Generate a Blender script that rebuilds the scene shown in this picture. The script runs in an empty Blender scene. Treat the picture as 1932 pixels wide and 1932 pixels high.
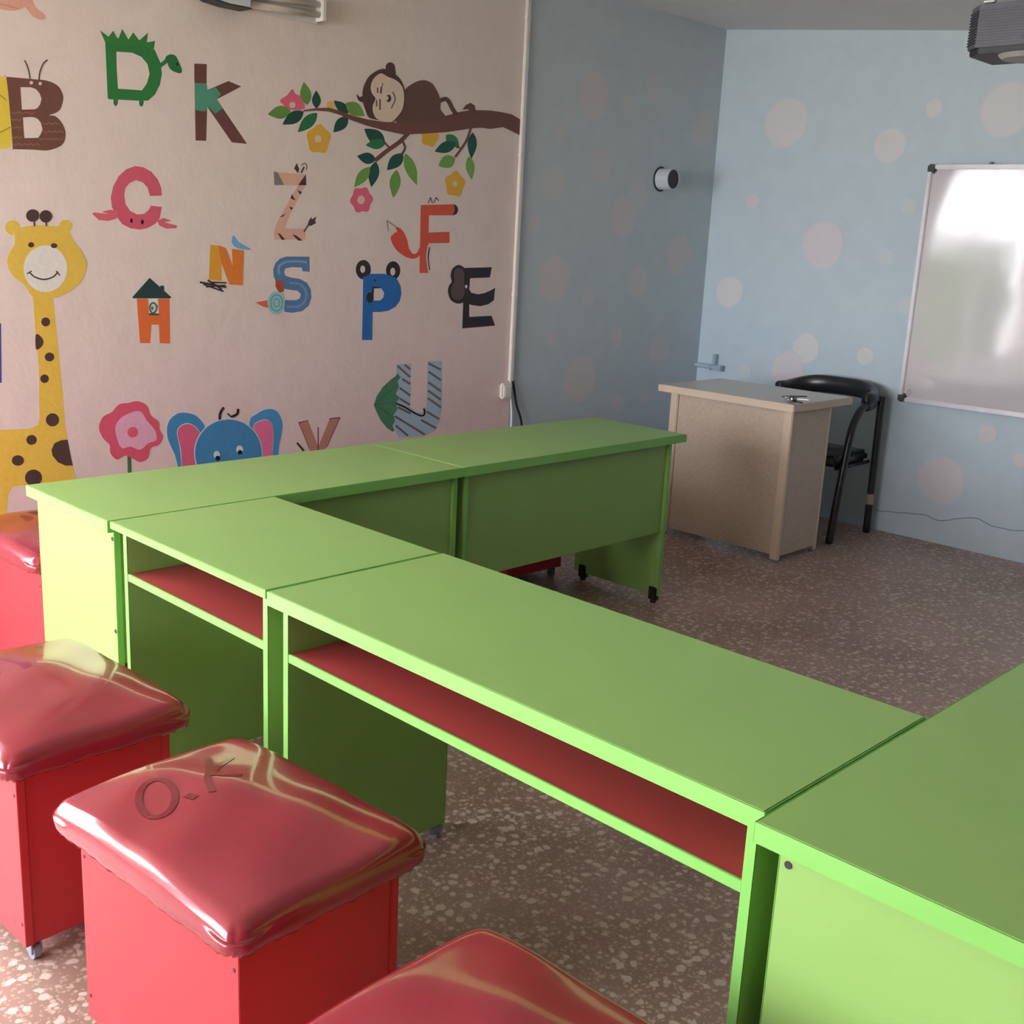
import bpy, bmesh, math, random
from mathutils import Vector, Matrix
from mathutils.geometry import tessellate_polygon
random.seed(7)
scene = bpy.context.scene
COL = scene.collection
PI = math.pi

# ------------------------------------------------------------------ camera
cam_d = bpy.data.cameras.new('camera')
cam_d.sensor_fit = 'HORIZONTAL'
cam_d.sensor_width = 36.0
cam_d.lens = 2119.8 / 1932 * 36.0
cam_d.clip_start = 0.02
cam = bpy.data.objects.new('camera', cam_d)
COL.objects.link(cam)
yaw, pitch, roll = math.radians(44.0921), math.radians(-13.8565), math.radians(2.8435)
fw = Vector((math.cos(yaw) * math.cos(pitch), math.sin(yaw) * math.cos(pitch), math.sin(pitch)))
rt = Vector((math.sin(yaw), -math.cos(yaw), 0))
up = rt.cross(fw)
r2 = rt * math.cos(roll) + up * math.sin(roll)
u2 = -rt * math.sin(roll) + up * math.cos(roll)
M = Matrix((r2, u2, -fw)).transposed().to_4x4()
M.translation = Vector((-1.3349, -1.0108, 1.5496))
cam.matrix_world = M
scene.camera = cam

# ------------------------------------------------------------------ light and exposure
X_WALL, Y_WALL, X_REAR, Y_NEAR = 4.65, 3.20, -3.60, -4.60
WIN1 = (-3.52, -0.45, 0.50, 2.22)      # x0 x1 z0 z1, opening in the mural wall left of the view
WIN2 = (0.20, 3.12, 0.45, 2.30)        # y0 y1 z0 z1, opening in the rear wall
world = bpy.data.worlds.new('world')
scene.world = world
world.use_nodes = True
bg = world.node_tree.nodes['Background']
bg.inputs[0].default_value = (0.97, 0.96, 1.0, 1)
bg.inputs[1].default_value = 7.0
def portal(name, loc, rot, sx, sy):
    l = bpy.data.lights.new(name, 'AREA')
    l.shape = 'RECTANGLE'; l.size = sx; l.size_y = sy
    l.cycles.is_portal = True
    o = bpy.data.objects.new(name, l); COL.objects.link(o)
    o.location = loc; o.rotation_euler = rot
portal('daylight_portal', ((WIN1[0] + WIN1[1]) / 2, Y_WALL + 0.08, (WIN1[2] + WIN1[3]) / 2), (-PI / 2, 0, 0), WIN1[1] - WIN1[0], WIN1[3] - WIN1[2])
portal('daylight_portal', (X_REAR - 0.08, (WIN2[0] + WIN2[1]) / 2, (WIN2[2] + WIN2[3]) / 2), (0, -PI / 2, 0), WIN2[3] - WIN2[2], WIN2[1] - WIN2[0])
vs = scene.view_settings
vs.view_transform = 'Standard'; vs.look = 'None'; vs.exposure = 1.22; vs.gamma = 1.0
vs.use_curve_mapping = False
scene.cycles.use_denoising = True
scene.cycles.max_bounces = 7
scene.cycles.use_adaptive_sampling = True
scene.cycles.adaptive_threshold = 0.08
scene.cycles.adaptive_min_samples = 16
scene.cycles.diffuse_bounces = 4
scene.cycles.glossy_bounces = 3
scene.cycles.sample_clamp_indirect = 6.0

# ------------------------------------------------------------------ materials
MATS = {}
def srgb(r, g, b):
    f = lambda x: x / 12.92 if x <= 0.04045 else ((x + 0.055) / 1.055) ** 2.4
    return tuple(f(v / 255) for v in (r, g, b)) + (1,)
def new_mat(name):
    m = bpy.data.materials.new(name); m.use_nodes = True
    nt = m.node_tree
    return m, nt, nt.nodes['Principled BSDF']
def mat(name, col, rough=0.5, metal=0.0, spec=0.5, var=0.06, scale=18, bump=0.0, bscale=60, coat=0.0, coords='Object'):
    if name in MATS: return MATS[name]
    m, nt, b = new_mat(name)
    N, L = nt.nodes, nt.links
    tc = N.new('ShaderNodeTexCoord'); nz = N.new('ShaderNodeTexNoise')
    nz.inputs['Scale'].default_value = scale; nz.inputs['Detail'].default_value = 4
    L.new(tc.outputs[coords], nz.inputs['Vector'])
    mx = N.new('ShaderNodeMix'); mx.data_type = 'RGBA'
    lo = tuple(max(0, c * (1 - var)) for c in col[:3]) + (1,)
    hi = tuple(min(1, c * (1 + var)) for c in col[:3]) + (1,)
    mx.inputs[6].default_value = lo; mx.inputs[7].default_value = hi
    L.new(nz.outputs['Fac'], mx.inputs[0]); L.new(mx.outputs[2], b.inputs['Base Color'])
    b.inputs['Roughness'].default_value = rough; b.inputs['Metallic'].default_value = metal
    b.inputs['Specular IOR Level'].default_value = spec
    if coat: b.inputs['Coat Weight'].default_value = coat; b.inputs['Coat Roughness'].default_value = 0.06
    if bump:
        n2 = N.new('ShaderNodeTexNoise'); n2.inputs['Scale'].default_value = bscale; n2.inputs['Detail'].default_value = 3
        L.new(tc.outputs[coords], n2.inputs['Vector'])
        bp = N.new('ShaderNodeBump'); bp.inputs['Strength'].default_value = bump; bp.inputs['Distance'].default_value = 0.01
        L.new(n2.outputs['Fac'], bp.inputs['Height']); L.new(bp.outputs[0], b.inputs['Normal'])
    MATS[name] = m
    return m
def ramp(N, stops):
    r = N.new('ShaderNodeValToRGB')
    e = r.color_ramp.elements
    while len(e) > 1: e.remove(e[-1])
    e[0].position = stops[0][0]; e[0].color = stops[0][1]
    for p, c in stops[1:]:
        k = e.new(p); k.color = c
    return r

def terrazzo():
    m, nt, b = new_mat('terrazzo_floor')
    N, L = nt.nodes, nt.links
    tc = N.new('ShaderNodeTexCoord')
    warp = N.new('ShaderNodeTexNoise'); warp.inputs['Scale'].default_value = 30; warp.inputs['Detail'].default_value = 2
    L.new(tc.outputs['Object'], warp.inputs['Vector'])
    wm = N.new('ShaderNodeVectorMath'); wm.operation = 'MULTIPLY_ADD'
    L.new(warp.outputs['Color'], wm.inputs[0]); wm.inputs[1].default_value = (0.022, 0.022, 0); L.new(tc.outputs['Object'], wm.inputs[2])
    base = N.new('ShaderNodeTexNoise'); base.inputs['Scale'].default_value = 1.7; base.inputs['Detail'].default_value = 3
    L.new(tc.outputs['Object'], base.inputs['Vector'])
    rb = ramp(N, [(0.30, FLOOR_DARK), (0.52, FLOOR_MID), (0.72, FLOOR_PINK)])
    L.new(base.outputs['Fac'], rb.inputs[0])
    prev = rb.outputs[0]
    for sc, thr, col, rr in ((120, 0.40, FLOOR_CHIP3, 0.42), (62, 0.36, FLOOR_CHIP2, 0.38), (33, 0.44, FLOOR_CHIP, 0.36)):
        v = N.new('ShaderNodeTexVoronoi'); v.voronoi_dimensions = '2D'; v.inputs['Scale'].default_value = sc
        L.new(wm.outputs[0], v.inputs['Vector'])
        sep = N.new('ShaderNodeSeparateColor'); L.new(v.outputs['Color'], sep.inputs[0])
        a = N.new('ShaderNodeMath'); a.operation = 'LESS_THAN'; L.new(sep.outputs[0], a.inputs[0]); a.inputs[1].default_value = thr
        # chip radius varies with the cell's own random value
        rad = N.new('ShaderNodeMath'); rad.operation = 'MULTIPLY_ADD'; L.new(sep.outputs[1], rad.inputs[0]); rad.inputs[1].default_value = 0.22; rad.inputs[2].default_value = rr - 0.14
        d = N.new('ShaderNodeMath'); d.operation = 'SUBTRACT'; L.new(rad.outputs[0], d.inputs[0]); L.new(v.outputs['Distance'], d.inputs[1])
        s = N.new('ShaderNodeMath'); s.operation = 'MULTIPLY'; s.use_clamp = True; L.new(d.outputs[0], s.inputs[0]); s.inputs[1].default_value = 12
        f = N.new('ShaderNodeMath'); f.operation = 'MULTIPLY'; L.new(s.outputs[0], f.inputs[0]); L.new(a.outputs[0], f.inputs[1])
        f2 = N.new('ShaderNodeMath'); f2.operation = 'MULTIPLY'; L.new(f.outputs[0], f2.inputs[0]); f2.inputs[1].default_value = 0.8
        mx = N.new('ShaderNodeMix'); mx.data_type = 'RGBA'
        L.new(f2.outputs[0], mx.inputs[0]); L.new(prev, mx.inputs[6]); mx.inputs[7].default_value = col
        prev = mx.outputs[2]
    L.new(prev, b.inputs['Base Color'])
    b.inputs['Roughness'].default_value = 0.36; b.inputs['Specular IOR Level'].default_value = 0.5
    return m
FLOOR_DARK = (0.27, 0.170, 0.125, 1); FLOOR_MID = (0.36, 0.240, 0.200, 1); FLOOR_PINK = (0.43, 0.290, 0.265, 1)
FLOOR_CHIP = (0.70, 0.60, 0.53, 1); FLOOR_CHIP2 = (0.58, 0.46, 0.37, 1); FLOOR_CHIP3 = (0.48, 0.37, 0.31, 1)

def plaster(name, stops, bump=0.35, mottling=0.05, dot=None):
    """wall paint: colour bands by height, uneven roller marks, plaster relief"""
    m, nt, b = new_mat(name)
    N, L = nt.nodes, nt.links
    tc = N.new('ShaderNodeTexCoord'); sp = N.new('ShaderNodeSeparateXYZ'); L.new(tc.outputs['Object'], sp.inputs[0])
    big = N.new('ShaderNodeTexNoise'); big.inputs['Scale'].default_value = 1.6; big.inputs['Detail'].default_value = 3
    L.new(tc.outputs['Object'], big.inputs['Vector'])
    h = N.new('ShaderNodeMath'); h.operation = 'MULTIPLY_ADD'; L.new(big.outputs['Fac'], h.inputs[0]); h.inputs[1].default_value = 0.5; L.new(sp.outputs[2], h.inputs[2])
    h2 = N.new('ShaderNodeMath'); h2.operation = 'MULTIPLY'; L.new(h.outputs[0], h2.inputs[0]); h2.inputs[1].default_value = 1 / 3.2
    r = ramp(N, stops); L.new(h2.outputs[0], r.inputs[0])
    sm = N.new('ShaderNodeTexNoise'); sm.inputs['Scale'].default_value = 9; sm.inputs['Detail'].default_value = 5
    L.new(tc.outputs['Object'], sm.inputs['Vector'])
    va = N.new('ShaderNodeMapRange'); L.new(sm.outputs['Fac'], va.inputs[0]); va.inputs[1].default_value = 0.3; va.inputs[2].default_value = 0.7
    va.inputs[3].default_value = 1 - mottling; va.inputs[4].default_value = 1 + mottling
    mu = N.new('ShaderNodeVectorMath'); mu.operation = 'SCALE'; L.new(r.outputs[0], mu.inputs[0]); L.new(va.outputs[0], mu.inputs['Scale'])
    col = mu.outputs[0]
    if dot:
        at = N.new('ShaderNodeAttribute'); at.attribute_name = 'rim'
        mr = N.new('ShaderNodeMapRange'); L.new(at.outputs['Fac'], mr.inputs[0]); mr.inputs[3].default_value = dot[1]; mr.inputs[4].default_value = 0.0
        dm = N.new('ShaderNodeMix'); dm.data_type = 'RGBA'; L.new(mr.outputs[0], dm.inputs[0]); L.new(col, dm.inputs[6]); dm.inputs[7].default_value = dot[0]
        col = dm.outputs[2]
    L.new(col, b.inputs['Base Color'])
    b.inputs['Roughness'].default_value = 0.62; b.inputs['Specular IOR Level'].default_value = 0.25
    mp = N.new('ShaderNodeMapping'); mp.inputs['Scale'].default_value = (1, 1, 0.8); L.new(tc.outputs['Object'], mp.inputs[0])
    n1 = N.new('ShaderNodeTexNoise'); n1.inputs['Scale'].default_value = 11; n1.inputs['Detail'].default_value = 6; n1.inputs['Roughness'].default_value = 0.55
    L.new(mp.outputs[0], n1.inputs['Vector'])
    bp = N.new('ShaderNodeBump'); bp.inputs['Strength'].default_value = bump; bp.inputs['Distance'].default_value = 0.012
    L.new(n1.outputs['Fac'], bp.inputs['Height']); L.new(bp.outputs[0], b.inputs['Normal'])
    return m
def weave(name, c1, c2):
    m, nt, b = new_mat(name)
    N, L = nt.nodes, nt.links
    tc = N.new('ShaderNodeTexCoord')
    outs = []
    for sc in ((420, 420, 40), (40, 40, 420)):
        mp = N.new('ShaderNodeMapping'); mp.inputs['Scale'].default_value = sc; L.new(tc.outputs['Object'], mp.inputs[0])
        n = N.new('ShaderNodeTexNoise'); n.inputs['Scale'].default_value = 1; n.inputs['Detail'].default_value = 2; L.new(mp.outputs[0], n.inputs['Vector'])
        outs.append(n.outputs['Fac'])
    a = N.new('ShaderNodeMath'); a.operation = 'ADD'; L.new(outs[0], a.inputs[0]); L.new(outs[1], a.inputs[1])
    r = N.new('ShaderNodeMapRange'); L.new(a.outputs[0], r.inputs[0]); r.inputs[1].default_value = 0.7; r.inputs[2].default_value = 1.3
    mx = N.new('ShaderNodeMix'); mx.data_type = 'RGBA'; L.new(r.outputs[0], mx.inputs[0]); mx.inputs[6].default_value = c1; mx.inputs[7].default_value = c2
    L.new(mx.outputs[2], b.inputs['Base Color']); b.inputs['Roughness'].default_value = 0.45
    return m

GREEN = mat('green_laminate', (0.265, 0.470, 0.130, 1), rough=0.36, spec=0.45, var=0.05, scale=7)
EDGE = mat('green_edge_band', (0.215, 0.530, 0.120, 1), rough=0.34, spec=0.45, var=0.04, scale=9)
RED_SHELF = mat('red_laminate_shelf', (0.38, 0.050, 0.052, 1), rough=0.42, var=0.06, scale=10)
RED_BOX = mat('red_laminate', (0.50, 0.036, 0.048, 1), rough=0.42, spec=0.4, var=0.05, scale=8)
VINYL = mat('red_vinyl_under_film', (0.27, 0.018, 0.034, 1), rough=0.22, spec=0.45, var=0.10, scale=9, bump=0.04, bscale=14, coat=0.6)
VINYL_MARK = mat('red_marker', (0.15, 0.004, 0.012, 1), rough=0.25, coat=0.6)
UNDER = mat('dark_underside', (0.06, 0.02, 0.02, 1), rough=0.8)
CASTER = mat('grey_plastic', srgb(128, 134, 148), rough=0.4, var=0.08)
BLACKP = mat('black_plastic', (0.012, 0.013, 0.014, 1), rough=0.4, var=0.2)
SCREW = mat('dark_screw', (0.03, 0.03, 0.028, 1), rough=0.5)
STEEL = mat('steel', (0.5, 0.5, 0.5, 1), rough=0.28, metal=1.0)
ALU = mat('aluminium', (0.40, 0.39, 0.41, 1), rough=0.42, metal=0.8)
WHITE = mat('white_plastic', (0.78, 0.75, 0.70, 1), rough=0.45, var=0.04)
BEIGE = mat('beige_edge', srgb(214, 196, 176), rough=0.45, var=0.06, scale=25)
BEIGE_TOP = mat('pale_desk_top', (0.60, 0.55, 0.49, 1), rough=0.30, var=0.05, scale=6)
BEIGE_WEAVE = weave('beige_woven_laminate', (0.47, 0.375, 0.30, 1), (0.66, 0.56, 0.465, 1))
CHAIR_BLACK = mat('black_vinyl', (0.020, 0.022, 0.025, 1), rough=0.28, spec=0.6, var=0.2)
TAPE = mat('tan_tape', (0.42, 0.35, 0.26, 1), rough=0.6)

# ------------------------------------------------------------------ mesh helpers
def tag(o, label=None, cat=None, group=None, kind=None):
    if label: o['label'] = label
    if cat: o['category'] = cat
    if group: o['group'] = group
    if kind: o['kind'] = kind
    return o
def empty(name, loc, rz=0.0):
    o = bpy.data.objects.new(name, None); COL.objects.link(o)
    o.empty_display_size = 0.05
    o.location = loc; o.rotation_euler = (0, 0, rz)
    return o
def link(name, me, m, parent=None, smooth=False):
    if m: me.materials.append(m)
    if smooth: me.polygons.foreach_set('use_smooth', [True] * len(me.polygons))
    o = bpy.data.objects.new(name, me); COL.objects.link(o)
    if parent: o.parent = parent
    return o
def bm_mesh(name, bm):
    bmesh.ops.recalc_face_normals(bm, faces=bm.faces)
    me = bpy.data.meshes.new(name); bm.to_mesh(me); bm.free(); return me
def add_box(bm, lo, hi, bev=0.0):
    vs = [bm.verts.new((x, y, z)) for x in (lo[0], hi[0]) for y in (lo[1], hi[1]) for z in (lo[2], hi[2])]
    fs = [bm.faces.new([vs[i] for i in f]) for f in ((0, 1, 3, 2), (4, 6, 7, 5), (0, 4, 5, 1), (2, 3, 7, 6), (0, 2, 6, 4), (1, 5, 7, 3))]
    if bev:
        es = list({e for f in fs for e in f.edges})
        bmesh.ops.bevel(bm, geom=es, offset=bev, segments=2, affect='EDGES', clamp_overlap=True)
def box(name, lo, hi, m, parent=None, bev=0.0015):
    bm = bmesh.new(); add_box(bm, lo, hi, bev)
    return link(name, bm_mesh(name, bm), m, parent)
def prism(name, pts, axis, a, b, m, parent=None, bev=0.0):
    """outline pts in the two other axes, extruded along axis from a to b"""
    bm = bmesh.new()
    def P(p, t):
        return {'x': (t, p[0], p[1]), 'y': (p[0], t, p[1]), 'z': (p[0], p[1], t)}[axis]
    v0 = [bm.verts.new(P(p, a)) for p in pts]; v1 = [bm.verts.new(P(p, b)) for p in pts]
    n = len(pts)
    bm.faces.new(v0); bm.faces.new(v1[::-1])
    for i in range(n): bm.faces.new((v0[i], v0[(i + 1) % n], v1[(i + 1) % n], v1[i]))
    if bev: bmesh.ops.bevel(bm, geom=list(bm.edges), offset=bev, segments=2, affect='EDGES', clamp_overlap=True)
    return link(name, bm_mesh(name, bm), m, parent)
def spline(P, n=5):
    P = [Vector(p) for p in P]; out = []
    for i in range(len(P) - 1):
        p0, p1, p2, p3 = P[max(i - 1, 0)], P[i], P[i + 1], P[min(i + 2, len(P) - 1)]
        for j in range(n):
            t = j / n
            out.append(0.5 * (2 * p1 + (p2 - p0) * t + (2 * p0 - 5 * p1 + 4 * p2 - p3) * t * t + (3 * p1 - p0 - 3 * p2 + p3) * t ** 3))
    out.append(P[-1]); return out
def add_tube(bm, P, r, n=10, flat=1.0):
    P = [Vector(p) for p in P]; rings = []
    nrm = None
    for i, p in enumerate(P):
        d = (P[min(i + 1, len(P) - 1)] - P[max(i - 1, 0)]).normalized()
        if nrm is None: nrm = d.orthogonal().normalized()
        nrm = (nrm - d * nrm.dot(d)).normalized()
        bi = d.cross(nrm)
        rings.append([bm.verts.new(p + (nrm * math.cos(2 * PI * k / n) + bi * math.sin(2 * PI * k / n) * flat) * r) for k in range(n)])
    for a, b in zip(rings, rings[1:]):
        for k in range(n): bm.faces.new((a[k], a[(k + 1) % n], b[(k + 1) % n], b[k]))
    bm.faces.new(rings[0][::-1]); bm.faces.new(rings[-1])
def tube(name, P, r, m, parent=None, n=10):
    bm = bmesh.new(); add_tube(bm, P, r, n)
    return link(name, bm_mesh(name, bm), m, parent, True)
def cyl(name, a, b, r, m, parent=None, n=20):
    bm = bmesh.new(); add_tube(bm, [a, b], r, n)
    return link(name, bm_mesh(name, bm), m, parent)
def copy_tree(o, parent=None):
    c = o.copy(); COL.objects.link(c); c.parent = parent
    for ch in o.children: copy_tree(ch, c)
    return c
def paint_slab(name, loops, y_back, y_front, m, parent):
    """a coat of paint on the mural wall: outline (and holes) in wall x,z, given its own small thickness"""
    veclists = [[Vector((p[0], p[1], 0)) for p in l] for l in loops]
    tris = tessellate_polygon(veclists)
    flat = [p for l in loops for p in l]; n = len(flat)
    vs = [(p[0], y_front, p[1]) for p in flat] + [(p[0], y_back, p[1]) for p in flat]
    fs = []
    for t in tris:
        a, b, c = (Vector((flat[i][0], flat[i][1])) for i in t)
        if (b - a).cross(c - a) < 0: t = (t[0], t[2], t[1])
        fs.append(tuple(t))
    k = 0
    for l in loops:
        q = len(l)
        for i in range(q): fs.append((k + i, k + (i + 1) % q, n + k + (i + 1) % q, n + k + i))
        k += q
    me = bpy.data.meshes.new(name); me.from_pydata(vs, [], fs); me.validate(); me.update()
    return link(name, me, m, parent)

# ------------------------------------------------------------------ the room
def struct(o): return tag(o, kind='structure')
struct(box('floor', (X_REAR - 0.15, Y_NEAR - 0.15, -0.12), (X_WALL + 0.15, Y_WALL + 0.15, 0.0), terrazzo(), None, 0))
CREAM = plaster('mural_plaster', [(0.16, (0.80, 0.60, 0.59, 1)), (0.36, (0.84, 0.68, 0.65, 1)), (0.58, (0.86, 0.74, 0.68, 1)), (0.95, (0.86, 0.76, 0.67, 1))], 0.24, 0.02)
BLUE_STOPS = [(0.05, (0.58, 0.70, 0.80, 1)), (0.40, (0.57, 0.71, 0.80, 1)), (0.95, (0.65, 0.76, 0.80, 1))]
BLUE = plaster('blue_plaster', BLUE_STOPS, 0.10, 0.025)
BLUE_M_STOPS = [(0.05, (0.53, 0.63, 0.72, 1)), (0.45, (0.57, 0.66, 0.70, 1)), (0.95, (0.62, 0.68, 0.70, 1))]  # blue greyed to carry the warm bounced light on this wall
BLUE_M = plaster('blue_plaster_bounce_tint', BLUE_M_STOPS, 0.12, 0.03)
X_SPLIT = 2.945
# mural wall with the window opening left of the view
bm = bmesh.new()
x0, x1, z0, z1 = WIN1
TOPZ = 2.95
for lo, hi in (((X_REAR - 0.15, 0), (x0, TOPZ)), ((x1, 0), (X_SPLIT, TOPZ)), ((x0, 0), (x1, z0)), ((x0, z1), (x1, TOPZ))):
    add_box(bm, (lo[0], Y_WALL, lo[1]), (hi[0], Y_WALL + 0.15, hi[1]))
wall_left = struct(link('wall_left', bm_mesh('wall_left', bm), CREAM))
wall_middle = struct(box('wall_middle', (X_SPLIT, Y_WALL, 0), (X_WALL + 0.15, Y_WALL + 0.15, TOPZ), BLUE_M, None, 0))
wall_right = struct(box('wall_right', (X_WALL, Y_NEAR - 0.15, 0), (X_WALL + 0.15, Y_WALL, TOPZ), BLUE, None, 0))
bm = bmesh.new()
y0, y1, z0, z1 = WIN2
for lo, hi in (((Y_NEAR - 0.15, 0), (y0, TOPZ)), ((y1, 0), (Y_WALL, TOPZ)), ((y0, 0), (y1, z0)), ((y0, z1), (y1, TOPZ))):
    add_box(bm, (X_REAR - 0.15, lo[0], lo[1]), (X_REAR, hi[0], hi[1]))
struct(link('wall_rear', bm_mesh('wall_rear', bm), CREAM))
struct(box('wall_near', (X_REAR, Y_NEAR - 0.15, 0), (X_WALL, Y_NEAR, TOPZ), plaster('near_wall_plaster', [(0.1, (0.13, 0.10, 0.09, 1)), (0.9, (0.22, 0.19, 0.17, 1))]), None, 0))
# ceiling: highest along the mural wall, then dips and runs level
CEIL = mat('ceiling_paint', (0.78, 0.78, 0.77, 1), rough=0.8, var=0.04, scale=3, bump=0.06, bscale=8)
bm = bmesh.new()
prof = [(Y_WALL + 0.15, 2.812), (1.55, 2.660), (Y_NEAR - 0.15, 2.640)]
for xa, xb in ((X_REAR - 0.15, X_WALL + 0.15),):
    va = [bm.verts.new((xa, y, z)) for y, z in prof] + [bm.verts.new((xa, y, z + 0.12)) for y, z in prof[::-1]]
    vb = [bm.verts.new((xb, y, z)) for y, z in prof] + [bm.verts.new((xb, y, z + 0.12)) for y, z in prof[::-1]]
    n = len(va)
    bm.faces.new(va); bm.faces.new(vb[::-1])
    for i in range(n): bm.faces.new((va[i], va[(i + 1) % n], vb[(i + 1) % n], vb[i]))
struct(link('ceiling', bm_mesh('ceiling', bm), CEIL))
# window frames of the two openings (outside the view; seen in the whiteboard)
FRAME = mat('window_frame_paint', (0.55, 0.56, 0.57, 1), rough=0.4)
def frame_rect(name, plane, a0, a1, b0, b1, depth0, depth1, t, mullions):
    root = struct(empty(name, (0, 0, 0)))
    def bar(lo, hi):
        if plane == 'y': box('frame_bar', (lo[0], depth0, lo[1]), (hi[0], depth1, hi[1]), FRAME, root, 0.003)
        else: box('frame_bar', (depth0, lo[0], lo[1]), (depth1, hi[0], hi[1]), FRAME, root, 0.003)
    bar((a0, b0), (a1, b0 + t)); bar((a0, b1 - t), (a1, b1)); bar((a0, b0 + t), (a0 + t, b1 - t)); bar((a1 - t, b0 + t), (a1, b1 - t))
    for k in mullions: bar((k - t / 2, b0 + t), (k + t / 2, b1 - t))
frame_rect('window_1', 'y', *WIN1, Y_WALL + 0.02, Y_WALL + 0.06, 0.04, [-2.50, -1.47])
frame_rect('window_2', 'x', *WIN2, X_REAR - 0.06, X_REAR - 0.02, 0.04, [1.13, 2.07])
# the yard outside the windows
struct(box('ground_outside', (-14, -8, -0.45), (8, 16, -0.40), mat('yard_ground', (0.30, 0.30, 0.24, 1), rough=0.9, var=0.2, scale=2), None, 0))
sr = empty('garden_shrub', (-4.05, 4.00, -0.40))
tag(sr, 'green garden shrub outside the window mirrored in the whiteboard', 'shrub')
bm = bmesh.new()
for k in range(900):
    a, q = random.uniform(0, 2 * PI), random.uniform(-0.85, 1)
    rr = random.uniform(0.75, 1.0); w = math.sqrt(1 - q * q)
    c = Vector((0.42 * rr * w * math.cos(a), 0.50 * rr * w * math.sin(a), 1.25 + 1.05 * rr * q))
    d = Vector((random.uniform(-1, 1), random.uniform(-1, 1), random.uniform(-.4, 1))).normalized(); e = d.orthogonal().normalized(); l = random.uniform(0.06, 0.10)
    vs_ = [bm.verts.new(c), bm.verts.new(c + d * l * .5 + e * l * .28), bm.verts.new(c + d * l), bm.verts.new(c + d * l * .5 - e * l * .28)]
    bm.faces.new(vs_)
fo = link('foliage', bm_mesh('foliage', bm), mat('shrub_leaves', (0.17, 0.30, 0.08, 1), rough=0.6, var=0.4, scale=9), sr)
tag(fo, kind='stuff')
bm = bmesh.new()
bmesh.ops.create_icosphere(bm, subdivisions=3, radius=1.0)
for v in bm.verts:
    k = 0.86 + random.uniform(-.05, .05); v.co = Vector((v.co.x * 0.38 * k, v.co.y * 0.45 * k, 1.25 + v.co.z * 0.95 * k))
link('inner_foliage', bm_mesh('inner_foliage', bm), mat('shrub_inner', (0.09, 0.17, 0.04, 1), rough=0.9, var=0.4, scale=14, bump=0.6, bscale=25), sr)
for k in range(5): tube('stem', [(0.03 * math.cos(k * 1.25), 0.03 * math.sin(k * 1.25), 0), (0.12 * math.cos(k * 1.25), 0.12 * math.sin(k * 1.25), 0.8)], 0.018, mat('shrub_bark', (0.12, 0.08, 0.05, 1), rough=0.9), sr, 6)

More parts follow.
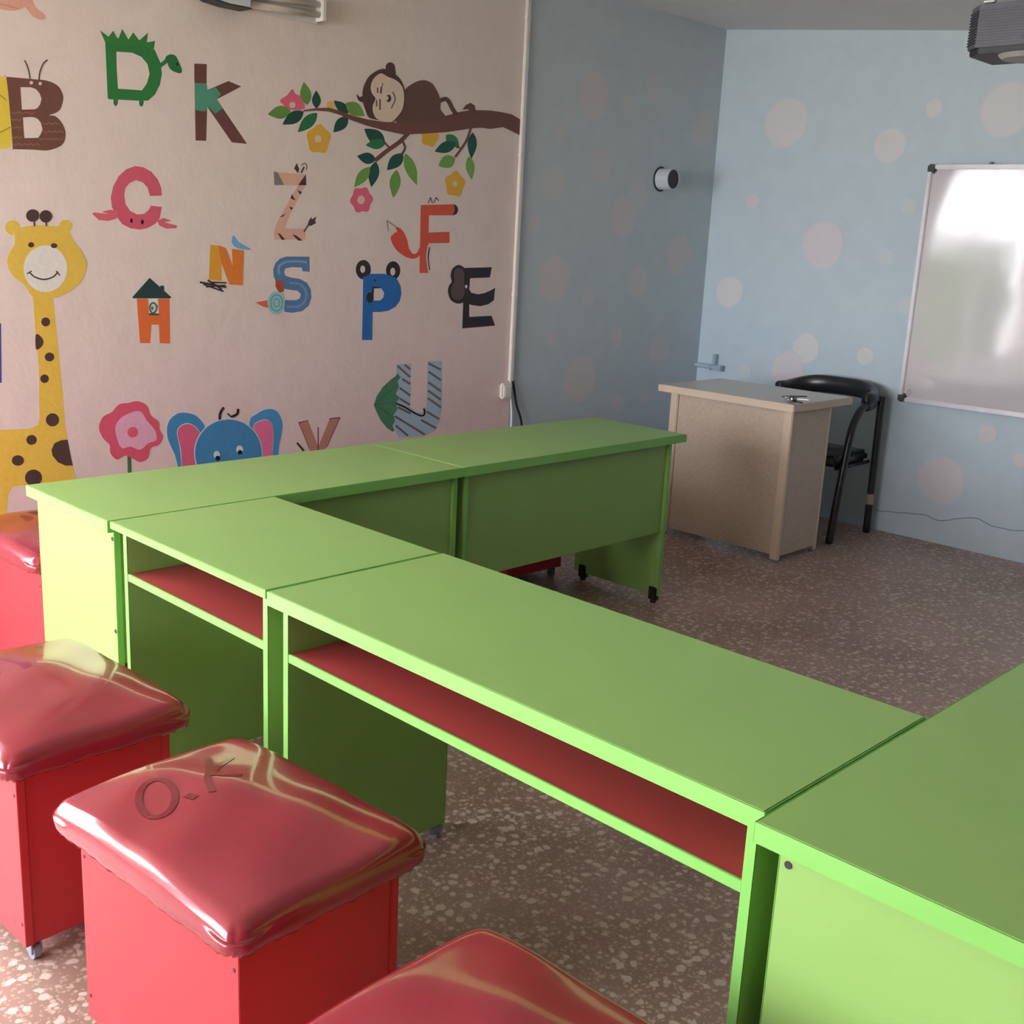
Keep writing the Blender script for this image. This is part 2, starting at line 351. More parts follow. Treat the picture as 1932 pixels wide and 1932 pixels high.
# ------------------------------------------------------------------ painted mural and dots
MURAL = [
 ('painted_letter', 'brown painted letter B with yellow wings and antennae', [
  ('wing',(0.84,0.657,0.084),0,[[(0.2826,1.9555),(0.2883,1.9669),(0.2976,1.9745),(0.3082,1.9799),(0.3175,1.9848),(0.3254,1.9892),(0.333,1.9925),(0.34,1.9948),(0.3462,1.9964),(0.3515,1.9977),(0.356,1.9985),(0.3598,1.9981),(0.363,1.9958),(0.3653,1.9927),(0.3667,1.9888),(0.3678,1.9817),(0.369,1.9694),(0.3705,1.9489),(0.3721,1.9221),(0.3735,1.894),(0.3746,1.8698),(0.3753,1.8506),(0.3758,1.8337),(0.3759,1.8188),(0.3756,1.8055),(0.3753,1.7936),(0.3749,1.7834),(0.3736,1.7749),(0.3706,1.768),(0.3655,1.7628),(0.3587,1.7594),(0.351,1.7574),(0.3432,1.7564),(0.3353,1.7561),(0.327,1.7567),(0.3184,1.7588),(0.3096,1.7627),(0.2992,1.7681),(0.2877,1.7749),(0.2779,1.7839),(0.2726,1.796),(0.2742,1.8122),(0.2807,1.8319),(0.288,1.8531),(0.2922,1.874),(0.2908,1.8954),(0.2864,1.9179),(0.2825,1.9388)]]),
  ('letter_body',(0.193,0.086,0.065),1,[[(0.367,1.999),(0.3633,2.003),(0.3602,2.0007),(0.3673,1.9989),(0.393,1.9999),(0.4292,2.0014),(0.461,2.0025),(0.4817,2.0035),(0.4977,2.0041),(0.5121,2.0033),(0.5263,2.0006),(0.539,1.9965),(0.5493,1.9911),(0.5568,1.9837),(0.5618,1.975),(0.5653,1.9668),(0.5675,1.9601),(0.5682,1.9539),(0.5673,1.9463),(0.5646,1.9355),(0.5604,1.9232),(0.5556,1.913),(0.5506,1.9065),(0.5451,1.902),(0.5387,1.898),(0.5301,1.8939),(0.5207,1.8902),(0.5141,1.8876),(0.5117,1.8864),(0.512,1.8862),(0.5144,1.8861),(0.5197,1.8862),(0.5271,1.8863),(0.534,1.8853),(0.5396,1.8827),(0.5448,1.8791),(0.5497,1.8746),(0.5545,1.8694),(0.5591,1.8635),(0.563,1.857),(0.5662,1.85),(0.5686,1.8424),(0.5701,1.8348),(0.5703,1.827),(0.5695,1.8191),(0.568,1.8117),(0.5661,1.8052),(0.5637,1.7993),(0.5599,1.7938),(0.5552,1.7885),(0.5493,1.7836),(0.5409,1.7787),(0.5292,1.7733),(0.5151,1.7678),(0.4998,1.7639),(0.4841,1.7625),(0.4672,1.7626),(0.448,1.7624),(0.4228,1.7609),(0.3954,1.7592),(0.3762,1.758),(0.3708,1.7562),(0.3733,1.7549),(0.3758,1.7587),(0.3758,1.7706),(0.3758,1.7876),(0.3756,1.8055),(0.3753,1.8222),(0.3747,1.8399),(0.3741,1.8606),(0.3732,1.8869),(0.3723,1.9161),(0.3712,1.9425),(0.3697,1.9653),(0.3681,1.9853)],[(0.4144,1.9703),(0.4517,1.9742),(0.469,1.9704),(0.482,1.9571),(0.488,1.9393),(0.482,1.92),(0.4714,1.9059),(0.4594,1.9009),(0.4153,1.8952),(0.4153,1.9293)],[(0.4178,1.8697),(0.4541,1.8743),(0.4696,1.8703),(0.4808,1.8583),(0.4865,1.8345),(0.4765,1.8147),(0.468,1.8046),(0.4187,1.7992),(0.4179,1.8372)]]),
  ('eye',(0.84,0.668,0.6),2,[[(0.4603,1.9905),(0.46,1.989),(0.4593,1.9875),(0.4583,1.9861),(0.4569,1.985),(0.4554,1.9842),(0.4537,1.9838),(0.4521,1.9838),(0.4506,1.9843),(0.4494,1.985),(0.4485,1.9861),(0.4479,1.9875),(0.4478,1.989),(0.4481,1.9905),(0.4488,1.992),(0.4499,1.9934),(0.4512,1.9945),(0.4527,1.9953),(0.4544,1.9957),(0.456,1.9957),(0.4575,1.9952),(0.4587,1.9945),(0.4596,1.9934),(0.4602,1.992)]]),
  ('eye',(0.84,0.668,0.6),2,[[(0.4921,1.9916),(0.4918,1.99),(0.4911,1.9885),(0.49,1.9872),(0.4887,1.9861),(0.4871,1.9853),(0.4855,1.9849),(0.4838,1.9849),(0.4823,1.9853),(0.4811,1.9861),(0.4801,1.9872),(0.4796,1.9886),(0.4794,1.9901),(0.4797,1.9916),(0.4804,1.9931),(0.4815,1.9945),(0.4829,1.9956),(0.4844,1.9964),(0.4861,1.9968),(0.4877,1.9968),(0.4892,1.9964),(0.4905,1.9956),(0.4914,1.9945),(0.492,1.9931)]]),
  ('antenna',(0.121,0.083,0.062),2,[[(0.4319,2.0605),(0.4337,2.0572),(0.4358,2.0535),(0.4381,2.0492),(0.44,2.0448),(0.4416,2.04),(0.443,2.0348),(0.4444,2.0293),(0.4455,2.0239),(0.4464,2.0181),(0.4472,2.0119),(0.4478,2.0064),(0.4483,2.0017),(0.4525,2.0028),(0.452,2.0075),(0.4514,2.0131),(0.4507,2.0194),(0.4497,2.0253),(0.4486,2.0308),(0.4472,2.0364),(0.4457,2.0418),(0.444,2.0468),(0.442,2.0515),(0.4397,2.0559),(0.4376,2.0597),(0.4358,2.0629)]]),
  ('antenna',(0.122,0.084,0.063),2,[[(0.5151,2.0762),(0.5116,2.0734),(0.5076,2.0704),(0.5032,2.0665),(0.4992,2.062),(0.4959,2.0568),(0.4929,2.0511),(0.4902,2.0452),(0.4879,2.0397),(0.4859,2.0347),(0.4843,2.0298),(0.4829,2.025),(0.4818,2.0201),(0.4811,2.0148),(0.4806,2.0093),(0.4804,2.0045),(0.4802,2.0003),(0.4853,2.0009),(0.4855,2.0052),(0.4858,2.0099),(0.4862,2.0152),(0.4869,2.0202),(0.4879,2.0247),(0.4892,2.0292),(0.4908,2.0339),(0.4927,2.0388),(0.4949,2.0441),(0.4975,2.0498),(0.5003,2.0552),(0.5032,2.0597),(0.5066,2.0635),(0.5106,2.067),(0.5144,2.07),(0.518,2.0728)]]),
  ('wing_vein',(0.355,0.26,0.037),2,[[(0.3195,1.9464),(0.3239,1.9441),(0.3297,1.9411),(0.3359,1.9377),(0.3415,1.9343),(0.3466,1.9306),(0.3518,1.9265),(0.3563,1.9227),(0.3598,1.9197),(0.362,1.9221),(0.3585,1.9251),(0.354,1.9289),(0.3488,1.933),(0.3435,1.9368),(0.3378,1.9403),(0.3314,1.9437),(0.3257,1.9467),(0.3212,1.9491)]]),
  ('wing_vein',(0.355,0.26,0.037),2,[[(0.3118,1.798),(0.3171,1.8006),(0.3238,1.8038),(0.3317,1.8077),(0.3396,1.8118),(0.3483,1.8168),(0.358,1.8226),(0.3669,1.8279),(0.3737,1.8319),(0.3724,1.8344),(0.3656,1.8304),(0.3568,1.825),(0.3471,1.8193),(0.3384,1.8144),(0.3306,1.8103),(0.3228,1.8064),(0.3161,1.8032),(0.3108,1.8006)]]),
  ('stripe',(0.359,0.221,0.095),2,[[(0.3752,1.8817),(0.3782,1.8806),(0.3818,1.8793),(0.386,1.8781),(0.3902,1.8778),(0.3942,1.8791),(0.3981,1.8813),(0.4016,1.8834),(0.4048,1.8845),(0.4079,1.884),(0.4113,1.8827),(0.4149,1.8812),(0.4189,1.8808),(0.423,1.8821),(0.4268,1.8843),(0.4304,1.8864),(0.4336,1.8875),(0.4368,1.8871),(0.4402,1.8857),(0.4438,1.8842),(0.4479,1.8838),(0.4523,1.885),(0.4567,1.8871),(0.4606,1.8893),(0.4638,1.891),(0.4628,1.893),(0.4596,1.8913),(0.4558,1.8892),(0.4517,1.8872),(0.448,1.8862),(0.4449,1.8866),(0.4415,1.888),(0.4378,1.8894),(0.4338,1.8899),(0.4297,1.8886),(0.4258,1.8863),(0.4222,1.8842),(0.419,1.8832),(0.4159,1.8836),(0.4125,1.8849),(0.4089,1.8864),(0.4049,1.8869),(0.4008,1.8855),(0.397,1.8833),(0.3935,1.8812),(0.3903,1.8802),(0.3868,1.8804),(0.3829,1.8816),(0.3794,1.8829),(0.3764,1.884)]]),
  ('stripe',(0.358,0.22,0.094),2,[[(0.3747,1.8589),(0.3766,1.8576),(0.3787,1.8561),(0.3813,1.8547),(0.3842,1.8542),(0.3871,1.8554),(0.3895,1.8576),(0.3916,1.8594),(0.3932,1.8602),(0.3946,1.8598),(0.3966,1.8583),(0.3988,1.8566),(0.4015,1.8559),(0.4045,1.857),(0.4074,1.859),(0.4098,1.861),(0.4118,1.8627),(0.4103,1.8644),(0.4083,1.8627),(0.406,1.8608),(0.4036,1.8591),(0.4017,1.8583),(0.4002,1.8588),(0.3983,1.8603),(0.3961,1.8619),(0.3933,1.8626),(0.3904,1.8614),(0.388,1.8592),(0.3859,1.8574),(0.3843,1.8566),(0.3825,1.857),(0.3803,1.8582),(0.3782,1.8597),(0.3764,1.861)]]),
  ('stripe',(0.365,0.225,0.096),2,[[(0.4855,1.8569),(0.488,1.8557),(0.4909,1.8542),(0.4943,1.8528),(0.498,1.8524),(0.5015,1.8537),(0.5046,1.8559),(0.5075,1.8579),(0.5098,1.8589),(0.5121,1.8584),(0.5148,1.8569),(0.5178,1.8553),(0.5212,1.8547),(0.5248,1.856),(0.528,1.8582),(0.5308,1.8602),(0.5333,1.8612),(0.536,1.8608),(0.5391,1.8596),(0.542,1.8581),(0.5445,1.8569),(0.546,1.8591),(0.5435,1.8604),(0.5405,1.8619),(0.537,1.8632),(0.5333,1.8636),(0.5298,1.8623),(0.5266,1.8601),(0.5238,1.8581),(0.5214,1.8572),(0.5191,1.8576),(0.5164,1.8591),(0.5134,1.8607),(0.51,1.8613),(0.5064,1.86),(0.5033,1.8578),(0.5004,1.8558),(0.498,1.8549),(0.4954,1.8552),(0.4923,1.8564),(0.4894,1.8579),(0.487,1.8591)]]),
  ('stripe',(0.358,0.221,0.094),2,[[(0.3742,1.8331),(0.3762,1.8318),(0.3785,1.8303),(0.3814,1.8289),(0.3844,1.8284),(0.3874,1.8296),(0.39,1.8318),(0.3923,1.8337),(0.3941,1.8345),(0.3958,1.834),(0.3979,1.8325),(0.4003,1.8309),(0.4032,1.8302),(0.4064,1.8313),(0.4094,1.8332),(0.412,1.8353),(0.4142,1.8369),(0.4128,1.8388),(0.4106,1.8371),(0.4081,1.8351),(0.4055,1.8334),(0.4034,1.8326),(0.4017,1.8331),(0.3996,1.8346),(0.3972,1.8362),(0.3942,1.8369),(0.3912,1.8356),(0.3886,1.8335),(0.3863,1.8316),(0.3845,1.8308),(0.3825,1.8312),(0.3801,1.8324),(0.3778,1.8339),(0.3758,1.8352)]]),
  ('stripe',(0.366,0.225,0.096),2,[[(0.488,1.829),(0.4902,1.8277),(0.4928,1.8262),(0.4959,1.8248),(0.4992,1.8243),(0.5024,1.8256),(0.5053,1.8277),(0.5078,1.8297),(0.5098,1.8306),(0.5117,1.8301),(0.514,1.8286),(0.5167,1.8269),(0.5199,1.8262),(0.5231,1.8275),(0.526,1.8297),(0.5285,1.8317),(0.5305,1.8325),(0.5325,1.832),(0.5348,1.8305),(0.5375,1.8288),(0.5407,1.8282),(0.544,1.8295),(0.5469,1.8316),(0.5494,1.8336),(0.5515,1.8345),(0.5538,1.8341),(0.5565,1.8328),(0.5591,1.8313),(0.5614,1.83),(0.563,1.8322),(0.5607,1.8335),(0.5581,1.8351),(0.5549,1.8365),(0.5515,1.837),(0.5483,1.8357),(0.5454,1.8335),(0.5429,1.8315),(0.5408,1.8306),(0.5389,1.8311),(0.5365,1.8326),(0.5338,1.8343),(0.5307,1.835),(0.5274,1.8337),(0.5245,1.8315),(0.522,1.8296),(0.52,1.8287),(0.5181,1.8292),(0.5157,1.8307),(0.5131,1.8324),(0.5099,1.833),(0.5066,1.8317),(0.5038,1.8296),(0.5013,1.8276),(0.4993,1.8267),(0.497,1.8271),(0.4943,1.8284),(0.4918,1.8299),(0.4896,1.8312)]]),
  ('stripe',(0.358,0.221,0.094),2,[[(0.3742,1.7999),(0.3761,1.7986),(0.3783,1.797),(0.381,1.7956),(0.384,1.795),(0.3869,1.7963),(0.3894,1.7984),(0.3915,1.8003),(0.3932,1.801),(0.3947,1.8006),(0.3967,1.799),(0.399,1.7974),(0.4018,1.7966),(0.4049,1.7977),(0.4078,1.7997),(0.4102,1.8017),(0.4123,1.8033),(0.4109,1.8051),(0.4088,1.8035),(0.4064,1.8015),(0.4039,1.7998),(0.402,1.7991),(0.4004,1.7996),(0.3984,1.8011),(0.3961,1.8027),(0.3933,1.8035),(0.3904,1.8022),(0.3879,1.8001),(0.3857,1.7982),(0.384,1.7974),(0.3822,1.7978),(0.3799,1.7991),(0.3777,1.8006),(0.3758,1.8019)]]),
  ('stripe',(0.365,0.225,0.096),2,[[(0.4708,1.8029),(0.473,1.8017),(0.4758,1.8001),(0.479,1.7987),(0.4824,1.7982),(0.4857,1.7995),(0.4886,1.8017),(0.4912,1.8036),(0.4934,1.8045),(0.4954,1.804),(0.4979,1.8025),(0.5006,1.8008),(0.5039,1.8001),(0.5072,1.8014),(0.5102,1.8036),(0.5128,1.8056),(0.515,1.8064),(0.5171,1.8059),(0.5195,1.8044),(0.5223,1.8028),(0.5256,1.8021),(0.529,1.8034),(0.532,1.8055),(0.5346,1.8075),(0.5368,1.8084),(0.5389,1.8079),(0.5414,1.8064),(0.5442,1.8047),(0.5474,1.804),(0.551,1.8052),(0.5545,1.8072),(0.5574,1.8093),(0.5599,1.811),(0.5586,1.8129),(0.556,1.8112),(0.5532,1.8092),(0.5501,1.8074),(0.5476,1.8065),(0.5455,1.807),(0.543,1.8085),(0.5402,1.8102),(0.5369,1.8109),(0.5335,1.8096),(0.5305,1.8074),(0.5279,1.8055),(0.5257,1.8046),(0.5236,1.8051),(0.5212,1.8066),(0.5184,1.8083),(0.5151,1.8089),(0.5117,1.8077),(0.5088,1.8055),(0.5061,1.8035),(0.504,1.8026),(0.5019,1.8031),(0.4995,1.8046),(0.4967,1.8063),(0.4935,1.807),(0.4901,1.8057),(0.4872,1.8035),(0.4846,1.8016),(0.4824,1.8007),(0.48,1.8011),(0.4772,1.8023),(0.4746,1.8039),(0.4723,1.8051)]]),
  ('stripe',(0.36,0.222,0.095),2,[[(0.3757,1.7758),(0.3779,1.7746),(0.3806,1.773),(0.3837,1.7716),(0.3871,1.7711),(0.3903,1.7724),(0.3932,1.7745),(0.3958,1.7764),(0.3979,1.7773),(0.3999,1.7768),(0.4023,1.7753),(0.405,1.7736),(0.4082,1.773),(0.4115,1.7742),(0.4144,1.7763),(0.417,1.7783),(0.4191,1.7791),(0.4212,1.7786),(0.4236,1.7771),(0.4263,1.7755),(0.4295,1.7748),(0.4328,1.776),(0.4358,1.7782),(0.4384,1.7801),(0.4405,1.781),(0.4426,1.7805),(0.445,1.779),(0.4477,1.7773),(0.451,1.7766),(0.4543,1.7779),(0.4573,1.78),(0.4599,1.782),(0.4621,1.7829),(0.4645,1.7825),(0.4674,1.7812),(0.47,1.7797),(0.4723,1.7784),(0.4739,1.7806),(0.4716,1.7819),(0.4688,1.7834),(0.4656,1.7848),(0.4622,1.7853),(0.4588,1.7841),(0.4559,1.7819),(0.4533,1.78),(0.4511,1.7791),(0.449,1.7796),(0.4466,1.7811),(0.4439,1.7828),(0.4406,1.7834),(0.4373,1.7822),(0.4344,1.7801),(0.4318,1.7781),(0.4296,1.7772),(0.4276,1.7778),(0.4252,1.7793),(0.4224,1.7809),(0.4193,1.7816),(0.416,1.7803),(0.413,1.7782),(0.4104,1.7763),(0.4083,1.7754),(0.4063,1.7759),(0.4039,1.7774),(0.4012,1.7791),(0.398,1.7797),(0.3947,1.7785),(0.3918,1.7764),(0.3893,1.7744),(0.3871,1.7736),(0.3848,1.774),(0.382,1.7752),(0.3794,1.7767),(0.3772,1.778)]]),
 ]),
 ('painted_letter', 'green painted letter D with spiky dinosaur head', [
  ('letter_body',(0.037,0.229,0.061),0,[[(0.7356,2.1832),(0.896,2.1922),(0.9343,2.1636),(0.9558,2.1223),(0.9604,2.0834),(0.9506,2.0424),(0.9295,2.0051),(0.9004,1.9795),(0.8553,1.9744),(0.7457,1.967),(0.7377,1.9685),(0.7366,2.0741)],[(0.7781,2.138),(0.8391,2.1431),(0.8774,2.1338),(0.9017,2.1103),(0.9091,2.0769),(0.8967,2.0409),(0.8762,2.0138),(0.7796,2.0083),(0.7769,2.0794)]]),
  ('spikes',(0.043,0.245,0.061),1,[[(0.717,2.203),(0.7489,2.1851),(0.7685,2.2093),(0.7862,2.1811),(0.8038,2.2208),(0.827,2.187),(0.847,2.2149),(0.871,2.191),(0.907,2.2229),(0.9014,2.1882),(0.9354,2.1979),(0.9275,2.1602),(0.8897,2.172),(0.78,2.1612),(0.7373,2.1598)]]),
  ('foot',(0.037,0.226,0.06),0,[[(0.7779,1.9634),(0.7775,1.959),(0.7764,1.9549),(0.7748,1.9513),(0.7728,1.9484),(0.7705,1.9465),(0.768,1.9457),(0.7657,1.946),(0.7635,1.9474),(0.7617,1.9499),(0.7604,1.9531),(0.7596,1.957),(0.7594,1.9613),(0.7599,1.9656),(0.761,1.9697),(0.7626,1.9733),(0.7646,1.9762),(0.7669,1.9781),(0.7693,1.9789),(0.7717,1.9786),(0.7739,1.9772),(0.7757,1.9748),(0.777,1.9715),(0.7778,1.9676)]]),
  ('foot',(0.037,0.23,0.061),0,[[(0.8816,1.9724),(0.8811,1.968),(0.88,1.9638),(0.8784,1.9601),(0.8763,1.9572),(0.8739,1.9553),(0.8714,1.9545),(0.869,1.9548),(0.8667,1.9562),(0.8649,1.9587),(0.8635,1.962),(0.8626,1.966),(0.8625,1.9703),(0.8629,1.9747),(0.864,1.9789),(0.8656,1.9825),(0.8677,1.9854),(0.8701,1.9874),(0.8726,1.9882),(0.875,1.9879),(0.8773,1.9865),(0.8792,1.984),(0.8806,1.9807),(0.8814,1.9767)]]),
  ('neck',(0.038,0.234,0.062),1,[[(0.9518,2.1017),(0.9589,2.1071),(0.9652,2.1117),(0.9722,2.117),(0.9786,2.1222),(0.9842,2.1273),(0.9895,2.1325),(0.9939,2.1369),(0.9994,2.1425),(0.9871,2.1511),(0.9816,2.1455),(0.9774,2.1412),(0.9725,2.1364),(0.9676,2.132),(0.962,2.1274),(0.9554,2.1224),(0.9492,2.1178),(0.942,2.1124)]]),
  ('head',(0.033,0.204,0.063),2,[[(0.9765,2.1448),(0.9811,2.1504),(0.9889,2.1554),(0.997,2.1585),(1.0048,2.1596),(1.0129,2.1588),(1.02,2.1557),(1.0255,2.1496),(1.0299,2.1412),(1.034,2.1327),(1.0386,2.1245),(1.0428,2.1163),(1.0452,2.1092),(1.0451,2.1034),(1.0432,2.0988),(1.039,2.0958),(1.0314,2.095),(1.0217,2.0958),(1.0127,2.0975),(1.0051,2.0998),(0.9982,2.1031),(0.9927,2.1074),(0.9891,2.113),(0.9868,2.1196),(0.9846,2.1261),(0.9808,2.1326),(0.977,2.139)]]),
  ('eye',(0.017,0.042,0.022),3,[[(1.0304,2.1272),(1.0302,2.1257),(1.0296,2.1241),(1.0287,2.1228),(1.0276,2.1217),(1.0263,2.1209),(1.025,2.1205),(1.0236,2.1206),(1.0223,2.121),(1.0213,2.1218),(1.0205,2.1229),(1.02,2.1243),(1.0198,2.1258),(1.0201,2.1274),(1.0206,2.1289),(1.0215,2.1303),(1.0226,2.1314),(1.0239,2.1322),(1.0253,2.1325),(1.0266,2.1325),(1.0279,2.1321),(1.0289,2.1313),(1.0297,2.1301),(1.0302,2.1288)]]),
 ]),
 ('painted_letter', 'brown painted letter K with teal patch', [
  ('letter_body',(0.176,0.075,0.063),0,[[(1.0991,2.1388),(1.1546,2.1446),(1.1515,2.0461),(1.2512,2.0932),(1.3099,2.0794),(1.1971,2.0178),(1.3347,1.8595),(1.2638,1.8586),(1.1534,1.9844),(1.1466,1.8546),(1.0989,1.852)]]),
  ('patch',(0.104,0.359,0.235),1,[[(1.0988,2.0679),(1.152,2.0718),(1.1558,2.0466),(1.1917,2.0632),(1.2173,2.0382),(1.1958,2.0176),(1.2227,1.9867),(1.1899,1.9624),(1.1546,1.9856),(1.1488,1.9674),(1.1225,1.9646),(1.0996,1.9684)]]),
 ]),
 ('painted_letter', 'pink painted crab letter C with claws', [
  ('letter_body',(0.731,0.129,0.19),0,[[(0.9474,1.6313),(0.9453,1.6613),(0.9317,1.6914),(0.9065,1.7179),(0.8726,1.7333),(0.8388,1.7349),(0.8019,1.7206),(0.7705,1.6933),(0.747,1.6541),(0.7355,1.6132),(0.7386,1.5781),(0.7565,1.5434),(0.7778,1.5163),(0.811,1.5021),(0.8506,1.4984),(0.8825,1.5048),(0.918,1.5245),(0.9361,1.5462),(0.9462,1.5885),(0.8997,1.5914),(0.8905,1.5754),(0.8698,1.5588),(0.8411,1.5549),(0.8132,1.5665),(0.7945,1.5911),(0.7902,1.6264),(0.7967,1.6521),(0.8141,1.671),(0.8398,1.6828),(0.868,1.677),(0.8873,1.6577),(0.8962,1.6274)]]),
  ('claw',(0.756,0.151,0.201),1,[[(0.7617,1.564),(0.7299,1.5675),(0.6968,1.5584),(0.7238,1.5511),(0.6696,1.5546),(0.6587,1.5501),(0.6847,1.5276),(0.7228,1.5257),(0.7562,1.5358)]]),
  ('claw',(0.791,0.158,0.21),1,[[(0.9241,1.5352),(0.9509,1.5469),(0.9862,1.5378),(0.9533,1.5301),(1.0096,1.5203),(1.0064,1.5095),(0.9615,1.5062),(0.9324,1.5172)]]),
  ('eye',(0.057,0.009,0.016),1,[[(0.821,1.5309),(0.8208,1.5286),(0.8202,1.5265),(0.8193,1.5246),(0.8182,1.5232),(0.8169,1.5222),(0.8156,1.5219),(0.8143,1.5221),(0.8131,1.523),(0.8121,1.5243),(0.8114,1.5261),(0.8109,1.5282),(0.8108,1.5304),(0.8111,1.5327),(0.8117,1.5349),(0.8125,1.5367),(0.8136,1.5381),(0.8149,1.5391),(0.8162,1.5394),(0.8175,1.5392),(0.8187,1.5384),(0.8197,1.537),(0.8205,1.5352),(0.8209,1.5331)]]),
  ('eye',(0.057,0.009,0.016),1,[[(0.8671,1.5276),(0.8668,1.5252),(0.8662,1.5229),(0.8652,1.5209),(0.8639,1.5194),(0.8625,1.5184),(0.861,1.518),(0.8596,1.5183),(0.8582,1.5192),(0.8571,1.5206),(0.8562,1.5225),(0.8557,1.5247),(0.8556,1.5272),(0.8559,1.5296),(0.8565,1.5319),(0.8575,1.5338),(0.8587,1.5354),(0.8602,1.5364),(0.8616,1.5367),(0.8631,1.5365),(0.8645,1.5356),(0.8656,1.5342),(0.8665,1.5323),(0.867,1.53)]]),
 ]),
 ('painted_letter', 'orange painted letter N with blue bird and nest', [
  ('letter_stem',(0.84,0.404,0.049),0,[[(1.1582,1.4502),(1.211,1.4448),(1.2072,1.3033),(1.1478,1.3099)]]),
  ('letter_body',(0.84,0.238,0.042),1,[[(1.1952,1.4478),(1.2293,1.4385),(1.2613,1.3665),(1.2574,1.4357),(1.316,1.4303),(1.3087,1.2863),(1.2433,1.2896),(1.2068,1.3795)]]),
  ('bird',(0.182,0.468,0.779),2,[[(1.2646,1.4911),(1.2691,1.489),(1.2747,1.4816),(1.2805,1.4744),(1.285,1.4697),(1.2897,1.4652),(1.2983,1.4597),(1.3177,1.4511),(1.3412,1.4413),(1.3515,1.4346),(1.3369,1.4331),(1.3092,1.4349),(1.2858,1.4385),(1.2724,1.444),(1.2631,1.4514),(1.2577,1.4599),(1.2571,1.4713),(1.2603,1.4839)]]),
  ('nest',(0.066,0.044,0.047),2,[[(1.1056,1.2942),(1.1161,1.2924),(1.1286,1.2902),(1.1432,1.2877),(1.1583,1.2852),(1.1756,1.2825),(1.1953,1.2795),(1.2134,1.2768),(1.228,1.2746),(1.2298,1.2829),(1.2152,1.285),(1.1971,1.2877),(1.1774,1.2907),(1.1602,1.2933),(1.1452,1.2958),(1.1306,1.2983),(1.1182,1.3005),(1.1077,1.3023)]]),
  ('nest',(0.066,0.044,0.047),2,[[(1.1213,1.2866),(1.2147,1.2582),(1.2172,1.2641),(1.1238,1.2924)]]),
  ('nest',(0.067,0.044,0.047),2,[[(1.14,1.304),(1.2057,1.2666),(1.2106,1.273),(1.1448,1.3104)]]),
  ('nest',(0.067,0.044,0.048),2,[[(1.1578,1.2951),(1.2301,1.2933),(1.2304,1.2996),(1.1582,1.3014)]]),
  ('nest',(0.067,0.044,0.047),2,[[(1.1341,1.2767),(1.2249,1.2826),(1.2244,1.2896),(1.1337,1.2835)]]),
 ]),
 ('painted_letter', 'orange painted house letter H with dark roof', [
  ('letter_body',(0.84,0.183,0.054),0,[[(0.8279,1.2332),(0.8768,1.2329),(0.8783,1.1696),(0.921,1.1689),(0.9193,1.2327),(0.9696,1.2325),(0.9669,1.0525),(0.9212,1.056),(0.9198,1.1297),(0.8877,1.1304),(0.8798,1.0573),(0.836,1.0587)]]),
  ('roof',(0.03,0.061,0.069),1,[[(0.885,1.3144),(0.977,1.2383),(0.9739,1.2338),(0.8128,1.2345),(0.8095,1.239)]]),
  ('chimney',(0.03,0.062,0.07),1,[[(0.93,1.2838),(0.9465,1.2839),(0.9458,1.2599),(0.9296,1.2696)]]),
  ('curtain',(0.84,0.84,0.781),0,[[(0.8789,1.2316),(0.9178,1.2314),(0.9196,1.1703),(0.8791,1.1709)]]),
  ('window_mark',(0.131,0.18,0.163),1,[[(0.9153,1.1964),(0.9145,1.1903),(0.9125,1.1847),(0.9094,1.1799),(0.9055,1.1762),(0.9009,1.1739),(0.8961,1.1732),(0.8914,1.1741),(0.887,1.1765),(0.8833,1.1802),(0.8806,1.1851),(0.8789,1.1907),(0.8785,1.1968),(0.8793,1.2028),(0.8813,1.2084),(0.8843,1.2132),(0.8883,1.2168),(0.8928,1.2191),(0.8976,1.2199),(0.9023,1.2191),(0.9067,1.2167),(0.9104,1.213),(0.9132,1.2081),(0.9149,1.2024)],[(0.9075,1.1965),(0.907,1.1923),(0.9058,1.1884),(0.904,1.185),(0.9017,1.1825),(0.8991,1.1809),(0.8964,1.1804),(0.8936,1.1809),(0.8911,1.1826),(0.889,1.1852),(0.8874,1.1886),(0.8865,1.1925),(0.8862,1.1967),(0.8867,1.2009),(0.8879,1.2048),(0.8897,1.2081),(0.892,1.2106),(0.8946,1.2122),(0.8973,1.2128),(0.9001,1.2122),(0.9026,1.2106),(0.9047,1.208),(0.9063,1.2046),(0.9073,1.2007)]]),
  ('window_mark',(0.058,0.078,0.078),1,[[(0.8771,1.1761),(0.9211,1.1742),(0.9209,1.167),(0.8783,1.1683)]]),
  ('window_mark',(0.131,0.18,0.163),1,[[(0.8982,1.1953),(0.898,1.1933),(0.8974,1.1914),(0.8966,1.1898),(0.8955,1.1886),(0.8943,1.1878),(0.893,1.1875),(0.8917,1.1878),(0.8906,1.1886),(0.8896,1.1899),(0.8888,1.1915),(0.8884,1.1934),(0.8883,1.1954),(0.8885,1.1974),(0.8891,1.1992),(0.8899,1.2008),(0.891,1.2021),(0.8922,1.2028),(0.8935,1.2031),(0.8948,1.2028),(0.8959,1.202),(0.8969,1.2008),(0.8977,1.1992),(0.8981,1.1973)]]),
  ('window_mark',(0.131,0.181,0.163),1,[[(0.9017,1.2136),(0.9048,1.2106),(0.9082,1.2076),(0.9109,1.2044),(0.9119,1.2016),(0.9106,1.1977),(0.9074,1.1924),(0.9037,1.1872),(0.9005,1.1827),(0.9053,1.18),(0.9084,1.1844),(0.9122,1.1898),(0.9158,1.1957),(0.9176,1.2016),(0.916,1.2068),(0.9125,1.2111),(0.9089,1.2143),(0.9058,1.2172)]]),
 ]),
 ('painted_giraffe', 'yellow painted giraffe with brown spots and white muzzle', [
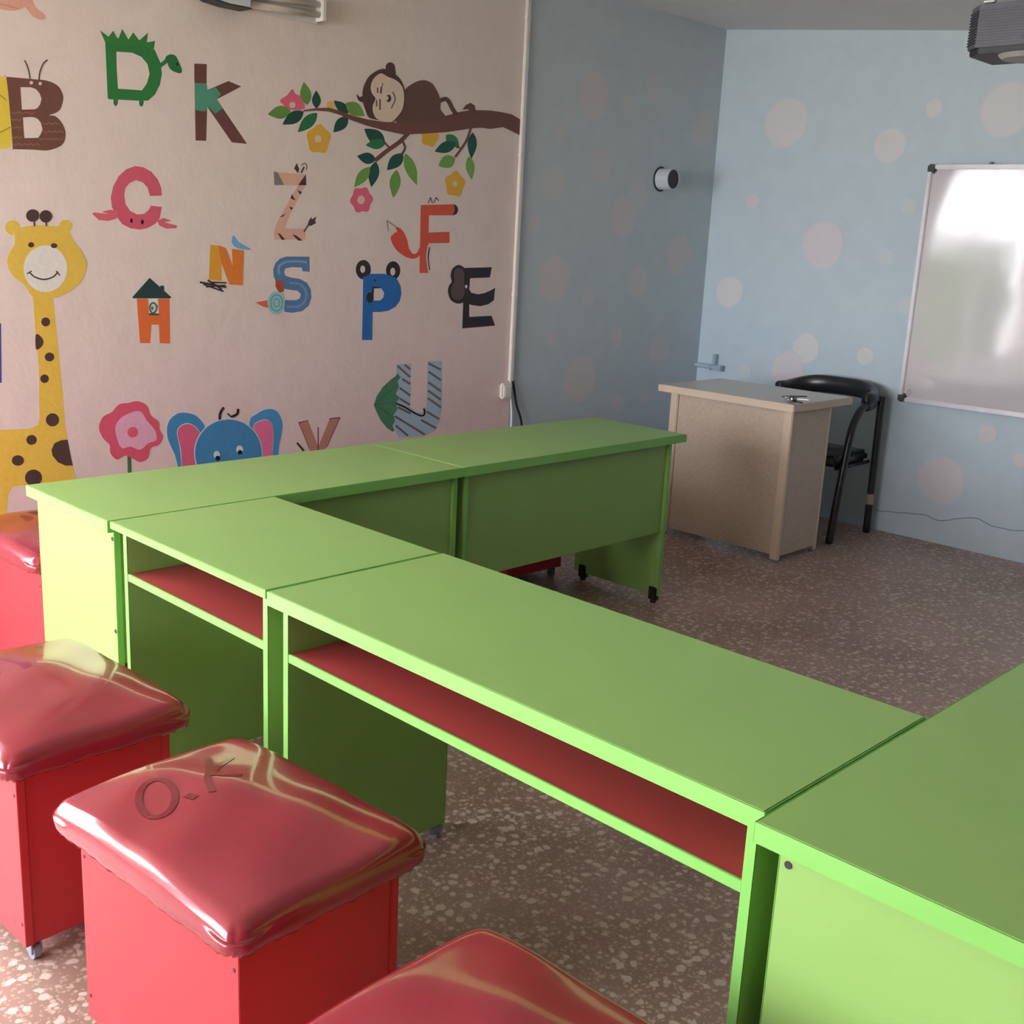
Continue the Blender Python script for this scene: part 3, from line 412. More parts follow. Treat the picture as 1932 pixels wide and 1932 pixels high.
  ('body',(0.84,0.555,0.093),0,[[(0.4194,1.2542),(0.4927,1.2481),(0.4993,1.169),(0.5058,1.0458),(0.514,0.889),(0.5175,0.7615),(0.5265,0.6769),(0.5391,0.5975),(0.5508,0.5369),(0.539,0.1617),(0.4467,0.1785),(0.45,0.5035),(0.3447,0.5393),(0.3046,0.5379),(0.2878,0.5114),(0.2793,0.4488),(0.2642,0.2118),(0.1682,0.2292),(0.1744,0.5137),(0.1574,0.7006),(0.2011,0.7513),(0.2722,0.7573),(0.3812,0.7528),(0.4116,0.7628),(0.4204,0.7885),(0.4278,0.9873),(0.422,1.1098)]]),
  ('ear',(0.84,0.601,0.102),1,[[(0.3851,1.4883),(0.3839,1.4817),(0.3809,1.4755),(0.3765,1.47),(0.3709,1.4658),(0.3645,1.4631),(0.3578,1.462),(0.3512,1.4626),(0.3451,1.4649),(0.3401,1.4688),(0.3363,1.4739),(0.3341,1.4799),(0.3336,1.4864),(0.3349,1.4929),(0.3378,1.4991),(0.3421,1.5045),(0.3477,1.5087),(0.354,1.5115),(0.3607,1.5126),(0.3673,1.5121),(0.3734,1.5098),(0.3785,1.506),(0.3824,1.5009),(0.3846,1.4949)]]),
  ('ear',(0.84,0.601,0.102),1,[[(0.5799,1.5005),(0.5788,1.4946),(0.576,1.489),(0.5718,1.4842),(0.5664,1.4804),(0.5603,1.4779),(0.5538,1.4769),(0.5473,1.4775),(0.5414,1.4795),(0.5364,1.4829),(0.5327,1.4874),(0.5305,1.4928),(0.53,1.4986),(0.5311,1.5044),(0.5338,1.5099),(0.538,1.5148),(0.5433,1.5186),(0.5494,1.5211),(0.5559,1.5221),(0.5624,1.5216),(0.5683,1.5196),(0.5733,1.5162),(0.5771,1.5117),(0.5794,1.5063)]]),
  ('head',(0.84,0.573,0.099),2,[[(0.3705,1.4791),(0.3874,1.488),(0.4107,1.4935),(0.4337,1.4971),(0.4541,1.4991),(0.4741,1.4991),(0.4943,1.4983),(0.5161,1.4979),(0.538,1.4966),(0.5557,1.4918),(0.5661,1.4817),(0.5722,1.4679),(0.579,1.4539),(0.5888,1.4404),(0.5993,1.4265),(0.6089,1.4126),(0.6176,1.3989),(0.6253,1.3851),(0.6294,1.3705),(0.6285,1.3542),(0.6239,1.3372),(0.6176,1.3215),(0.6103,1.308),(0.6013,1.296),(0.5903,1.2846),(0.5765,1.2734),(0.5607,1.263),(0.5443,1.254),(0.5286,1.2466),(0.5123,1.2407),(0.4934,1.2372),(0.4688,1.2355),(0.4418,1.2361),(0.4199,1.2411),(0.4078,1.2529),(0.4006,1.269),(0.3921,1.2839),(0.3789,1.2952),(0.3644,1.3053),(0.3523,1.316),(0.3437,1.3281),(0.3375,1.3408),(0.334,1.3537),(0.3337,1.3673),(0.3361,1.3812),(0.3404,1.3945),(0.3475,1.4061),(0.3564,1.4172),(0.3636,1.4298),(0.365,1.4464),(0.3647,1.4645)]]),
  ('muzzle',(0.84,0.816,0.769),3,[[(0.5531,1.3451),(0.5507,1.3283),(0.5452,1.3121),(0.5368,1.2972),(0.5259,1.2841),(0.5128,1.2734),(0.4982,1.2655),(0.4826,1.2606),(0.4667,1.259),(0.451,1.2606),(0.4361,1.2654),(0.4227,1.2733),(0.4111,1.2837),(0.402,1.2965),(0.3954,1.3109),(0.3918,1.3266),(0.3912,1.3429),(0.3936,1.3592),(0.399,1.3749),(0.4071,1.3895),(0.4176,1.4023),(0.4302,1.413),(0.4444,1.421),(0.4596,1.4262),(0.4754,1.4282),(0.4911,1.4271),(0.5061,1.4227),(0.5199,1.4152),(0.5318,1.405),(0.5414,1.3923),(0.5484,1.3777),(0.5523,1.3618)]]),
  ('smile',(0.073,0.057,0.057),4,[[(0.4087,1.329),(0.4124,1.3252),(0.4166,1.3206),(0.4221,1.3156),(0.4285,1.3114),(0.4359,1.3081),(0.4445,1.3053),(0.4536,1.3032),(0.4628,1.3024),(0.4721,1.3033),(0.4816,1.3054),(0.4906,1.3085),(0.4985,1.312),(0.5054,1.3167),(0.5112,1.3222),(0.5157,1.3274),(0.5196,1.3317),(0.5155,1.3351),(0.5116,1.3308),(0.5072,1.3258),(0.5019,1.3207),(0.496,1.3167),(0.4888,1.3135),(0.4803,1.3106),(0.4715,1.3086),(0.4631,1.3078),(0.4548,1.3085),(0.4463,1.3104),(0.4382,1.3131),(0.4313,1.3161),(0.4256,1.3198),(0.4206,1.3245),(0.4165,1.3289),(0.4128,1.3328)]]),
  ('smile',(0.072,0.057,0.057),4,[[(0.4024,1.3231),(0.4207,1.3336),(0.4187,1.3372),(0.4005,1.3267)]]),
  ('smile',(0.074,0.058,0.058),4,[[(0.5085,1.3353),(0.5225,1.3186),(0.526,1.3213),(0.512,1.3381)]]),
  ('eye',(0.095,0.05,0.047),3,[[(0.4337,1.4288),(0.4332,1.4264),(0.4319,1.4241),(0.4301,1.4221),(0.4278,1.4206),(0.4251,1.4196),(0.4223,1.4192),(0.4195,1.4194),(0.417,1.4203),(0.4148,1.4217),(0.4132,1.4236),(0.4123,1.4258),(0.412,1.4282),(0.4125,1.4307),(0.4137,1.433),(0.4156,1.435),(0.4179,1.4365),(0.4205,1.4375),(0.4233,1.4379),(0.4261,1.4377),(0.4287,1.4368),(0.4308,1.4354),(0.4325,1.4335),(0.4334,1.4313)]]),
  ('eye',(0.096,0.051,0.047),3,[[(0.5197,1.4283),(0.5191,1.4259),(0.5178,1.4238),(0.5157,1.4219),(0.5131,1.4204),(0.5101,1.4194),(0.5069,1.419),(0.5037,1.4192),(0.5007,1.42),(0.4983,1.4214),(0.4964,1.4232),(0.4953,1.4253),(0.495,1.4276),(0.4955,1.4299),(0.4969,1.4321),(0.4989,1.434),(0.5015,1.4355),(0.5045,1.4364),(0.5077,1.4368),(0.5109,1.4366),(0.5139,1.4358),(0.5164,1.4345),(0.5182,1.4327),(0.5194,1.4306)]]),
  ('horn',(0.095,0.05,0.047),3,[[(0.4579,1.5336),(0.4568,1.5279),(0.4541,1.5224),(0.45,1.5177),(0.4448,1.5139),(0.4389,1.5115),(0.4326,1.5105),(0.4265,1.511),(0.4208,1.5129),(0.4161,1.5162),(0.4126,1.5206),(0.4105,1.5258),(0.41,1.5315),(0.4111,1.5372),(0.4138,1.5426),(0.4178,1.5473),(0.4229,1.551),(0.4288,1.5535),(0.435,1.5546),(0.4412,1.5541),(0.4469,1.5522),(0.4517,1.5489),(0.4552,1.5445),(0.4574,1.5393)]]),
  ('horn',(0.096,0.051,0.047),3,[[(0.5052,1.5328),(0.5041,1.527),(0.5015,1.5215),(0.4976,1.5168),(0.4926,1.513),(0.4869,1.5105),(0.4808,1.5095),(0.4749,1.5101),(0.4694,1.512),(0.4649,1.5154),(0.4614,1.5198),(0.4594,1.5251),(0.4589,1.5308),(0.46,1.5365),(0.4626,1.542),(0.4665,1.5467),(0.4714,1.5505),(0.4771,1.553),(0.4831,1.554),(0.4891,1.5535),(0.4946,1.5516),(0.4992,1.5483),(0.5026,1.5438),(0.5047,1.5386)]]),
  ('horn',(0.095,0.05,0.047),3,[[(0.4357,1.5173),(0.4358,1.4949),(0.4412,1.4954),(0.4411,1.5178)]]),
  ('horn',(0.096,0.051,0.047),3,[[(0.4803,1.5176),(0.4793,1.4967),(0.4848,1.4969),(0.4858,1.5178)]]),
  ('spot',(0.096,0.051,0.047),1,[[(0.479,1.1493),(0.4782,1.145),(0.4763,1.1411),(0.4735,1.1377),(0.4699,1.1352),(0.4658,1.1336),(0.4614,1.1332),(0.4571,1.1338),(0.4532,1.1355),(0.4499,1.1382),(0.4474,1.1417),(0.446,1.1456),(0.4456,1.1499),(0.4464,1.1541),(0.4483,1.158),(0.4511,1.1614),(0.4547,1.1639),(0.4588,1.1655),(0.4631,1.166),(0.4674,1.1653),(0.4713,1.1636),(0.4747,1.161),(0.4772,1.1575),(0.4786,1.1535)]]),
  ('spot',(0.096,0.051,0.047),1,[[(0.488,1.018),(0.4872,1.0137),(0.4852,1.0098),(0.4821,1.0064),(0.4782,1.0039),(0.4737,1.0025),(0.469,1.0021),(0.4644,1.0029),(0.4601,1.0047),(0.4565,1.0075),(0.4538,1.0111),(0.4522,1.0152),(0.4518,1.0195),(0.4526,1.0238),(0.4547,1.0277),(0.4577,1.031),(0.4616,1.0335),(0.466,1.035),(0.4707,1.0354),(0.4754,1.0347),(0.4797,1.0328),(0.4833,1.03),(0.486,1.0265),(0.4876,1.0224)]]),
  ('spot',(0.096,0.051,0.047),1,[[(0.4632,0.9372),(0.4624,0.933),(0.4606,0.9292),(0.4579,0.926),(0.4544,0.9236),(0.4504,0.9222),(0.4461,0.9219),(0.442,0.9227),(0.4382,0.9246),(0.435,0.9273),(0.4326,0.9308),(0.4312,0.9347),(0.4308,0.9389),(0.4316,0.9431),(0.4334,0.9468),(0.4361,0.95),(0.4396,0.9524),(0.4436,0.9538),(0.4478,0.9542),(0.452,0.9534),(0.4558,0.9516),(0.459,0.9488),(0.4614,0.9454),(0.4629,0.9414)]]),
  ('spot',(0.096,0.051,0.047),1,[[(0.4945,0.7775),(0.4933,0.771),(0.4905,0.7651),(0.4862,0.7601),(0.4807,0.7565),(0.4744,0.7545),(0.4678,0.7542),(0.4613,0.7556),(0.4554,0.7587),(0.4503,0.7631),(0.4466,0.7687),(0.4444,0.775),(0.4439,0.7816),(0.4451,0.788),(0.4479,0.7939),(0.4522,0.7988),(0.4576,0.8024),(0.4638,0.8044),(0.4704,0.8048),(0.4769,0.8034),(0.4829,0.8004),(0.4879,0.796),(0.4917,0.7904),(0.494,0.7841)]]),
  ('spot',(0.095,0.05,0.047),1,[[(0.4055,0.7077),(0.4046,0.7029),(0.4023,0.6985),(0.399,0.6949),(0.3947,0.6923),(0.3898,0.6909),(0.3847,0.6907),(0.3796,0.6919),(0.3749,0.6942),(0.371,0.6976),(0.3681,0.7018),(0.3664,0.7065),(0.366,0.7114),(0.3669,0.7162),(0.3691,0.7206),(0.3725,0.7242),(0.3767,0.7268),(0.3816,0.7282),(0.3867,0.7284),(0.3918,0.7273),(0.3965,0.725),(0.4004,0.7216),(0.4034,0.7174),(0.4051,0.7127)]]),
  ('spot',(0.094,0.05,0.046),1,[[(0.353,0.6338),(0.352,0.6287),(0.3494,0.6241),(0.3456,0.6203),(0.3407,0.6176),(0.3352,0.6162),(0.3293,0.6161),(0.3235,0.6175),(0.3182,0.6201),(0.3137,0.6238),(0.3104,0.6283),(0.3084,0.6334),(0.308,0.6386),(0.309,0.6437),(0.3116,0.6483),(0.3153,0.6521),(0.3202,0.6548),(0.3257,0.6562),(0.3316,0.6563),(0.3374,0.655),(0.3427,0.6524),(0.3472,0.6487),(0.3506,0.6442),(0.3526,0.6391)]]),
  ('spot',(0.095,0.05,0.047),1,[[(0.4178,0.5593),(0.4163,0.5512),(0.4126,0.5438),(0.4071,0.5378),(0.4,0.5335),(0.392,0.5313),(0.3835,0.5313),(0.3752,0.5334),(0.3676,0.5375),(0.3612,0.5434),(0.3565,0.5506),(0.3537,0.5587),(0.3531,0.567),(0.3546,0.5751),(0.3582,0.5824),(0.3637,0.5883),(0.3706,0.5926),(0.3786,0.5949),(0.387,0.595),(0.3953,0.593),(0.403,0.5889),(0.4094,0.5831),(0.4143,0.5759),(0.4171,0.5678)]]),
  ('spot',(0.095,0.05,0.047),1,[[(0.4222,1.1025),(0.4262,1.1062),(0.4317,1.1042),(0.4369,1.1003),(0.4418,1.0952),(0.4465,1.0884),(0.4495,1.0816),(0.4499,1.0753),(0.4486,1.069),(0.446,1.0633),(0.4418,1.0581),(0.4362,1.0534),(0.4311,1.0504),(0.4267,1.048),(0.4227,1.0473),(0.4202,1.052),(0.4194,1.0672),(0.4201,1.0878)]]),
  ('spot',(0.097,0.051,0.048),1,[[(0.5242,0.6979),(0.5314,0.644),(0.5396,0.5941),(0.5128,0.5958),(0.4813,0.6136),(0.4621,0.6414),(0.4595,0.6642),(0.4722,0.6886),(0.4983,0.6977)]]),
 ]),
 ('painted_flower', 'pink painted flower on green stem beside giraffe', [
  ('stem',(0.077,0.196,0.082),0,[[(0.7663,0.6128),(0.7662,0.5945),(0.7661,0.574),(0.7657,0.5449),(0.7646,0.5045),(0.7622,0.4416),(0.7589,0.3608),(0.7556,0.2828),(0.7532,0.2254),(0.7703,0.2225),(0.7727,0.28),(0.776,0.3583),(0.7793,0.4393),(0.7816,0.5024),(0.7827,0.5432),(0.7831,0.5725),(0.7831,0.5932),(0.7832,0.6115)]]),
  ('petals',(0.761,0.112,0.189),1,[[(0.8212,0.8267),(0.8352,0.8216),(0.8488,0.8136),(0.8596,0.8039),(0.8651,0.792),(0.8677,0.7785),(0.8728,0.7658),(0.8842,0.7554),(0.898,0.7459),(0.9082,0.7358),(0.9112,0.7245),(0.9104,0.7126),(0.9109,0.7014),(0.9159,0.6916),(0.9222,0.6824),(0.9248,0.6727),(0.9214,0.6613),(0.9144,0.6495),(0.9054,0.6401),(0.8935,0.6362),(0.8797,0.6348),(0.8686,0.63),(0.8636,0.6179),(0.8614,0.6025),(0.8565,0.5901),(0.846,0.5824),(0.8329,0.5777),(0.8199,0.5768),(0.8079,0.5816),(0.796,0.59),(0.7849,0.5976),(0.7754,0.6035),(0.7667,0.6086),(0.7572,0.6107),(0.7456,0.6067),(0.7331,0.5997),(0.7217,0.5976),(0.7113,0.6042),(0.7018,0.6155),(0.6951,0.6272),(0.6935,0.6382),(0.6946,0.6498),(0.693,0.6608),(0.6856,0.6702),(0.6756,0.6792),(0.6668,0.6898),(0.6597,0.7035),(0.6538,0.7189),(0.6517,0.734),(0.6547,0.7488),(0.6614,0.7633),(0.6703,0.7751),(0.6819,0.782),(0.6957,0.7863),(0.7085,0.7918),(0.7182,0.8011),(0.7269,0.8115),(0.737,0.8193),(0.7499,0.8223),(0.7643,0.8227),(0.7788,0.823),(0.793,0.8252),(0.8073,0.8274)]]),
  ('inner_petals',(0.84,0.433,0.592),2,[[(0.7773,0.7799),(0.7936,0.7845),(0.8115,0.7878),(0.8269,0.7862),(0.8374,0.7767),(0.8454,0.7621),(0.8542,0.747),(0.8663,0.7327),(0.8792,0.7179),(0.889,0.7033),(0.8948,0.6881),(0.8973,0.6732),(0.8951,0.6617),(0.886,0.6565),(0.8722,0.6548),(0.8584,0.6515),(0.8464,0.6431),(0.8343,0.6332),(0.8216,0.6279),(0.8077,0.6315),(0.7932,0.6397),(0.7796,0.6456),(0.7667,0.6444),(0.7546,0.6408),(0.7443,0.6423),(0.7362,0.6528),(0.7298,0.6683),(0.725,0.6844),(0.7212,0.7003),(0.7191,0.7167),(0.7199,0.7314),(0.7247,0.7435),(0.7325,0.7539),(0.7418,0.7628),(0.7521,0.7699),(0.7639,0.7755)]]),
  ('centre',(0.77,0.129,0.197),3,[[(0.8148,0.7011),(0.8138,0.6956),(0.8114,0.6906),(0.8076,0.6864),(0.8028,0.6834),(0.7973,0.6818),(0.7914,0.6816),(0.7856,0.6829),(0.7803,0.6855),(0.7757,0.6893),(0.7723,0.6941),(0.7703,0.6995),(0.7697,0.7051),(0.7707,0.7105),(0.7731,0.7155),(0.7768,0.7196),(0.7816,0.7226),(0.7871,0.7243),(0.7929,0.7245),(0.7987,0.7233),(0.8041,0.7207),(0.8087,0.7169),(0.8121,0.7121),(0.8142,0.7067)]]),
 ]),
 ('painted_elephant', 'blue painted elephant head with pink ears above desk edge', [
  ('ear_rim',(0.737,0.72,0.84),0,[[(0.9401,0.7023),(0.9425,0.7166),(0.9469,0.7297),(0.9537,0.7412),(0.9637,0.751),(0.9761,0.7592),(0.9884,0.7651),(0.9995,0.7681),(1.0105,0.7687),(1.0227,0.7679),(1.0372,0.7657),(1.0529,0.7619),(1.067,0.7568),(1.0781,0.7507),(1.0876,0.7433),(1.0966,0.7342),(1.1064,0.7238),(1.1155,0.7116),(1.1214,0.6956),(1.1222,0.6778),(1.1196,0.6561),(1.1154,0.6219),(1.1117,0.562),(1.1067,0.4906),(1.0947,0.4405),(1.0689,0.427),(1.036,0.4349),(1.0102,0.4508),(0.9978,0.4744),(0.9921,0.506),(0.9874,0.5344),(0.9827,0.5546),(0.9789,0.5718),(0.9735,0.5897),(0.9641,0.6103),(0.9534,0.6318),(0.9453,0.652),(0.9413,0.6701),(0.9396,0.6869)]]),
  ('ear_rim',(0.737,0.72,0.84),0,[[(1.3322,0.7008),(1.3398,0.7206),(1.3531,0.7278),(1.3679,0.7334),(1.3835,0.7416),(1.4007,0.7482),(1.4174,0.7523),(1.4331,0.7534),(1.4483,0.7519),(1.4617,0.7485),(1.4726,0.7435),(1.4816,0.7365),(1.4898,0.7265),(1.4982,0.7124),(1.5058,0.6951),(1.5103,0.677),(1.5102,0.6584),(1.507,0.6389),(1.5029,0.6185),(1.4984,0.6014),(1.4928,0.584),(1.4875,0.5554),(1.4865,0.5024),(1.4865,0.4379),(1.4772,0.3927),(1.4495,0.3786),(1.4125,0.384),(1.3827,0.4045),(1.3669,0.4433),(1.3578,0.4969),(1.3498,0.5508),(1.3401,0.6051),(1.333,0.6599)]]),
  ('ear',(0.072,0.286,0.547),1,[[(0.9429,0.7005),(0.945,0.7146),(0.9492,0.7274),(0.9557,0.7386),(0.9653,0.7483),(0.9773,0.7564),(0.9893,0.7621),(1.0001,0.765),(1.0109,0.7657),(1.0227,0.7648),(1.0369,0.7626),(1.0521,0.7589),(1.0658,0.754),(1.0767,0.748),(1.0859,0.7408),(1.0946,0.7318),(1.104,0.7217),(1.1129,0.7098),(1.1184,0.6942),(1.119,0.6769),(1.1162,0.6559),(1.1121,0.623),(1.1093,0.5644),(1.1051,0.4936),(1.0936,0.4436),(1.0682,0.4303),(1.0358,0.4381),(1.0104,0.454),(0.9983,0.4775),(0.9928,0.509),(0.9884,0.5373),(0.9839,0.5574),(0.9805,0.5744),(0.9754,0.592),(0.9667,0.6121),(0.9565,0.6327),(0.9486,0.6519),(0.9445,0.6694),(0.9427,0.6855)]]),
  ('ear',(0.081,0.322,0.616),1,[[(1.3351,0.6986),(1.3423,0.7181),(1.3552,0.725),(1.3697,0.7305),(1.3849,0.7384),(1.4016,0.745),(1.4178,0.749),(1.4331,0.7501),(1.4479,0.7487),(1.461,0.7453),(1.4716,0.7404),(1.4803,0.7335),(1.4882,0.7236),(1.4962,0.7097),(1.5034,0.6928),(1.5074,0.675),(1.5069,0.657),(1.5033,0.6382),(1.4991,0.6189),(1.4947,0.6027),(1.4896,0.5861),(1.4852,0.5583),(1.4851,0.5056),(1.4856,0.4413),(1.4765,0.3961),(1.4492,0.382),(1.4128,0.3873),(1.3834,0.4077),(1.368,0.4464),(1.3594,0.4997),(1.3523,0.553),(1.3436,0.6059),(1.3365,0.6587)]]),
  ('inner_ear_rim',(0.737,0.72,0.84),2,[[(0.9873,0.6813),(0.9891,0.6945),(0.9939,0.7028),(1.0007,0.7092),(1.0101,0.7149),(1.0217,0.7187),(1.0332,0.72),(1.0442,0.7185),(1.0551,0.7144),(1.0655,0.7084),(1.0758,0.7),(1.0857,0.6895),(1.093,0.6788),(1.0969,0.6702),(1.0982,0.6615),(1.0982,0.6484),(1.0972,0.6306),(1.0943,0.608),(1.089,0.5781),(1.0824,0.5329),(1.0749,0.4808),(1.0644,0.4441),(1.0475,0.4304),(1.0274,0.4323),(1.0123,0.4506),(1.0063,0.4941),(1.0047,0.5539),(1.0015,0.6056),(0.9958,0.6396),(0.9901,0.6632)]]),
  ('inner_ear_rim',(0.737,0.72,0.84),2,[[(1.354,0.6767),(1.3626,0.6931),(1.3765,0.6988),(1.39,0.7019),(1.4015,0.7052),(1.4126,0.7059),(1.4232,0.704),(1.4336,0.6995),(1.4434,0.6924),(1.4511,0.6828),(1.456,0.6712),(1.4588,0.657),(1.4602,0.6392),(1.46,0.6191),(1.4584,0.5946),(1.4553,0.5594),(1.4538,0.5049),(1.4533,0.4413),(1.4467,0.3965),(1.4278,0.3814),(1.4026,0.3853),(1.3829,0.4044),(1.374,0.4433),(1.37,0.4972),(1.3658,0.5492),(1.3585,0.5979),(1.3537,0.6435)]]),
  ('inner_ear',(0.771,0.143,0.26),3,[[(0.9896,0.6789),(0.991,0.692),(0.9956,0.7001),(1.0022,0.7064),(1.0112,0.7119),(1.0224,0.7156),(1.0336,0.7169),(1.0442,0.7154),(1.0547,0.7114),(1.0647,0.7054),(1.0747,0.6971),(1.084,0.6868),(1.091,0.6765),(1.0945,0.6681),(1.0956,0.6596),(1.0953,0.647),(1.0939,0.6301),(1.091,0.609),(1.0865,0.5805),(1.0811,0.536),(1.0742,0.4839),(1.064,0.4473),(1.0474,0.4336),(1.0277,0.4354),(1.0128,0.4537),(1.0072,0.497),(1.0062,0.5565),(1.0045,0.6068),(0.999,0.6384),(0.9927,0.6612)]]),
  ('inner_ear',(0.84,0.194,0.361),3,[[(1.356,0.6738),(1.3641,0.6901),(1.3776,0.6957),(1.3907,0.6987),(1.4018,0.7019),(1.4127,0.7026),(1.4229,0.7007),(1.433,0.6963),(1.4425,0.6893),(1.4499,0.6798),(1.4545,0.6683),(1.457,0.6543),(1.4579,0.6368),(1.457,0.6173),(1.4546,0.5942),(1.4522,0.5617),(1.4523,0.5081),(1.4524,0.4447),(1.4461,0.3999),(1.4276,0.3848),(1.4028,0.3886),(1.3834,0.4077),(1.3748,0.4464),(1.3714,0.5001),(1.3683,0.5514),(1.3623,0.5974),(1.3565,0.6411)]]),
  ('head_rim',(0.737,0.72,0.84),4,[[(1.4017,0.555),(1.3993,0.5306),(1.3926,0.5073),(1.3818,0.4857),(1.3671,0.4663),(1.349,0.4496),(1.3279,0.4361),(1.3044,0.4261),(1.2791,0.4198),(1.2528,0.4174),(1.226,0.4188),(1.1995,0.424),(1.1739,0.4329),(1.1499,0.4451),(1.1279,0.4603),(1.1086,0.4781),(1.0923,0.4981),(1.0793,0.5198),(1.0701,0.5427),(1.0647,0.5661),(1.0632,0.5897),(1.0657,0.6128),(1.0721,0.6349),(1.0822,0.6555),(1.0959,0.6741),(1.1127,0.6904),(1.1325,0.7039),(1.1546,0.7143),(1.1787,0.7213),(1.2041,0.7248),(1.2303,0.7245),(1.2567,0.7205),(1.2825,0.7129),(1.3073,0.7017),(1.3302,0.6872),(1.3508,0.6698),(1.3685,0.6498),(1.3828,0.6278),(1.3933,0.6042),(1.3996,0.5797)]]),
  ('head',(0.072,0.274,0.537),5,[[(1.3963,0.5555),(1.394,0.5319),(1.3875,0.5094),(1.3771,0.4884),(1.3628,0.4696),(1.3453,0.4534),(1.3248,0.4403),(1.302,0.4306),(1.2776,0.4245),(1.252,0.4221),(1.2261,0.4235),(1.2004,0.4285),(1.1756,0.4371),(1.1522,0.4489),(1.1309,0.4636),(1.1122,0.4809),(1.0963,0.5003),(1.0838,0.5214),(1.0748,0.5435),(1.0695,0.5663),(1.0681,0.5892),(1.0705,0.6116),(1.0767,0.633),(1.0865,0.653),(1.0998,0.6712),(1.1162,0.6869),(1.1353,0.7),(1.1568,0.7101),(1.1802,0.7169),(1.2048,0.7202),(1.2302,0.72),(1.2558,0.7161),(1.2809,0.7087),(1.3049,0.6978),(1.3271,0.6838),(1.3471,0.6669),(1.3642,0.6475),(1.378,0.6261),(1.3881,0.6032),(1.3943,0.5795)]]),
  ('eye_white',(0.753,0.796,0.84),6,[[(1.1863,0.5693),(1.1857,0.5649),(1.1841,0.5608),(1.1816,0.5575),(1.1785,0.5551),(1.1748,0.5537),(1.1708,0.5535),(1.1669,0.5545),(1.1633,0.5567),(1.1602,0.5597),(1.1579,0.5636),(1.1565,0.5679),(1.156,0.5724),(1.1566,0.5768),(1.1582,0.5808),(1.1607,0.5842),(1.1638,0.5866),(1.1675,0.588),(1.1714,0.5881),(1.1753,0.5872),(1.1789,0.5851),(1.182,0.582),(1.1844,0.5782),(1.1858,0.5738)]]),
  ('eye_white',(0.753,0.796,0.84),6,[[(1.3014,0.5815),(1.3008,0.577),(1.299,0.5729),(1.2962,0.5696),(1.2926,0.5671),(1.2884,0.5658),(1.284,0.5657),(1.2795,0.5667),(1.2754,0.5689),(1.2719,0.572),(1.2692,0.576),(1.2676,0.5804),(1.267,0.585),(1.2677,0.5894),(1.2694,0.5935),(1.2722,0.5968),(1.2758,0.5993),(1.2799,0.6006),(1.2844,0.6008),(1.2888,0.5998),(1.2929,0.5976),(1.2965,0.5945),(1.2992,0.5905),(1.3009,0.5861)]]),
  ('pupil',(0.013,0.013,0.023),7,[[(1.1881,0.5545),(1.1876,0.5517),(1.1864,0.5491),(1.1844,0.5471),(1.1818,0.5456),(1.1789,0.5448),(1.1758,0.5448),(1.1726,0.5455),(1.1697,0.5469),(1.1672,0.5489),(1.1654,0.5514),(1.1642,0.5542),(1.1638,0.557),(1.1643,0.5598),(1.1655,0.5623),(1.1675,0.5644),(1.17,0.5659),(1.173,0.5666),(1.1761,0.5667),(1.1792,0.566),(1.1822,0.5646),(1.1846,0.5626),(1.1865,0.5601),(1.1877,0.5573)]]),
  ('pupil',(0.014,0.014,0.024),7,[[(1.2971,0.5694),(1.2967,0.5668),(1.2955,0.5645),(1.2936,0.5625),(1.2912,0.5612),(1.2884,0.5604),(1.2855,0.5604),(1.2825,0.5611),(1.2798,0.5624),(1.2774,0.5642),(1.2756,0.5665),(1.2745,0.5691),(1.2741,0.5718),(1.2746,0.5743),(1.2757,0.5767),(1.2776,0.5786),(1.28,0.58),(1.2827,0.5807),(1.2857,0.5808),(1.2887,0.5801),(1.2914,0.5788),(1.2938,0.577),(1.2956,0.5747),(1.2967,0.5721)]]),
  ('hair',(0.044,0.023,0.027),5,[[(1.2036,0.7774),(1.1992,0.772),(1.1947,0.7666),(1.1899,0.7601),(1.186,0.7531),(1.1839,0.7454),(1.1828,0.7372),(1.1822,0.73),(1.1816,0.723),(1.1936,0.7213),(1.1942,0.7284),(1.1948,0.7354),(1.1958,0.7428),(1.1974,0.7488),(1.2004,0.7542),(1.2047,0.76),(1.2091,0.7652),(1.2135,0.7706)]]),
  ('hair',(0.045,0.024,0.028),5,[[(1.2726,0.7635),(1.2718,0.7575),(1.2711,0.7521),(1.2699,0.7471),(1.2682,0.744),(1.2646,0.7417),(1.2584,0.7393),(1.252,0.7373),(1.2451,0.7351),(1.25,0.7248),(1.2568,0.727),(1.2637,0.7291),(1.2713,0.7321),(1.2779,0.7365),(1.2816,0.7428),(1.2833,0.7496),(1.284,0.7554),(1.2849,0.7613)]]),
  ('hair',(0.045,0.024,0.027),5,[[(1.2238,0.7451),(1.2262,0.7427),(1.2283,0.7405),(1.2308,0.7381),(1.2333,0.7357),(1.236,0.7333),(1.2389,0.7307),(1.2416,0.7283),(1.2444,0.7258),(1.2489,0.7299),(1.2461,0.7324),(1.2434,0.7347),(1.2405,0.7373),(1.2379,0.7396),(1.2355,0.7419),(1.2331,0.7443),(1.2309,0.7464),(1.2285,0.7488)]]),
 ]),
 ('painted_letter', 'faint brown painted letter V beside the elephant', [
  ('wing',(0.576,0.258,0.212),0,[[(1.5941,0.6749),(1.6453,0.6803),(1.6983,0.5614),(1.6988,0.4975),(1.6725,0.5003),(1.6518,0.5513)]]),
  ('wing',(0.557,0.244,0.208),0,[[(1.7648,0.6788),(1.8245,0.6805),(1.7455,0.5469),(1.7224,0.495),(1.7017,0.4971),(1.7042,0.5559)]]),
  ('outline',(0.18,0.076,0.067),1,[[(1.5936,0.6736),(1.6469,0.6792),(1.6458,0.6835),(1.5925,0.6779)]]),
  ('outline',(0.189,0.08,0.07),1,[[(1.7641,0.6776),(1.826,0.6787),(1.8253,0.6832),(1.7634,0.682)]]),
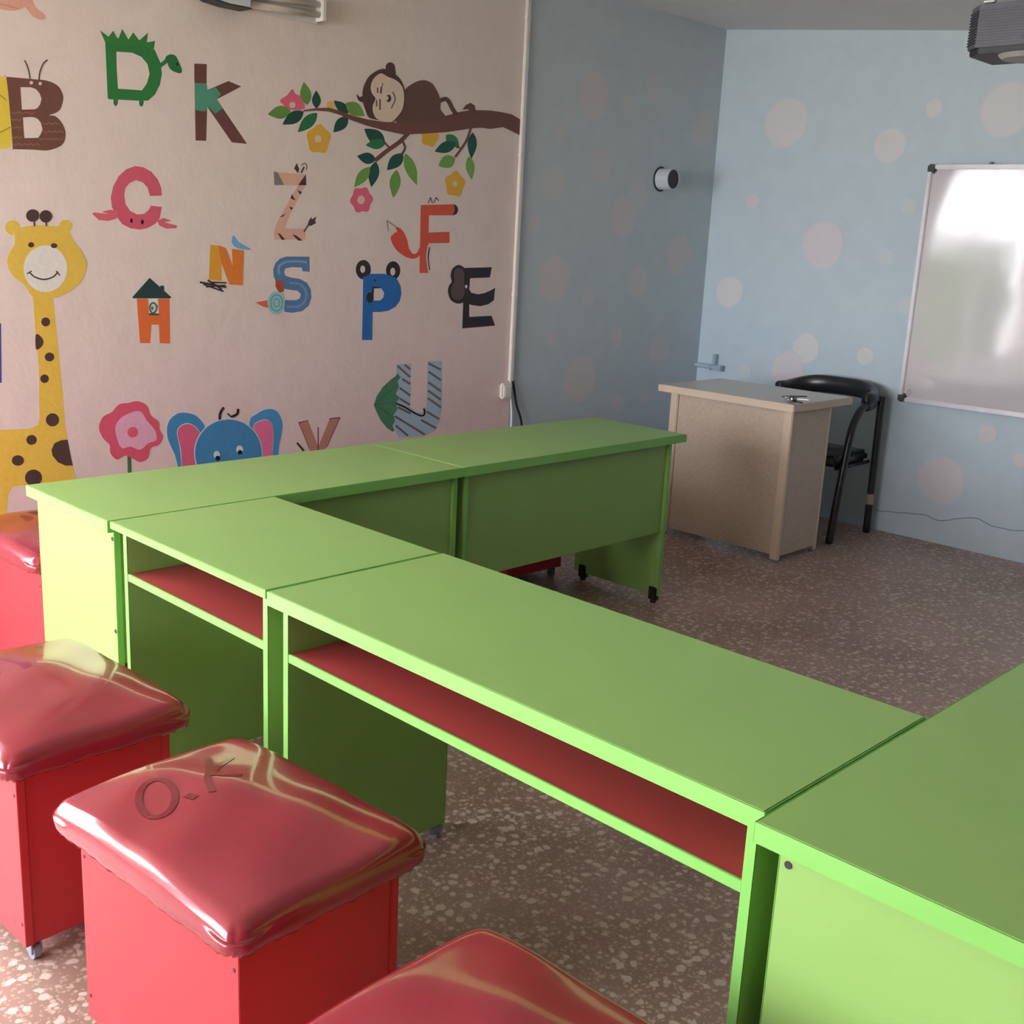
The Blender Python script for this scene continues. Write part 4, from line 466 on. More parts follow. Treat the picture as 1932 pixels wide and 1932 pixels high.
  ('outline',(0.185,0.078,0.068),1,[[(1.6976,0.6454),(1.6987,0.5162),(1.7045,0.5156),(1.7034,0.6449)]]),
  ('outline',(0.18,0.076,0.067),1,[[(1.5934,0.6735),(1.6505,0.5504),(1.6537,0.5511),(1.5965,0.6743)]]),
  ('outline',(0.189,0.079,0.07),1,[[(1.822,0.6803),(1.7466,0.5469),(1.7498,0.5454),(1.8253,0.6788)]]),
  ('stick',(0.071,0.036,0.036),1,[[(1.5801,0.5809),(1.6174,0.5404),(1.6261,0.5458),(1.5887,0.5863)]]),
 ]),
 ('painted_letter', 'blue striped painted letter U behind green umbrella', [
  ('letter_body',(0.403,0.553,0.703),0,[[(2.158,0.9135),(2.25,0.9117),(2.254,0.7975),(2.2525,0.7021),(2.2855,0.6726),(2.3246,0.6622),(2.3531,0.6824),(2.3603,0.7068),(2.3567,0.9203),(2.4535,0.9186),(2.4644,0.6742),(2.4486,0.6121),(2.4205,0.5663),(2.3552,0.5469),(2.2578,0.5483),(2.1878,0.5522),(2.1586,0.5869),(2.1481,0.6245),(2.1588,0.6846),(2.1686,0.7688)]]),
  ('stripe',(0.224,0.147,0.112),1,[[(2.1614,0.9026),(2.242,0.8441),(2.2506,0.8512),(2.1698,0.9097)]]),
  ('stripe',(0.225,0.148,0.113),1,[[(2.2063,0.9064),(2.2425,0.8815),(2.2508,0.8889),(2.2145,0.9137)]]),
  ('stripe',(0.225,0.147,0.113),1,[[(2.1935,0.8365),(2.2444,0.8097),(2.2511,0.818),(2.2002,0.8448)]]),
  ('stripe',(0.224,0.147,0.112),1,[[(2.1775,0.7943),(2.2475,0.7523),(2.255,0.7602),(2.1848,0.8022)]]),
  ('stripe',(0.224,0.147,0.112),1,[[(2.1825,0.7404),(2.2464,0.7057),(2.2531,0.714),(2.1892,0.7486)]]),
  ('stripe',(0.226,0.149,0.114),1,[[(2.1508,0.6576),(2.2852,0.5837),(2.3506,0.5467),(2.3576,0.5551),(2.292,0.5921),(2.1574,0.6658)]]),
  ('stripe',(0.223,0.146,0.112),1,[[(2.1579,0.6113),(2.2395,0.5521),(2.2478,0.5593),(2.166,0.6185)]]),
  ('stripe',(0.233,0.153,0.117),1,[[(2.3237,0.6238),(2.426,0.5728),(2.4324,0.5816),(2.3299,0.6324)]]),
  ('stripe',(0.235,0.154,0.118),1,[[(2.3594,0.6636),(2.4437,0.6183),(2.4507,0.6268),(2.3663,0.672)]]),
  ('stripe',(0.224,0.147,0.112),1,[[(2.1717,0.6995),(2.2533,0.6621),(2.259,0.6709),(2.1773,0.7082)]]),
  ('stripe',(0.235,0.154,0.118),1,[[(2.3599,0.9056),(2.445,0.8688),(2.451,0.8778),(2.3658,0.9144)]]),
  ('stripe',(0.235,0.154,0.118),1,[[(2.361,0.8644),(2.4464,0.8166),(2.4539,0.8249),(2.3684,0.8725)]]),
  ('stripe',(0.235,0.154,0.118),1,[[(2.3614,0.8115),(2.4487,0.7603),(2.4565,0.7684),(2.369,0.8195)]]),
  ('stripe',(0.235,0.154,0.118),1,[[(2.3613,0.7708),(2.4488,0.7177),(2.4568,0.7256),(2.3691,0.7787)]]),
  ('stripe',(0.235,0.154,0.118),1,[[(2.3613,0.7323),(2.4524,0.6784),(2.4601,0.6865),(2.3689,0.7403)]]),
  ('umbrella_canopy',(0.086,0.254,0.144),2,[[(2.1655,0.8701),(2.1848,0.8499),(2.1667,0.8316),(2.1752,0.8071),(2.1562,0.7696),(2.1848,0.7484),(2.1575,0.726),(2.1709,0.6959),(2.1469,0.6661),(2.157,0.6384),(2.1422,0.6152),(2.1538,0.5898),(2.1431,0.5846),(2.1084,0.6059),(2.0675,0.6481),(2.0392,0.6936),(2.0234,0.7259),(2.0404,0.7676),(2.0755,0.8082),(2.1233,0.8413),(2.1536,0.8564)]]),
  ('umbrella_rib',(0.045,0.136,0.08),3,[[(2.0255,0.7245),(2.0384,0.7337),(2.0564,0.7466),(2.0766,0.7605),(2.0957,0.7726),(2.1146,0.7829),(2.1347,0.7926),(2.1527,0.8008),(2.1657,0.8069),(2.164,0.809),(2.1509,0.8029),(2.1329,0.7947),(2.1128,0.7849),(2.0937,0.7746),(2.0745,0.7624),(2.0543,0.7484),(2.0363,0.7356),(2.0234,0.7264)]]),
  ('umbrella_rib',(0.045,0.136,0.08),3,[[(2.0246,0.7245),(2.0381,0.7256),(2.0567,0.7271),(2.0773,0.7285),(2.096,0.7291),(2.1134,0.7286),(2.1311,0.7272),(2.1466,0.7258),(2.1581,0.7247),(2.1581,0.7272),(2.1466,0.7282),(2.1311,0.7297),(2.1133,0.731),(2.0957,0.7315),(2.0768,0.7309),(2.0561,0.7295),(2.0375,0.728),(2.024,0.7269)]]),
  ('umbrella_rib',(0.045,0.135,0.08),3,[[(2.0236,0.725),(2.0362,0.719),(2.0535,0.7107),(2.0726,0.7011),(2.0899,0.6912),(2.1059,0.6802),(2.1221,0.6677),(2.1364,0.6562),(2.1468,0.6478),(2.1489,0.6494),(2.1384,0.6578),(2.1242,0.6693),(2.1079,0.6819),(2.0916,0.6931),(2.0741,0.703),(2.0549,0.7127),(2.0375,0.721),(2.025,0.727)]]),
  ('umbrella_handle',(0.022,0.013,0.022),3,[[(2.1569,0.7204),(2.1685,0.7161),(2.1821,0.7112),(2.1975,0.7052),(2.2122,0.6989),(2.2264,0.6917),(2.2413,0.6834),(2.2562,0.675),(2.2702,0.6676),(2.2832,0.6613),(2.2957,0.6556),(2.3071,0.6509),(2.3173,0.6474),(2.326,0.6456),(2.3335,0.6454),(2.3398,0.6465),(2.345,0.6486),(2.3492,0.6521),(2.3518,0.6565),(2.3531,0.6613),(2.3534,0.6663),(2.3523,0.6718),(2.3499,0.6775),(2.3475,0.6823),(2.345,0.6873),(2.3347,0.6852),(2.3371,0.6802),(2.3395,0.6756),(2.3415,0.6708),(2.3423,0.6669),(2.3421,0.6635),(2.3411,0.6601),(2.3396,0.6574),(2.3375,0.6557),(2.3348,0.6546),(2.3312,0.6539),(2.3265,0.6541),(2.3198,0.6554),(2.3109,0.6584),(2.3001,0.6629),(2.288,0.6684),(2.2753,0.6745),(2.2617,0.6817),(2.2469,0.69),(2.2317,0.6985),(2.2169,0.706),(2.2015,0.7126),(2.1858,0.7186),(2.172,0.7236),(2.1605,0.7278)]]),
 ]),
 ('painted_letter', 'blue painted snail letter S with teal shell', [
  ('letter_body',(0.118,0.232,0.439),0,[[(1.6477,1.4116),(1.6495,1.347),(1.612,1.3485),(1.6072,1.3641),(1.555,1.3653),(1.5223,1.359),(1.5153,1.3435),(1.5223,1.3282),(1.5504,1.3207),(1.5978,1.3152),(1.6363,1.2978),(1.6558,1.2702),(1.6599,1.2345),(1.6465,1.1988),(1.6127,1.1753),(1.5601,1.1681),(1.5175,1.1726),(1.5176,1.2234),(1.579,1.223),(1.5981,1.2308),(1.6028,1.2505),(1.5837,1.2642),(1.541,1.2681),(1.5082,1.2739),(1.4804,1.2932),(1.4621,1.3238),(1.4599,1.3544),(1.4714,1.3812),(1.4945,1.4007),(1.5269,1.4098)]]),
  ('scales',(0.231,0.404,0.635),1,[[(1.496,1.3342),(1.495,1.342),(1.4938,1.3501),(1.4935,1.3582),(1.4953,1.3642),(1.4995,1.3689),(1.506,1.3737),(1.5144,1.3779),(1.524,1.3812),(1.5356,1.3835),(1.5495,1.3848),(1.5643,1.3855),(1.5785,1.3858),(1.5927,1.3855),(1.6076,1.3846),(1.6209,1.3835),(1.6328,1.3826),(1.6341,1.3927),(1.6223,1.3936),(1.6089,1.3947),(1.5936,1.3956),(1.5787,1.3958),(1.5641,1.3955),(1.5487,1.3948),(1.5338,1.3933),(1.5205,1.3907),(1.5091,1.3868),(1.4991,1.3817),(1.4907,1.3756),(1.4844,1.3683),(1.4816,1.3591),(1.4818,1.3493),(1.483,1.3407),(1.484,1.333)]]),
  ('scales',(0.199,0.349,0.589),1,[[(1.5431,1.2928),(1.5552,1.2922),(1.5693,1.2917),(1.5839,1.2903),(1.5955,1.2874),(1.6044,1.2826),(1.6126,1.276),(1.6193,1.2685),(1.6237,1.2607),(1.6261,1.2522),(1.6267,1.2426),(1.6252,1.2331),(1.6218,1.2249),(1.6158,1.2174),(1.6074,1.2101),(1.5974,1.204),(1.5869,1.1999),(1.5739,1.1983),(1.5579,1.1986),(1.5427,1.1998),(1.5298,1.2007),(1.529,1.1914),(1.5418,1.1905),(1.5574,1.1892),(1.5747,1.1888),(1.5903,1.1908),(1.6034,1.1959),(1.6151,1.2029),(1.6249,1.2114),(1.6322,1.2206),(1.6366,1.2309),(1.6383,1.2422),(1.6376,1.2534),(1.6347,1.2638),(1.6292,1.2733),(1.6213,1.2822),(1.6116,1.2899),(1.6003,1.296),(1.5862,1.2995),(1.5702,1.301),(1.5558,1.3015),(1.5438,1.3021)]]),
  ('neck',(0.463,0.093,0.064),2,[[(1.4712,1.3085),(1.5083,1.3087),(1.5152,1.2623),(1.4896,1.2546),(1.4712,1.2816)]]),
  ('tail',(0.84,0.157,0.089),2,[[(1.3707,1.2147),(1.4297,1.2239),(1.4332,1.1911),(1.4067,1.1971)]]),
  ('shell',(0.337,0.623,0.647),3,[[(1.5194,1.2117),(1.5183,1.2005),(1.5149,1.19),(1.5095,1.1806),(1.5023,1.1727),(1.4937,1.1669),(1.4841,1.1633),(1.4741,1.1622),(1.4641,1.1636),(1.4546,1.1674),(1.4462,1.1735),(1.4392,1.1814),(1.4339,1.1908),(1.4307,1.2013),(1.4296,1.2123),(1.4308,1.2233),(1.4341,1.2337),(1.4394,1.243),(1.4465,1.2508),(1.4549,1.2567),(1.4644,1.2603),(1.4744,1.2615),(1.4843,1.2603),(1.4938,1.2566),(1.5024,1.2507),(1.5095,1.2428),(1.5149,1.2333),(1.5183,1.2228)]]),
  ('shell_ring',(0.154,0.366,0.428),4,[[(1.5091,1.2117),(1.508,1.202),(1.5046,1.193),(1.4992,1.1853),(1.4923,1.1795),(1.4842,1.1758),(1.4755,1.1747),(1.4669,1.176),(1.4589,1.1799),(1.452,1.1859),(1.4468,1.1936),(1.4435,1.2026),(1.4424,1.2122),(1.4436,1.2218),(1.4469,1.2307),(1.4522,1.2384),(1.4591,1.2442),(1.4671,1.2479),(1.4757,1.2492),(1.4843,1.2479),(1.4924,1.2441),(1.4993,1.2382),(1.5046,1.2305),(1.508,1.2214)],[(1.5035,1.2118),(1.5026,1.2035),(1.4997,1.1958),(1.4953,1.1892),(1.4895,1.1842),(1.4828,1.1811),(1.4755,1.1801),(1.4683,1.1813),(1.4617,1.1845),(1.4559,1.1897),(1.4516,1.1963),(1.4488,1.204),(1.4479,1.2122),(1.4489,1.2204),(1.4517,1.228),(1.4561,1.2345),(1.4618,1.2395),(1.4685,1.2427),(1.4757,1.2438),(1.4829,1.2426),(1.4896,1.2395),(1.4954,1.2344),(1.4998,1.2278),(1.5026,1.22)]]),
  ('shell_ring',(0.154,0.366,0.428),4,[[(1.4933,1.2126),(1.4924,1.2064),(1.4899,1.2008),(1.4859,1.1963),(1.481,1.1935),(1.4756,1.1926),(1.4701,1.1936),(1.4652,1.1965),(1.4614,1.201),(1.4589,1.2067),(1.4581,1.2129),(1.4589,1.2191),(1.4614,1.2247),(1.4653,1.2291),(1.4702,1.232),(1.4757,1.2329),(1.4811,1.2319),(1.486,1.229),(1.4899,1.2245),(1.4924,1.2189)],[(1.4886,1.2127),(1.488,1.2079),(1.4861,1.2035),(1.4832,1.2001),(1.4796,1.1979),(1.4756,1.1972),(1.4716,1.198),(1.468,1.2003),(1.4651,1.2037),(1.4633,1.2081),(1.4627,1.2128),(1.4633,1.2176),(1.4652,1.2219),(1.468,1.2253),(1.4717,1.2275),(1.4757,1.2283),(1.4797,1.2275),(1.4833,1.2253),(1.4861,1.2218),(1.488,1.2175)]]),
 ]),
 ('painted_letter', 'pale pink painted zebra letter Z with dark stripes', [
  ('letter_body',(0.84,0.478,0.368),0,[[(1.4634,1.7569),(1.6267,1.759),(1.6269,1.7138),(1.5965,1.6705),(1.5408,1.577),(1.5177,1.5269),(1.6255,1.5309),(1.6257,1.4847),(1.4671,1.4798),(1.4627,1.5098),(1.4764,1.5441),(1.5361,1.637),(1.5871,1.7113),(1.4655,1.7037)]]),
  ('snout',(0.245,0.245,0.245),1,[[(1.4635,1.7587),(1.4815,1.7582),(1.5155,1.7087),(1.4678,1.7038)]]),
  ('stripe',(0.086,0.05,0.047),1,[[(1.6267,1.759),(1.6293,1.714),(1.5871,1.7113)]]),
  ('stripe',(0.085,0.05,0.046),1,[[(1.5824,1.6904),(1.6068,1.6843),(1.5989,1.6725)]]),
  ('stripe',(0.084,0.049,0.046),1,[[(1.5546,1.6718),(1.5742,1.6474),(1.5477,1.6546)]]),
  ('stripe',(0.084,0.049,0.046),1,[[(1.5417,1.6204),(1.5626,1.6158),(1.55,1.6058)]]),
  ('stripe',(0.083,0.049,0.045),1,[[(1.4915,1.5741),(1.5255,1.5921),(1.5094,1.5767)]]),
  ('stripe',(0.083,0.049,0.045),1,[[(1.4809,1.5086),(1.4969,1.5034),(1.52,1.4814),(1.5038,1.479)]]),
  ('stripe',(0.085,0.05,0.046),1,[[(1.5572,1.5036),(1.5783,1.5005),(1.6124,1.4797),(1.5878,1.4789)]]),
  ('ear',(0.085,0.05,0.046),1,[[(1.5798,1.8023),(1.5924,1.7791),(1.5869,1.76),(1.566,1.779)]]),
  ('ear',(0.086,0.05,0.047),1,[[(1.6141,1.7908),(1.5987,1.7641),(1.6063,1.7617),(1.6217,1.7884)]]),
  ('mane',(0.086,0.05,0.047),1,[[(1.6062,1.7933),(1.6094,1.7959),(1.613,1.7989),(1.6168,1.8015),(1.6196,1.8026),(1.6221,1.8022),(1.6252,1.8009),(1.6279,1.7989),(1.6296,1.7963),(1.6301,1.7924),(1.6295,1.7871),(1.6285,1.7818),(1.6277,1.7775),(1.6319,1.7773),(1.6326,1.7816),(1.6337,1.787),(1.6343,1.7927),(1.6337,1.7975),(1.6314,1.8011),(1.6279,1.8037),(1.6238,1.8055),(1.6193,1.8059),(1.6147,1.8042),(1.6103,1.8012),(1.6066,1.7981),(1.6034,1.7956)]]),
  ('tail',(0.086,0.05,0.047),1,[[(1.6204,1.5151),(1.643,1.5465),(1.6377,1.5489),(1.6151,1.5175)]]),
  ('tail_tuft',(0.087,0.051,0.047),1,[[(1.6349,1.5428),(1.6444,1.5663),(1.6562,1.5821),(1.6596,1.5707),(1.6826,1.5852),(1.6765,1.5645),(1.6828,1.5582),(1.6588,1.5457)]]),
 ]),
 ('painted_letter', 'blue painted panda letter P with black ears', [
  ('ear',(0.04,0.033,0.033),0,[[(1.9921,1.3602),(1.9909,1.3488),(1.9867,1.3381),(1.9798,1.3289),(1.9708,1.3218),(1.9603,1.3173),(1.9489,1.3157),(1.9375,1.3171),(1.9269,1.3214),(1.9177,1.3283),(1.9106,1.3373),(1.9061,1.3478),(1.9044,1.3591),(1.9057,1.3704),(1.9098,1.3809),(1.9165,1.39),(1.9254,1.3971),(1.9358,1.4017),(1.9471,1.4034),(1.9585,1.4021),(1.9692,1.3979),(1.9784,1.3911),(1.9857,1.3821),(1.9903,1.3716)],[(1.9585,1.3616),(1.9581,1.3573),(1.9567,1.3532),(1.9545,1.3497),(1.9516,1.347),(1.9482,1.3453),(1.9445,1.3447),(1.9408,1.3453),(1.9373,1.3469),(1.9343,1.3495),(1.932,1.3529),(1.9305,1.3569),(1.9299,1.3613),(1.9303,1.3656),(1.9316,1.3696),(1.9338,1.3731),(1.9367,1.3758),(1.9401,1.3775),(1.9438,1.3781),(1.9475,1.3776),(1.951,1.376),(1.954,1.3734),(1.9564,1.37),(1.9579,1.3659)]]),
  ('ear',(0.042,0.035,0.035),0,[[(2.1685,1.3586),(2.1673,1.3475),(2.1632,1.3372),(2.1565,1.3282),(2.1477,1.3213),(2.1372,1.317),(2.126,1.3154),(2.1147,1.3168),(2.1041,1.321),(2.095,1.3277),(2.0879,1.3364),(2.0833,1.3466),(2.0815,1.3576),(2.0827,1.3685),(2.0867,1.3788),(2.0933,1.3877),(2.102,1.3945),(2.1123,1.399),(2.1235,1.4006),(2.1348,1.3994),(2.1454,1.3953),(2.1547,1.3887),(2.1619,1.38),(2.1666,1.3697)],[(2.1374,1.3525),(2.1371,1.3478),(2.1357,1.3434),(2.1334,1.3396),(2.1304,1.3366),(2.1268,1.3348),(2.1229,1.3341),(2.119,1.3347),(2.1154,1.3365),(2.1122,1.3393),(2.1097,1.3431),(2.1081,1.3475),(2.1075,1.3522),(2.1078,1.3569),(2.1092,1.3613),(2.1115,1.3651),(2.1145,1.3681),(2.118,1.3699),(2.1219,1.3706),(2.1258,1.37),(2.1294,1.3683),(2.1326,1.3654),(2.1351,1.3617),(2.1368,1.3573)]]),
  ('letter_body',(0.031,0.173,0.525),1,[[(1.9473,1.3261),(1.9974,1.3416),(2.0706,1.3423),(2.1205,1.3314),(2.1511,1.3164),(2.1723,1.2857),(2.1785,1.251),(2.1694,1.2162),(2.1448,1.1893),(2.1001,1.1704),(2.0505,1.1653),(2.0063,1.1659),(2.0069,1.0355),(1.946,1.0374),(1.9476,1.1949)],[(2.0086,1.2758),(2.0526,1.2778),(2.0729,1.255),(2.0686,1.2321),(2.0492,1.2188),(2.0099,1.2191)]]),
  ('nose',(0.04,0.034,0.034),2,[[(2.0106,1.2323),(2.01,1.2261),(2.008,1.2202),(2.0047,1.2152),(2.0004,1.2114),(1.9953,1.209),(1.9898,1.2082),(1.9842,1.2091),(1.979,1.2115),(1.9745,1.2154),(1.971,1.2204),(1.9688,1.2263),(1.9679,1.2325),(1.9685,1.2387),(1.9705,1.2446),(1.9738,1.2495),(1.9781,1.2534),(1.9832,1.2558),(1.9887,1.2566),(1.9942,1.2558),(1.9994,1.2533),(2.0039,1.2495),(2.0074,1.2445),(2.0097,1.2386)]]),
  ('nose',(0.04,0.034,0.034),2,[[(2.0011,1.274),(1.9981,1.2386),(2.0088,1.2379),(2.0117,1.2734)]]),
  ('brow',(0.041,0.034,0.034),2,[[(1.9995,1.2747),(2.0508,1.2756),(2.0504,1.2831),(1.9991,1.2822)]]),
  ('eye',(0.012,0.056,0.179),2,[[(2.0219,1.3117),(2.0217,1.31),(2.021,1.3085),(2.02,1.3072),(2.0186,1.3061),(2.017,1.3055),(2.0152,1.3053),(2.0134,1.3055),(2.0118,1.3061),(2.0103,1.3071),(2.0092,1.3084),(2.0085,1.31),(2.0082,1.3116),(2.0084,1.3133),(2.0091,1.3148),(2.0101,1.3162),(2.0115,1.3172),(2.0131,1.3178),(2.0149,1.3181),(2.0167,1.3179),(2.0183,1.3172),(2.0198,1.3162),(2.0209,1.3149),(2.0216,1.3134)]]),
 ]),
 ('painted_letter', 'orange red painted fox letter F with bushy tail', [
  ('letter_body',(0.756,0.118,0.076),0,[[(2.2844,1.6647),(2.4979,1.6795),(2.5236,1.6555),(2.5004,1.6271),(2.338,1.6197),(2.3386,1.5392),(2.4743,1.5479),(2.4768,1.495),(2.3406,1.4891),(2.3462,1.3491),(2.2885,1.3485),(2.2867,1.4645)]]),
  ('nose',(0.046,0.039,0.039),1,[[(2.4978,1.6807),(2.5185,1.6709),(2.5265,1.6537),(2.5175,1.6349),(2.4924,1.6256),(2.5037,1.6506)]]),
  ('tail',(0.797,0.1,0.068),1,[[(2.1215,1.554),(2.1296,1.5573),(2.1418,1.5575),(2.1538,1.5553),(2.1645,1.5502),(2.175,1.5427),(2.1845,1.5338),(2.1927,1.5237),(2.1998,1.5123),(2.2059,1.5005),(2.2099,1.4877),(2.2128,1.4745),(2.2173,1.4627),(2.2251,1.4522),(2.2345,1.4431),(2.2438,1.4373),(2.2528,1.4362),(2.2616,1.4384),(2.2694,1.4429),(2.2758,1.4521),(2.2812,1.4636),(2.285,1.4683),(2.2879,1.4606),(2.2893,1.4462),(2.2874,1.4337),(2.2807,1.4262),(2.2708,1.4207),(2.26,1.4169),(2.249,1.4149),(2.2371,1.4147),(2.224,1.4162),(2.2092,1.4197),(2.1932,1.4249),(2.1778,1.4313),(2.1632,1.4388),(2.1491,1.4474),(2.1368,1.4569),(2.1263,1.4676),(2.1175,1.4792),(2.1109,1.49),(2.1066,1.4998),(2.1045,1.5089),(2.1053,1.5161),(2.1107,1.5199),(2.119,1.522),(2.1248,1.5261),(2.124,1.5351),(2.1208,1.546)]]),
  ('tail_tip',(0.84,0.708,0.613),2,[[(2.0838,1.5804),(2.1313,1.5581),(2.1444,1.5343),(2.1271,1.5318),(2.1054,1.5123),(2.0923,1.538)]]),
  ('tail_outline',(0.337,0.337,0.337),3,[[(2.0782,1.5824),(2.133,1.5566),(2.1368,1.561),(2.082,1.5868)]]),
  ('tail_outline',(0.335,0.335,0.335),3,[[(2.0776,1.5846),(2.0866,1.5365),(2.0935,1.5373),(2.0844,1.5855)]]),
  ('ear',(0.104,0.061,0.056),1,[[(2.3328,1.6743),(2.3481,1.7033),(2.3428,1.7046),(2.3274,1.6757)]]),
  ('ear',(0.104,0.061,0.057),1,[[(2.342,1.7032),(2.3547,1.6764),(2.3602,1.6779),(2.3474,1.7047)]]),
  ('ear',(0.105,0.061,0.057),1,[[(2.3692,1.6789),(2.3832,1.7052),(2.3778,1.7066),(2.3638,1.6802)]]),
  ('ear',(0.105,0.062,0.057),1,[[(2.3771,1.7043),(2.395,1.6887),(2.3996,1.6915),(2.3816,1.7071)]]),
  ('leg_line',(0.84,0.708,0.628),1,[[(2.3365,1.4808),(2.3345,1.4699),(2.3318,1.4558),(2.3295,1.4394),(2.3291,1.4229),(2.3315,1.4049),(2.3358,1.3851),(2.3403,1.3671),(2.3437,1.3534),(2.351,1.3544),(2.3476,1.368),(2.3431,1.386),(2.3388,1.4056),(2.3364,1.4231),(2.3369,1.4391),(2.3391,1.4552),(2.3418,1.4692),(2.3438,1.4802)]]),
  ('leg_line',(0.044,0.037,0.037),2,[[(2.345,1.4711),(2.3431,1.4613),(2.3404,1.4483),(2.3381,1.4336),(2.3374,1.4192),(2.3392,1.4044),(2.3428,1.3886),(2.3466,1.3743),(2.3493,1.3636),(2.3551,1.3644),(2.3523,1.3751),(2.3485,1.3893),(2.345,1.405),(2.3432,1.4193),(2.3438,1.4332),(2.3461,1.4477),(2.3488,1.4606),(2.3507,1.4705)]]),
 ]),
 ('painted_letter', 'black painted letter E with round brown ears near conduit', [
  ('letter_body',(0.04,0.033,0.04),0,[[(2.5738,1.3757),(2.7743,1.3826),(2.7627,1.3309),(2.6244,1.3257),(2.6216,1.2707),(2.6368,1.2543),(2.6832,1.246),(2.7293,1.2522),(2.7755,1.2667),(2.8044,1.2792),(2.7993,1.2165),(2.7621,1.1958),(2.704,1.1859),(2.6401,1.1927),(2.6256,1.1969),(2.629,1.133),(2.7864,1.1368),(2.8164,1.0855),(2.5835,1.076),(2.5829,1.1973),(2.5827,1.3112)]]),
  ('ear_rim',(0.042,0.032,0.035),1,[[(2.5396,1.3901),(2.5534,1.389),(2.5675,1.3844),(2.5793,1.3778),(2.5877,1.3701),(2.5937,1.3604),(2.5977,1.3478),(2.5987,1.3303),(2.5977,1.3098),(2.5979,1.291),(2.6018,1.2763),(2.6069,1.2633),(2.6085,1.2503),(2.6049,1.2355),(2.5978,1.2207),(2.588,1.2095),(2.5749,1.2033),(2.5592,1.2006),(2.5434,1.2009),(2.5274,1.2039),(2.5114,1.2098),(2.4981,1.2182),(2.4882,1.2303),(2.481,1.2449),(2.4769,1.2585),(2.4767,1.2704),(2.4797,1.2814),(2.4836,1.2906),(2.4891,1.2966),(2.4956,1.3008),(2.4994,1.3067),(2.4977,1.3162),(2.4935,1.3275),(2.4913,1.3387),(2.4924,1.3498),(2.4956,1.361),(2.5018,1.3708),(2.5123,1.3793),(2.5258,1.3864)]]),
  ('ear',(0.145,0.096,0.096),2,[[(2.543,1.3773),(2.5528,1.3763),(2.5631,1.3728),(2.5714,1.3677),(2.5766,1.3618),(2.5799,1.3543),(2.5822,1.3436),(2.5833,1.3276),(2.5833,1.3084),(2.5838,1.291),(2.5858,1.2773),(2.5883,1.2654),(2.5885,1.2544),(2.5854,1.2435),(2.58,1.2336),(2.573,1.2259),(2.564,1.2209),(2.5533,1.2182),(2.5426,1.2179),(2.5315,1.2206),(2.5204,1.2256),(2.5112,1.2323),(2.5044,1.2406),(2.4995,1.2505),(2.4972,1.2605),(2.4982,1.271),(2.5017,1.2816),(2.5057,1.2907),(2.5104,1.2965),(2.5157,1.3008),(2.5187,1.3068),(2.5173,1.3166),(2.5137,1.3281),(2.5116,1.3389),(2.5123,1.3485),(2.5145,1.3575),(2.5187,1.365),(2.5253,1.3709),(2.5339,1.3753)]]),
  ('eye',(0.84,0.791,0.745),3,[[(2.6067,1.2849),(2.6065,1.2826),(2.6058,1.2805),(2.6047,1.2786),(2.6031,1.2772),(2.6012,1.2763),(2.5992,1.276),(2.5971,1.2763),(2.5952,1.2772),(2.5935,1.2786),(2.5921,1.2804),(2.5912,1.2826),(2.5908,1.2849),(2.591,1.2872),(2.5917,1.2894),(2.5928,1.2912),(2.5944,1.2927),(2.5962,1.2936),(2.5983,1.2939),(2.6003,1.2936),(2.6023,1.2927),(2.604,1.2913),(2.6054,1.2894),(2.6063,1.2873)]]),
 ]),
 ('painted_monkey', 'brown painted monkey asleep on painted branch', [
  ('tail',(0.15,0.078,0.063),4,[[(2.3864,2.1343),(2.3976,2.1393),(2.4063,2.1433),(2.4142,2.1463),(2.4179,2.1472),(2.4193,2.1467),(2.4231,2.1447),(2.4279,2.1411),(2.4328,2.1369),(2.4369,2.1324),(2.4408,2.1268),(2.4454,2.1201),(2.4511,2.1131),(2.4585,2.1058),(2.4668,2.0984),(2.4743,2.0919),(2.4828,2.0845),(2.5049,2.0978),(2.4963,2.1051),(2.4888,2.1116),(2.4809,2.1186),(2.4744,2.1249),(2.4698,2.1306),(2.4655,2.1369),(2.4609,2.1435),(2.4552,2.1495),(2.449,2.1548),(2.4421,2.1599),(2.4332,2.1642),(2.4207,2.1663),(2.407,2.164),(2.395,2.1595),(2.3854,2.1551),(2.3744,2.1501)]]),
  ('tail',(0.156,0.081,0.065),4,[[(2.5295,2.1199),(2.5507,2.1441),(2.5817,2.1569),(2.6096,2.1473),(2.6184,2.1136),(2.5888,2.1105),(2.5652,2.1268)]]),
  ('body',(0.176,0.091,0.075),4,[[(2.1682,2.1676),(2.183,2.1812),(2.202,2.1934),(2.2203,2.2035),(2.2361,2.2113),(2.2511,2.217),(2.2653,2.2209),(2.2785,2.2231),(2.2909,2.2235),(2.3029,2.2226),(2.3149,2.2205),(2.3265,2.217),(2.3372,2.2117),(2.347,2.2038),(2.356,2.1941),(2.364,2.1846),(2.3712,2.1759),(2.3773,2.1673),(2.3823,2.1593),(2.3858,2.1526),(2.3881,2.1464),(2.3897,2.1387),(2.3894,2.1284),(2.3885,2.1166),(2.3912,2.1052),(2.4033,2.0943),(2.419,2.0837),(2.4252,2.0748),(2.4164,2.069),(2.3981,2.0648),(2.3737,2.0597),(2.3439,2.0521),(2.3082,2.0435),(2.268,2.036),(2.2166,2.0286),(2.1613,2.0224),(2.1241,2.0217),(2.1176,2.029),(2.1284,2.0418),(2.1392,2.0575),(2.144,2.0764),(2.1487,2.0981),(2.1535,2.1185),(2.157,2.1363),(2.1605,2.1527)]]),
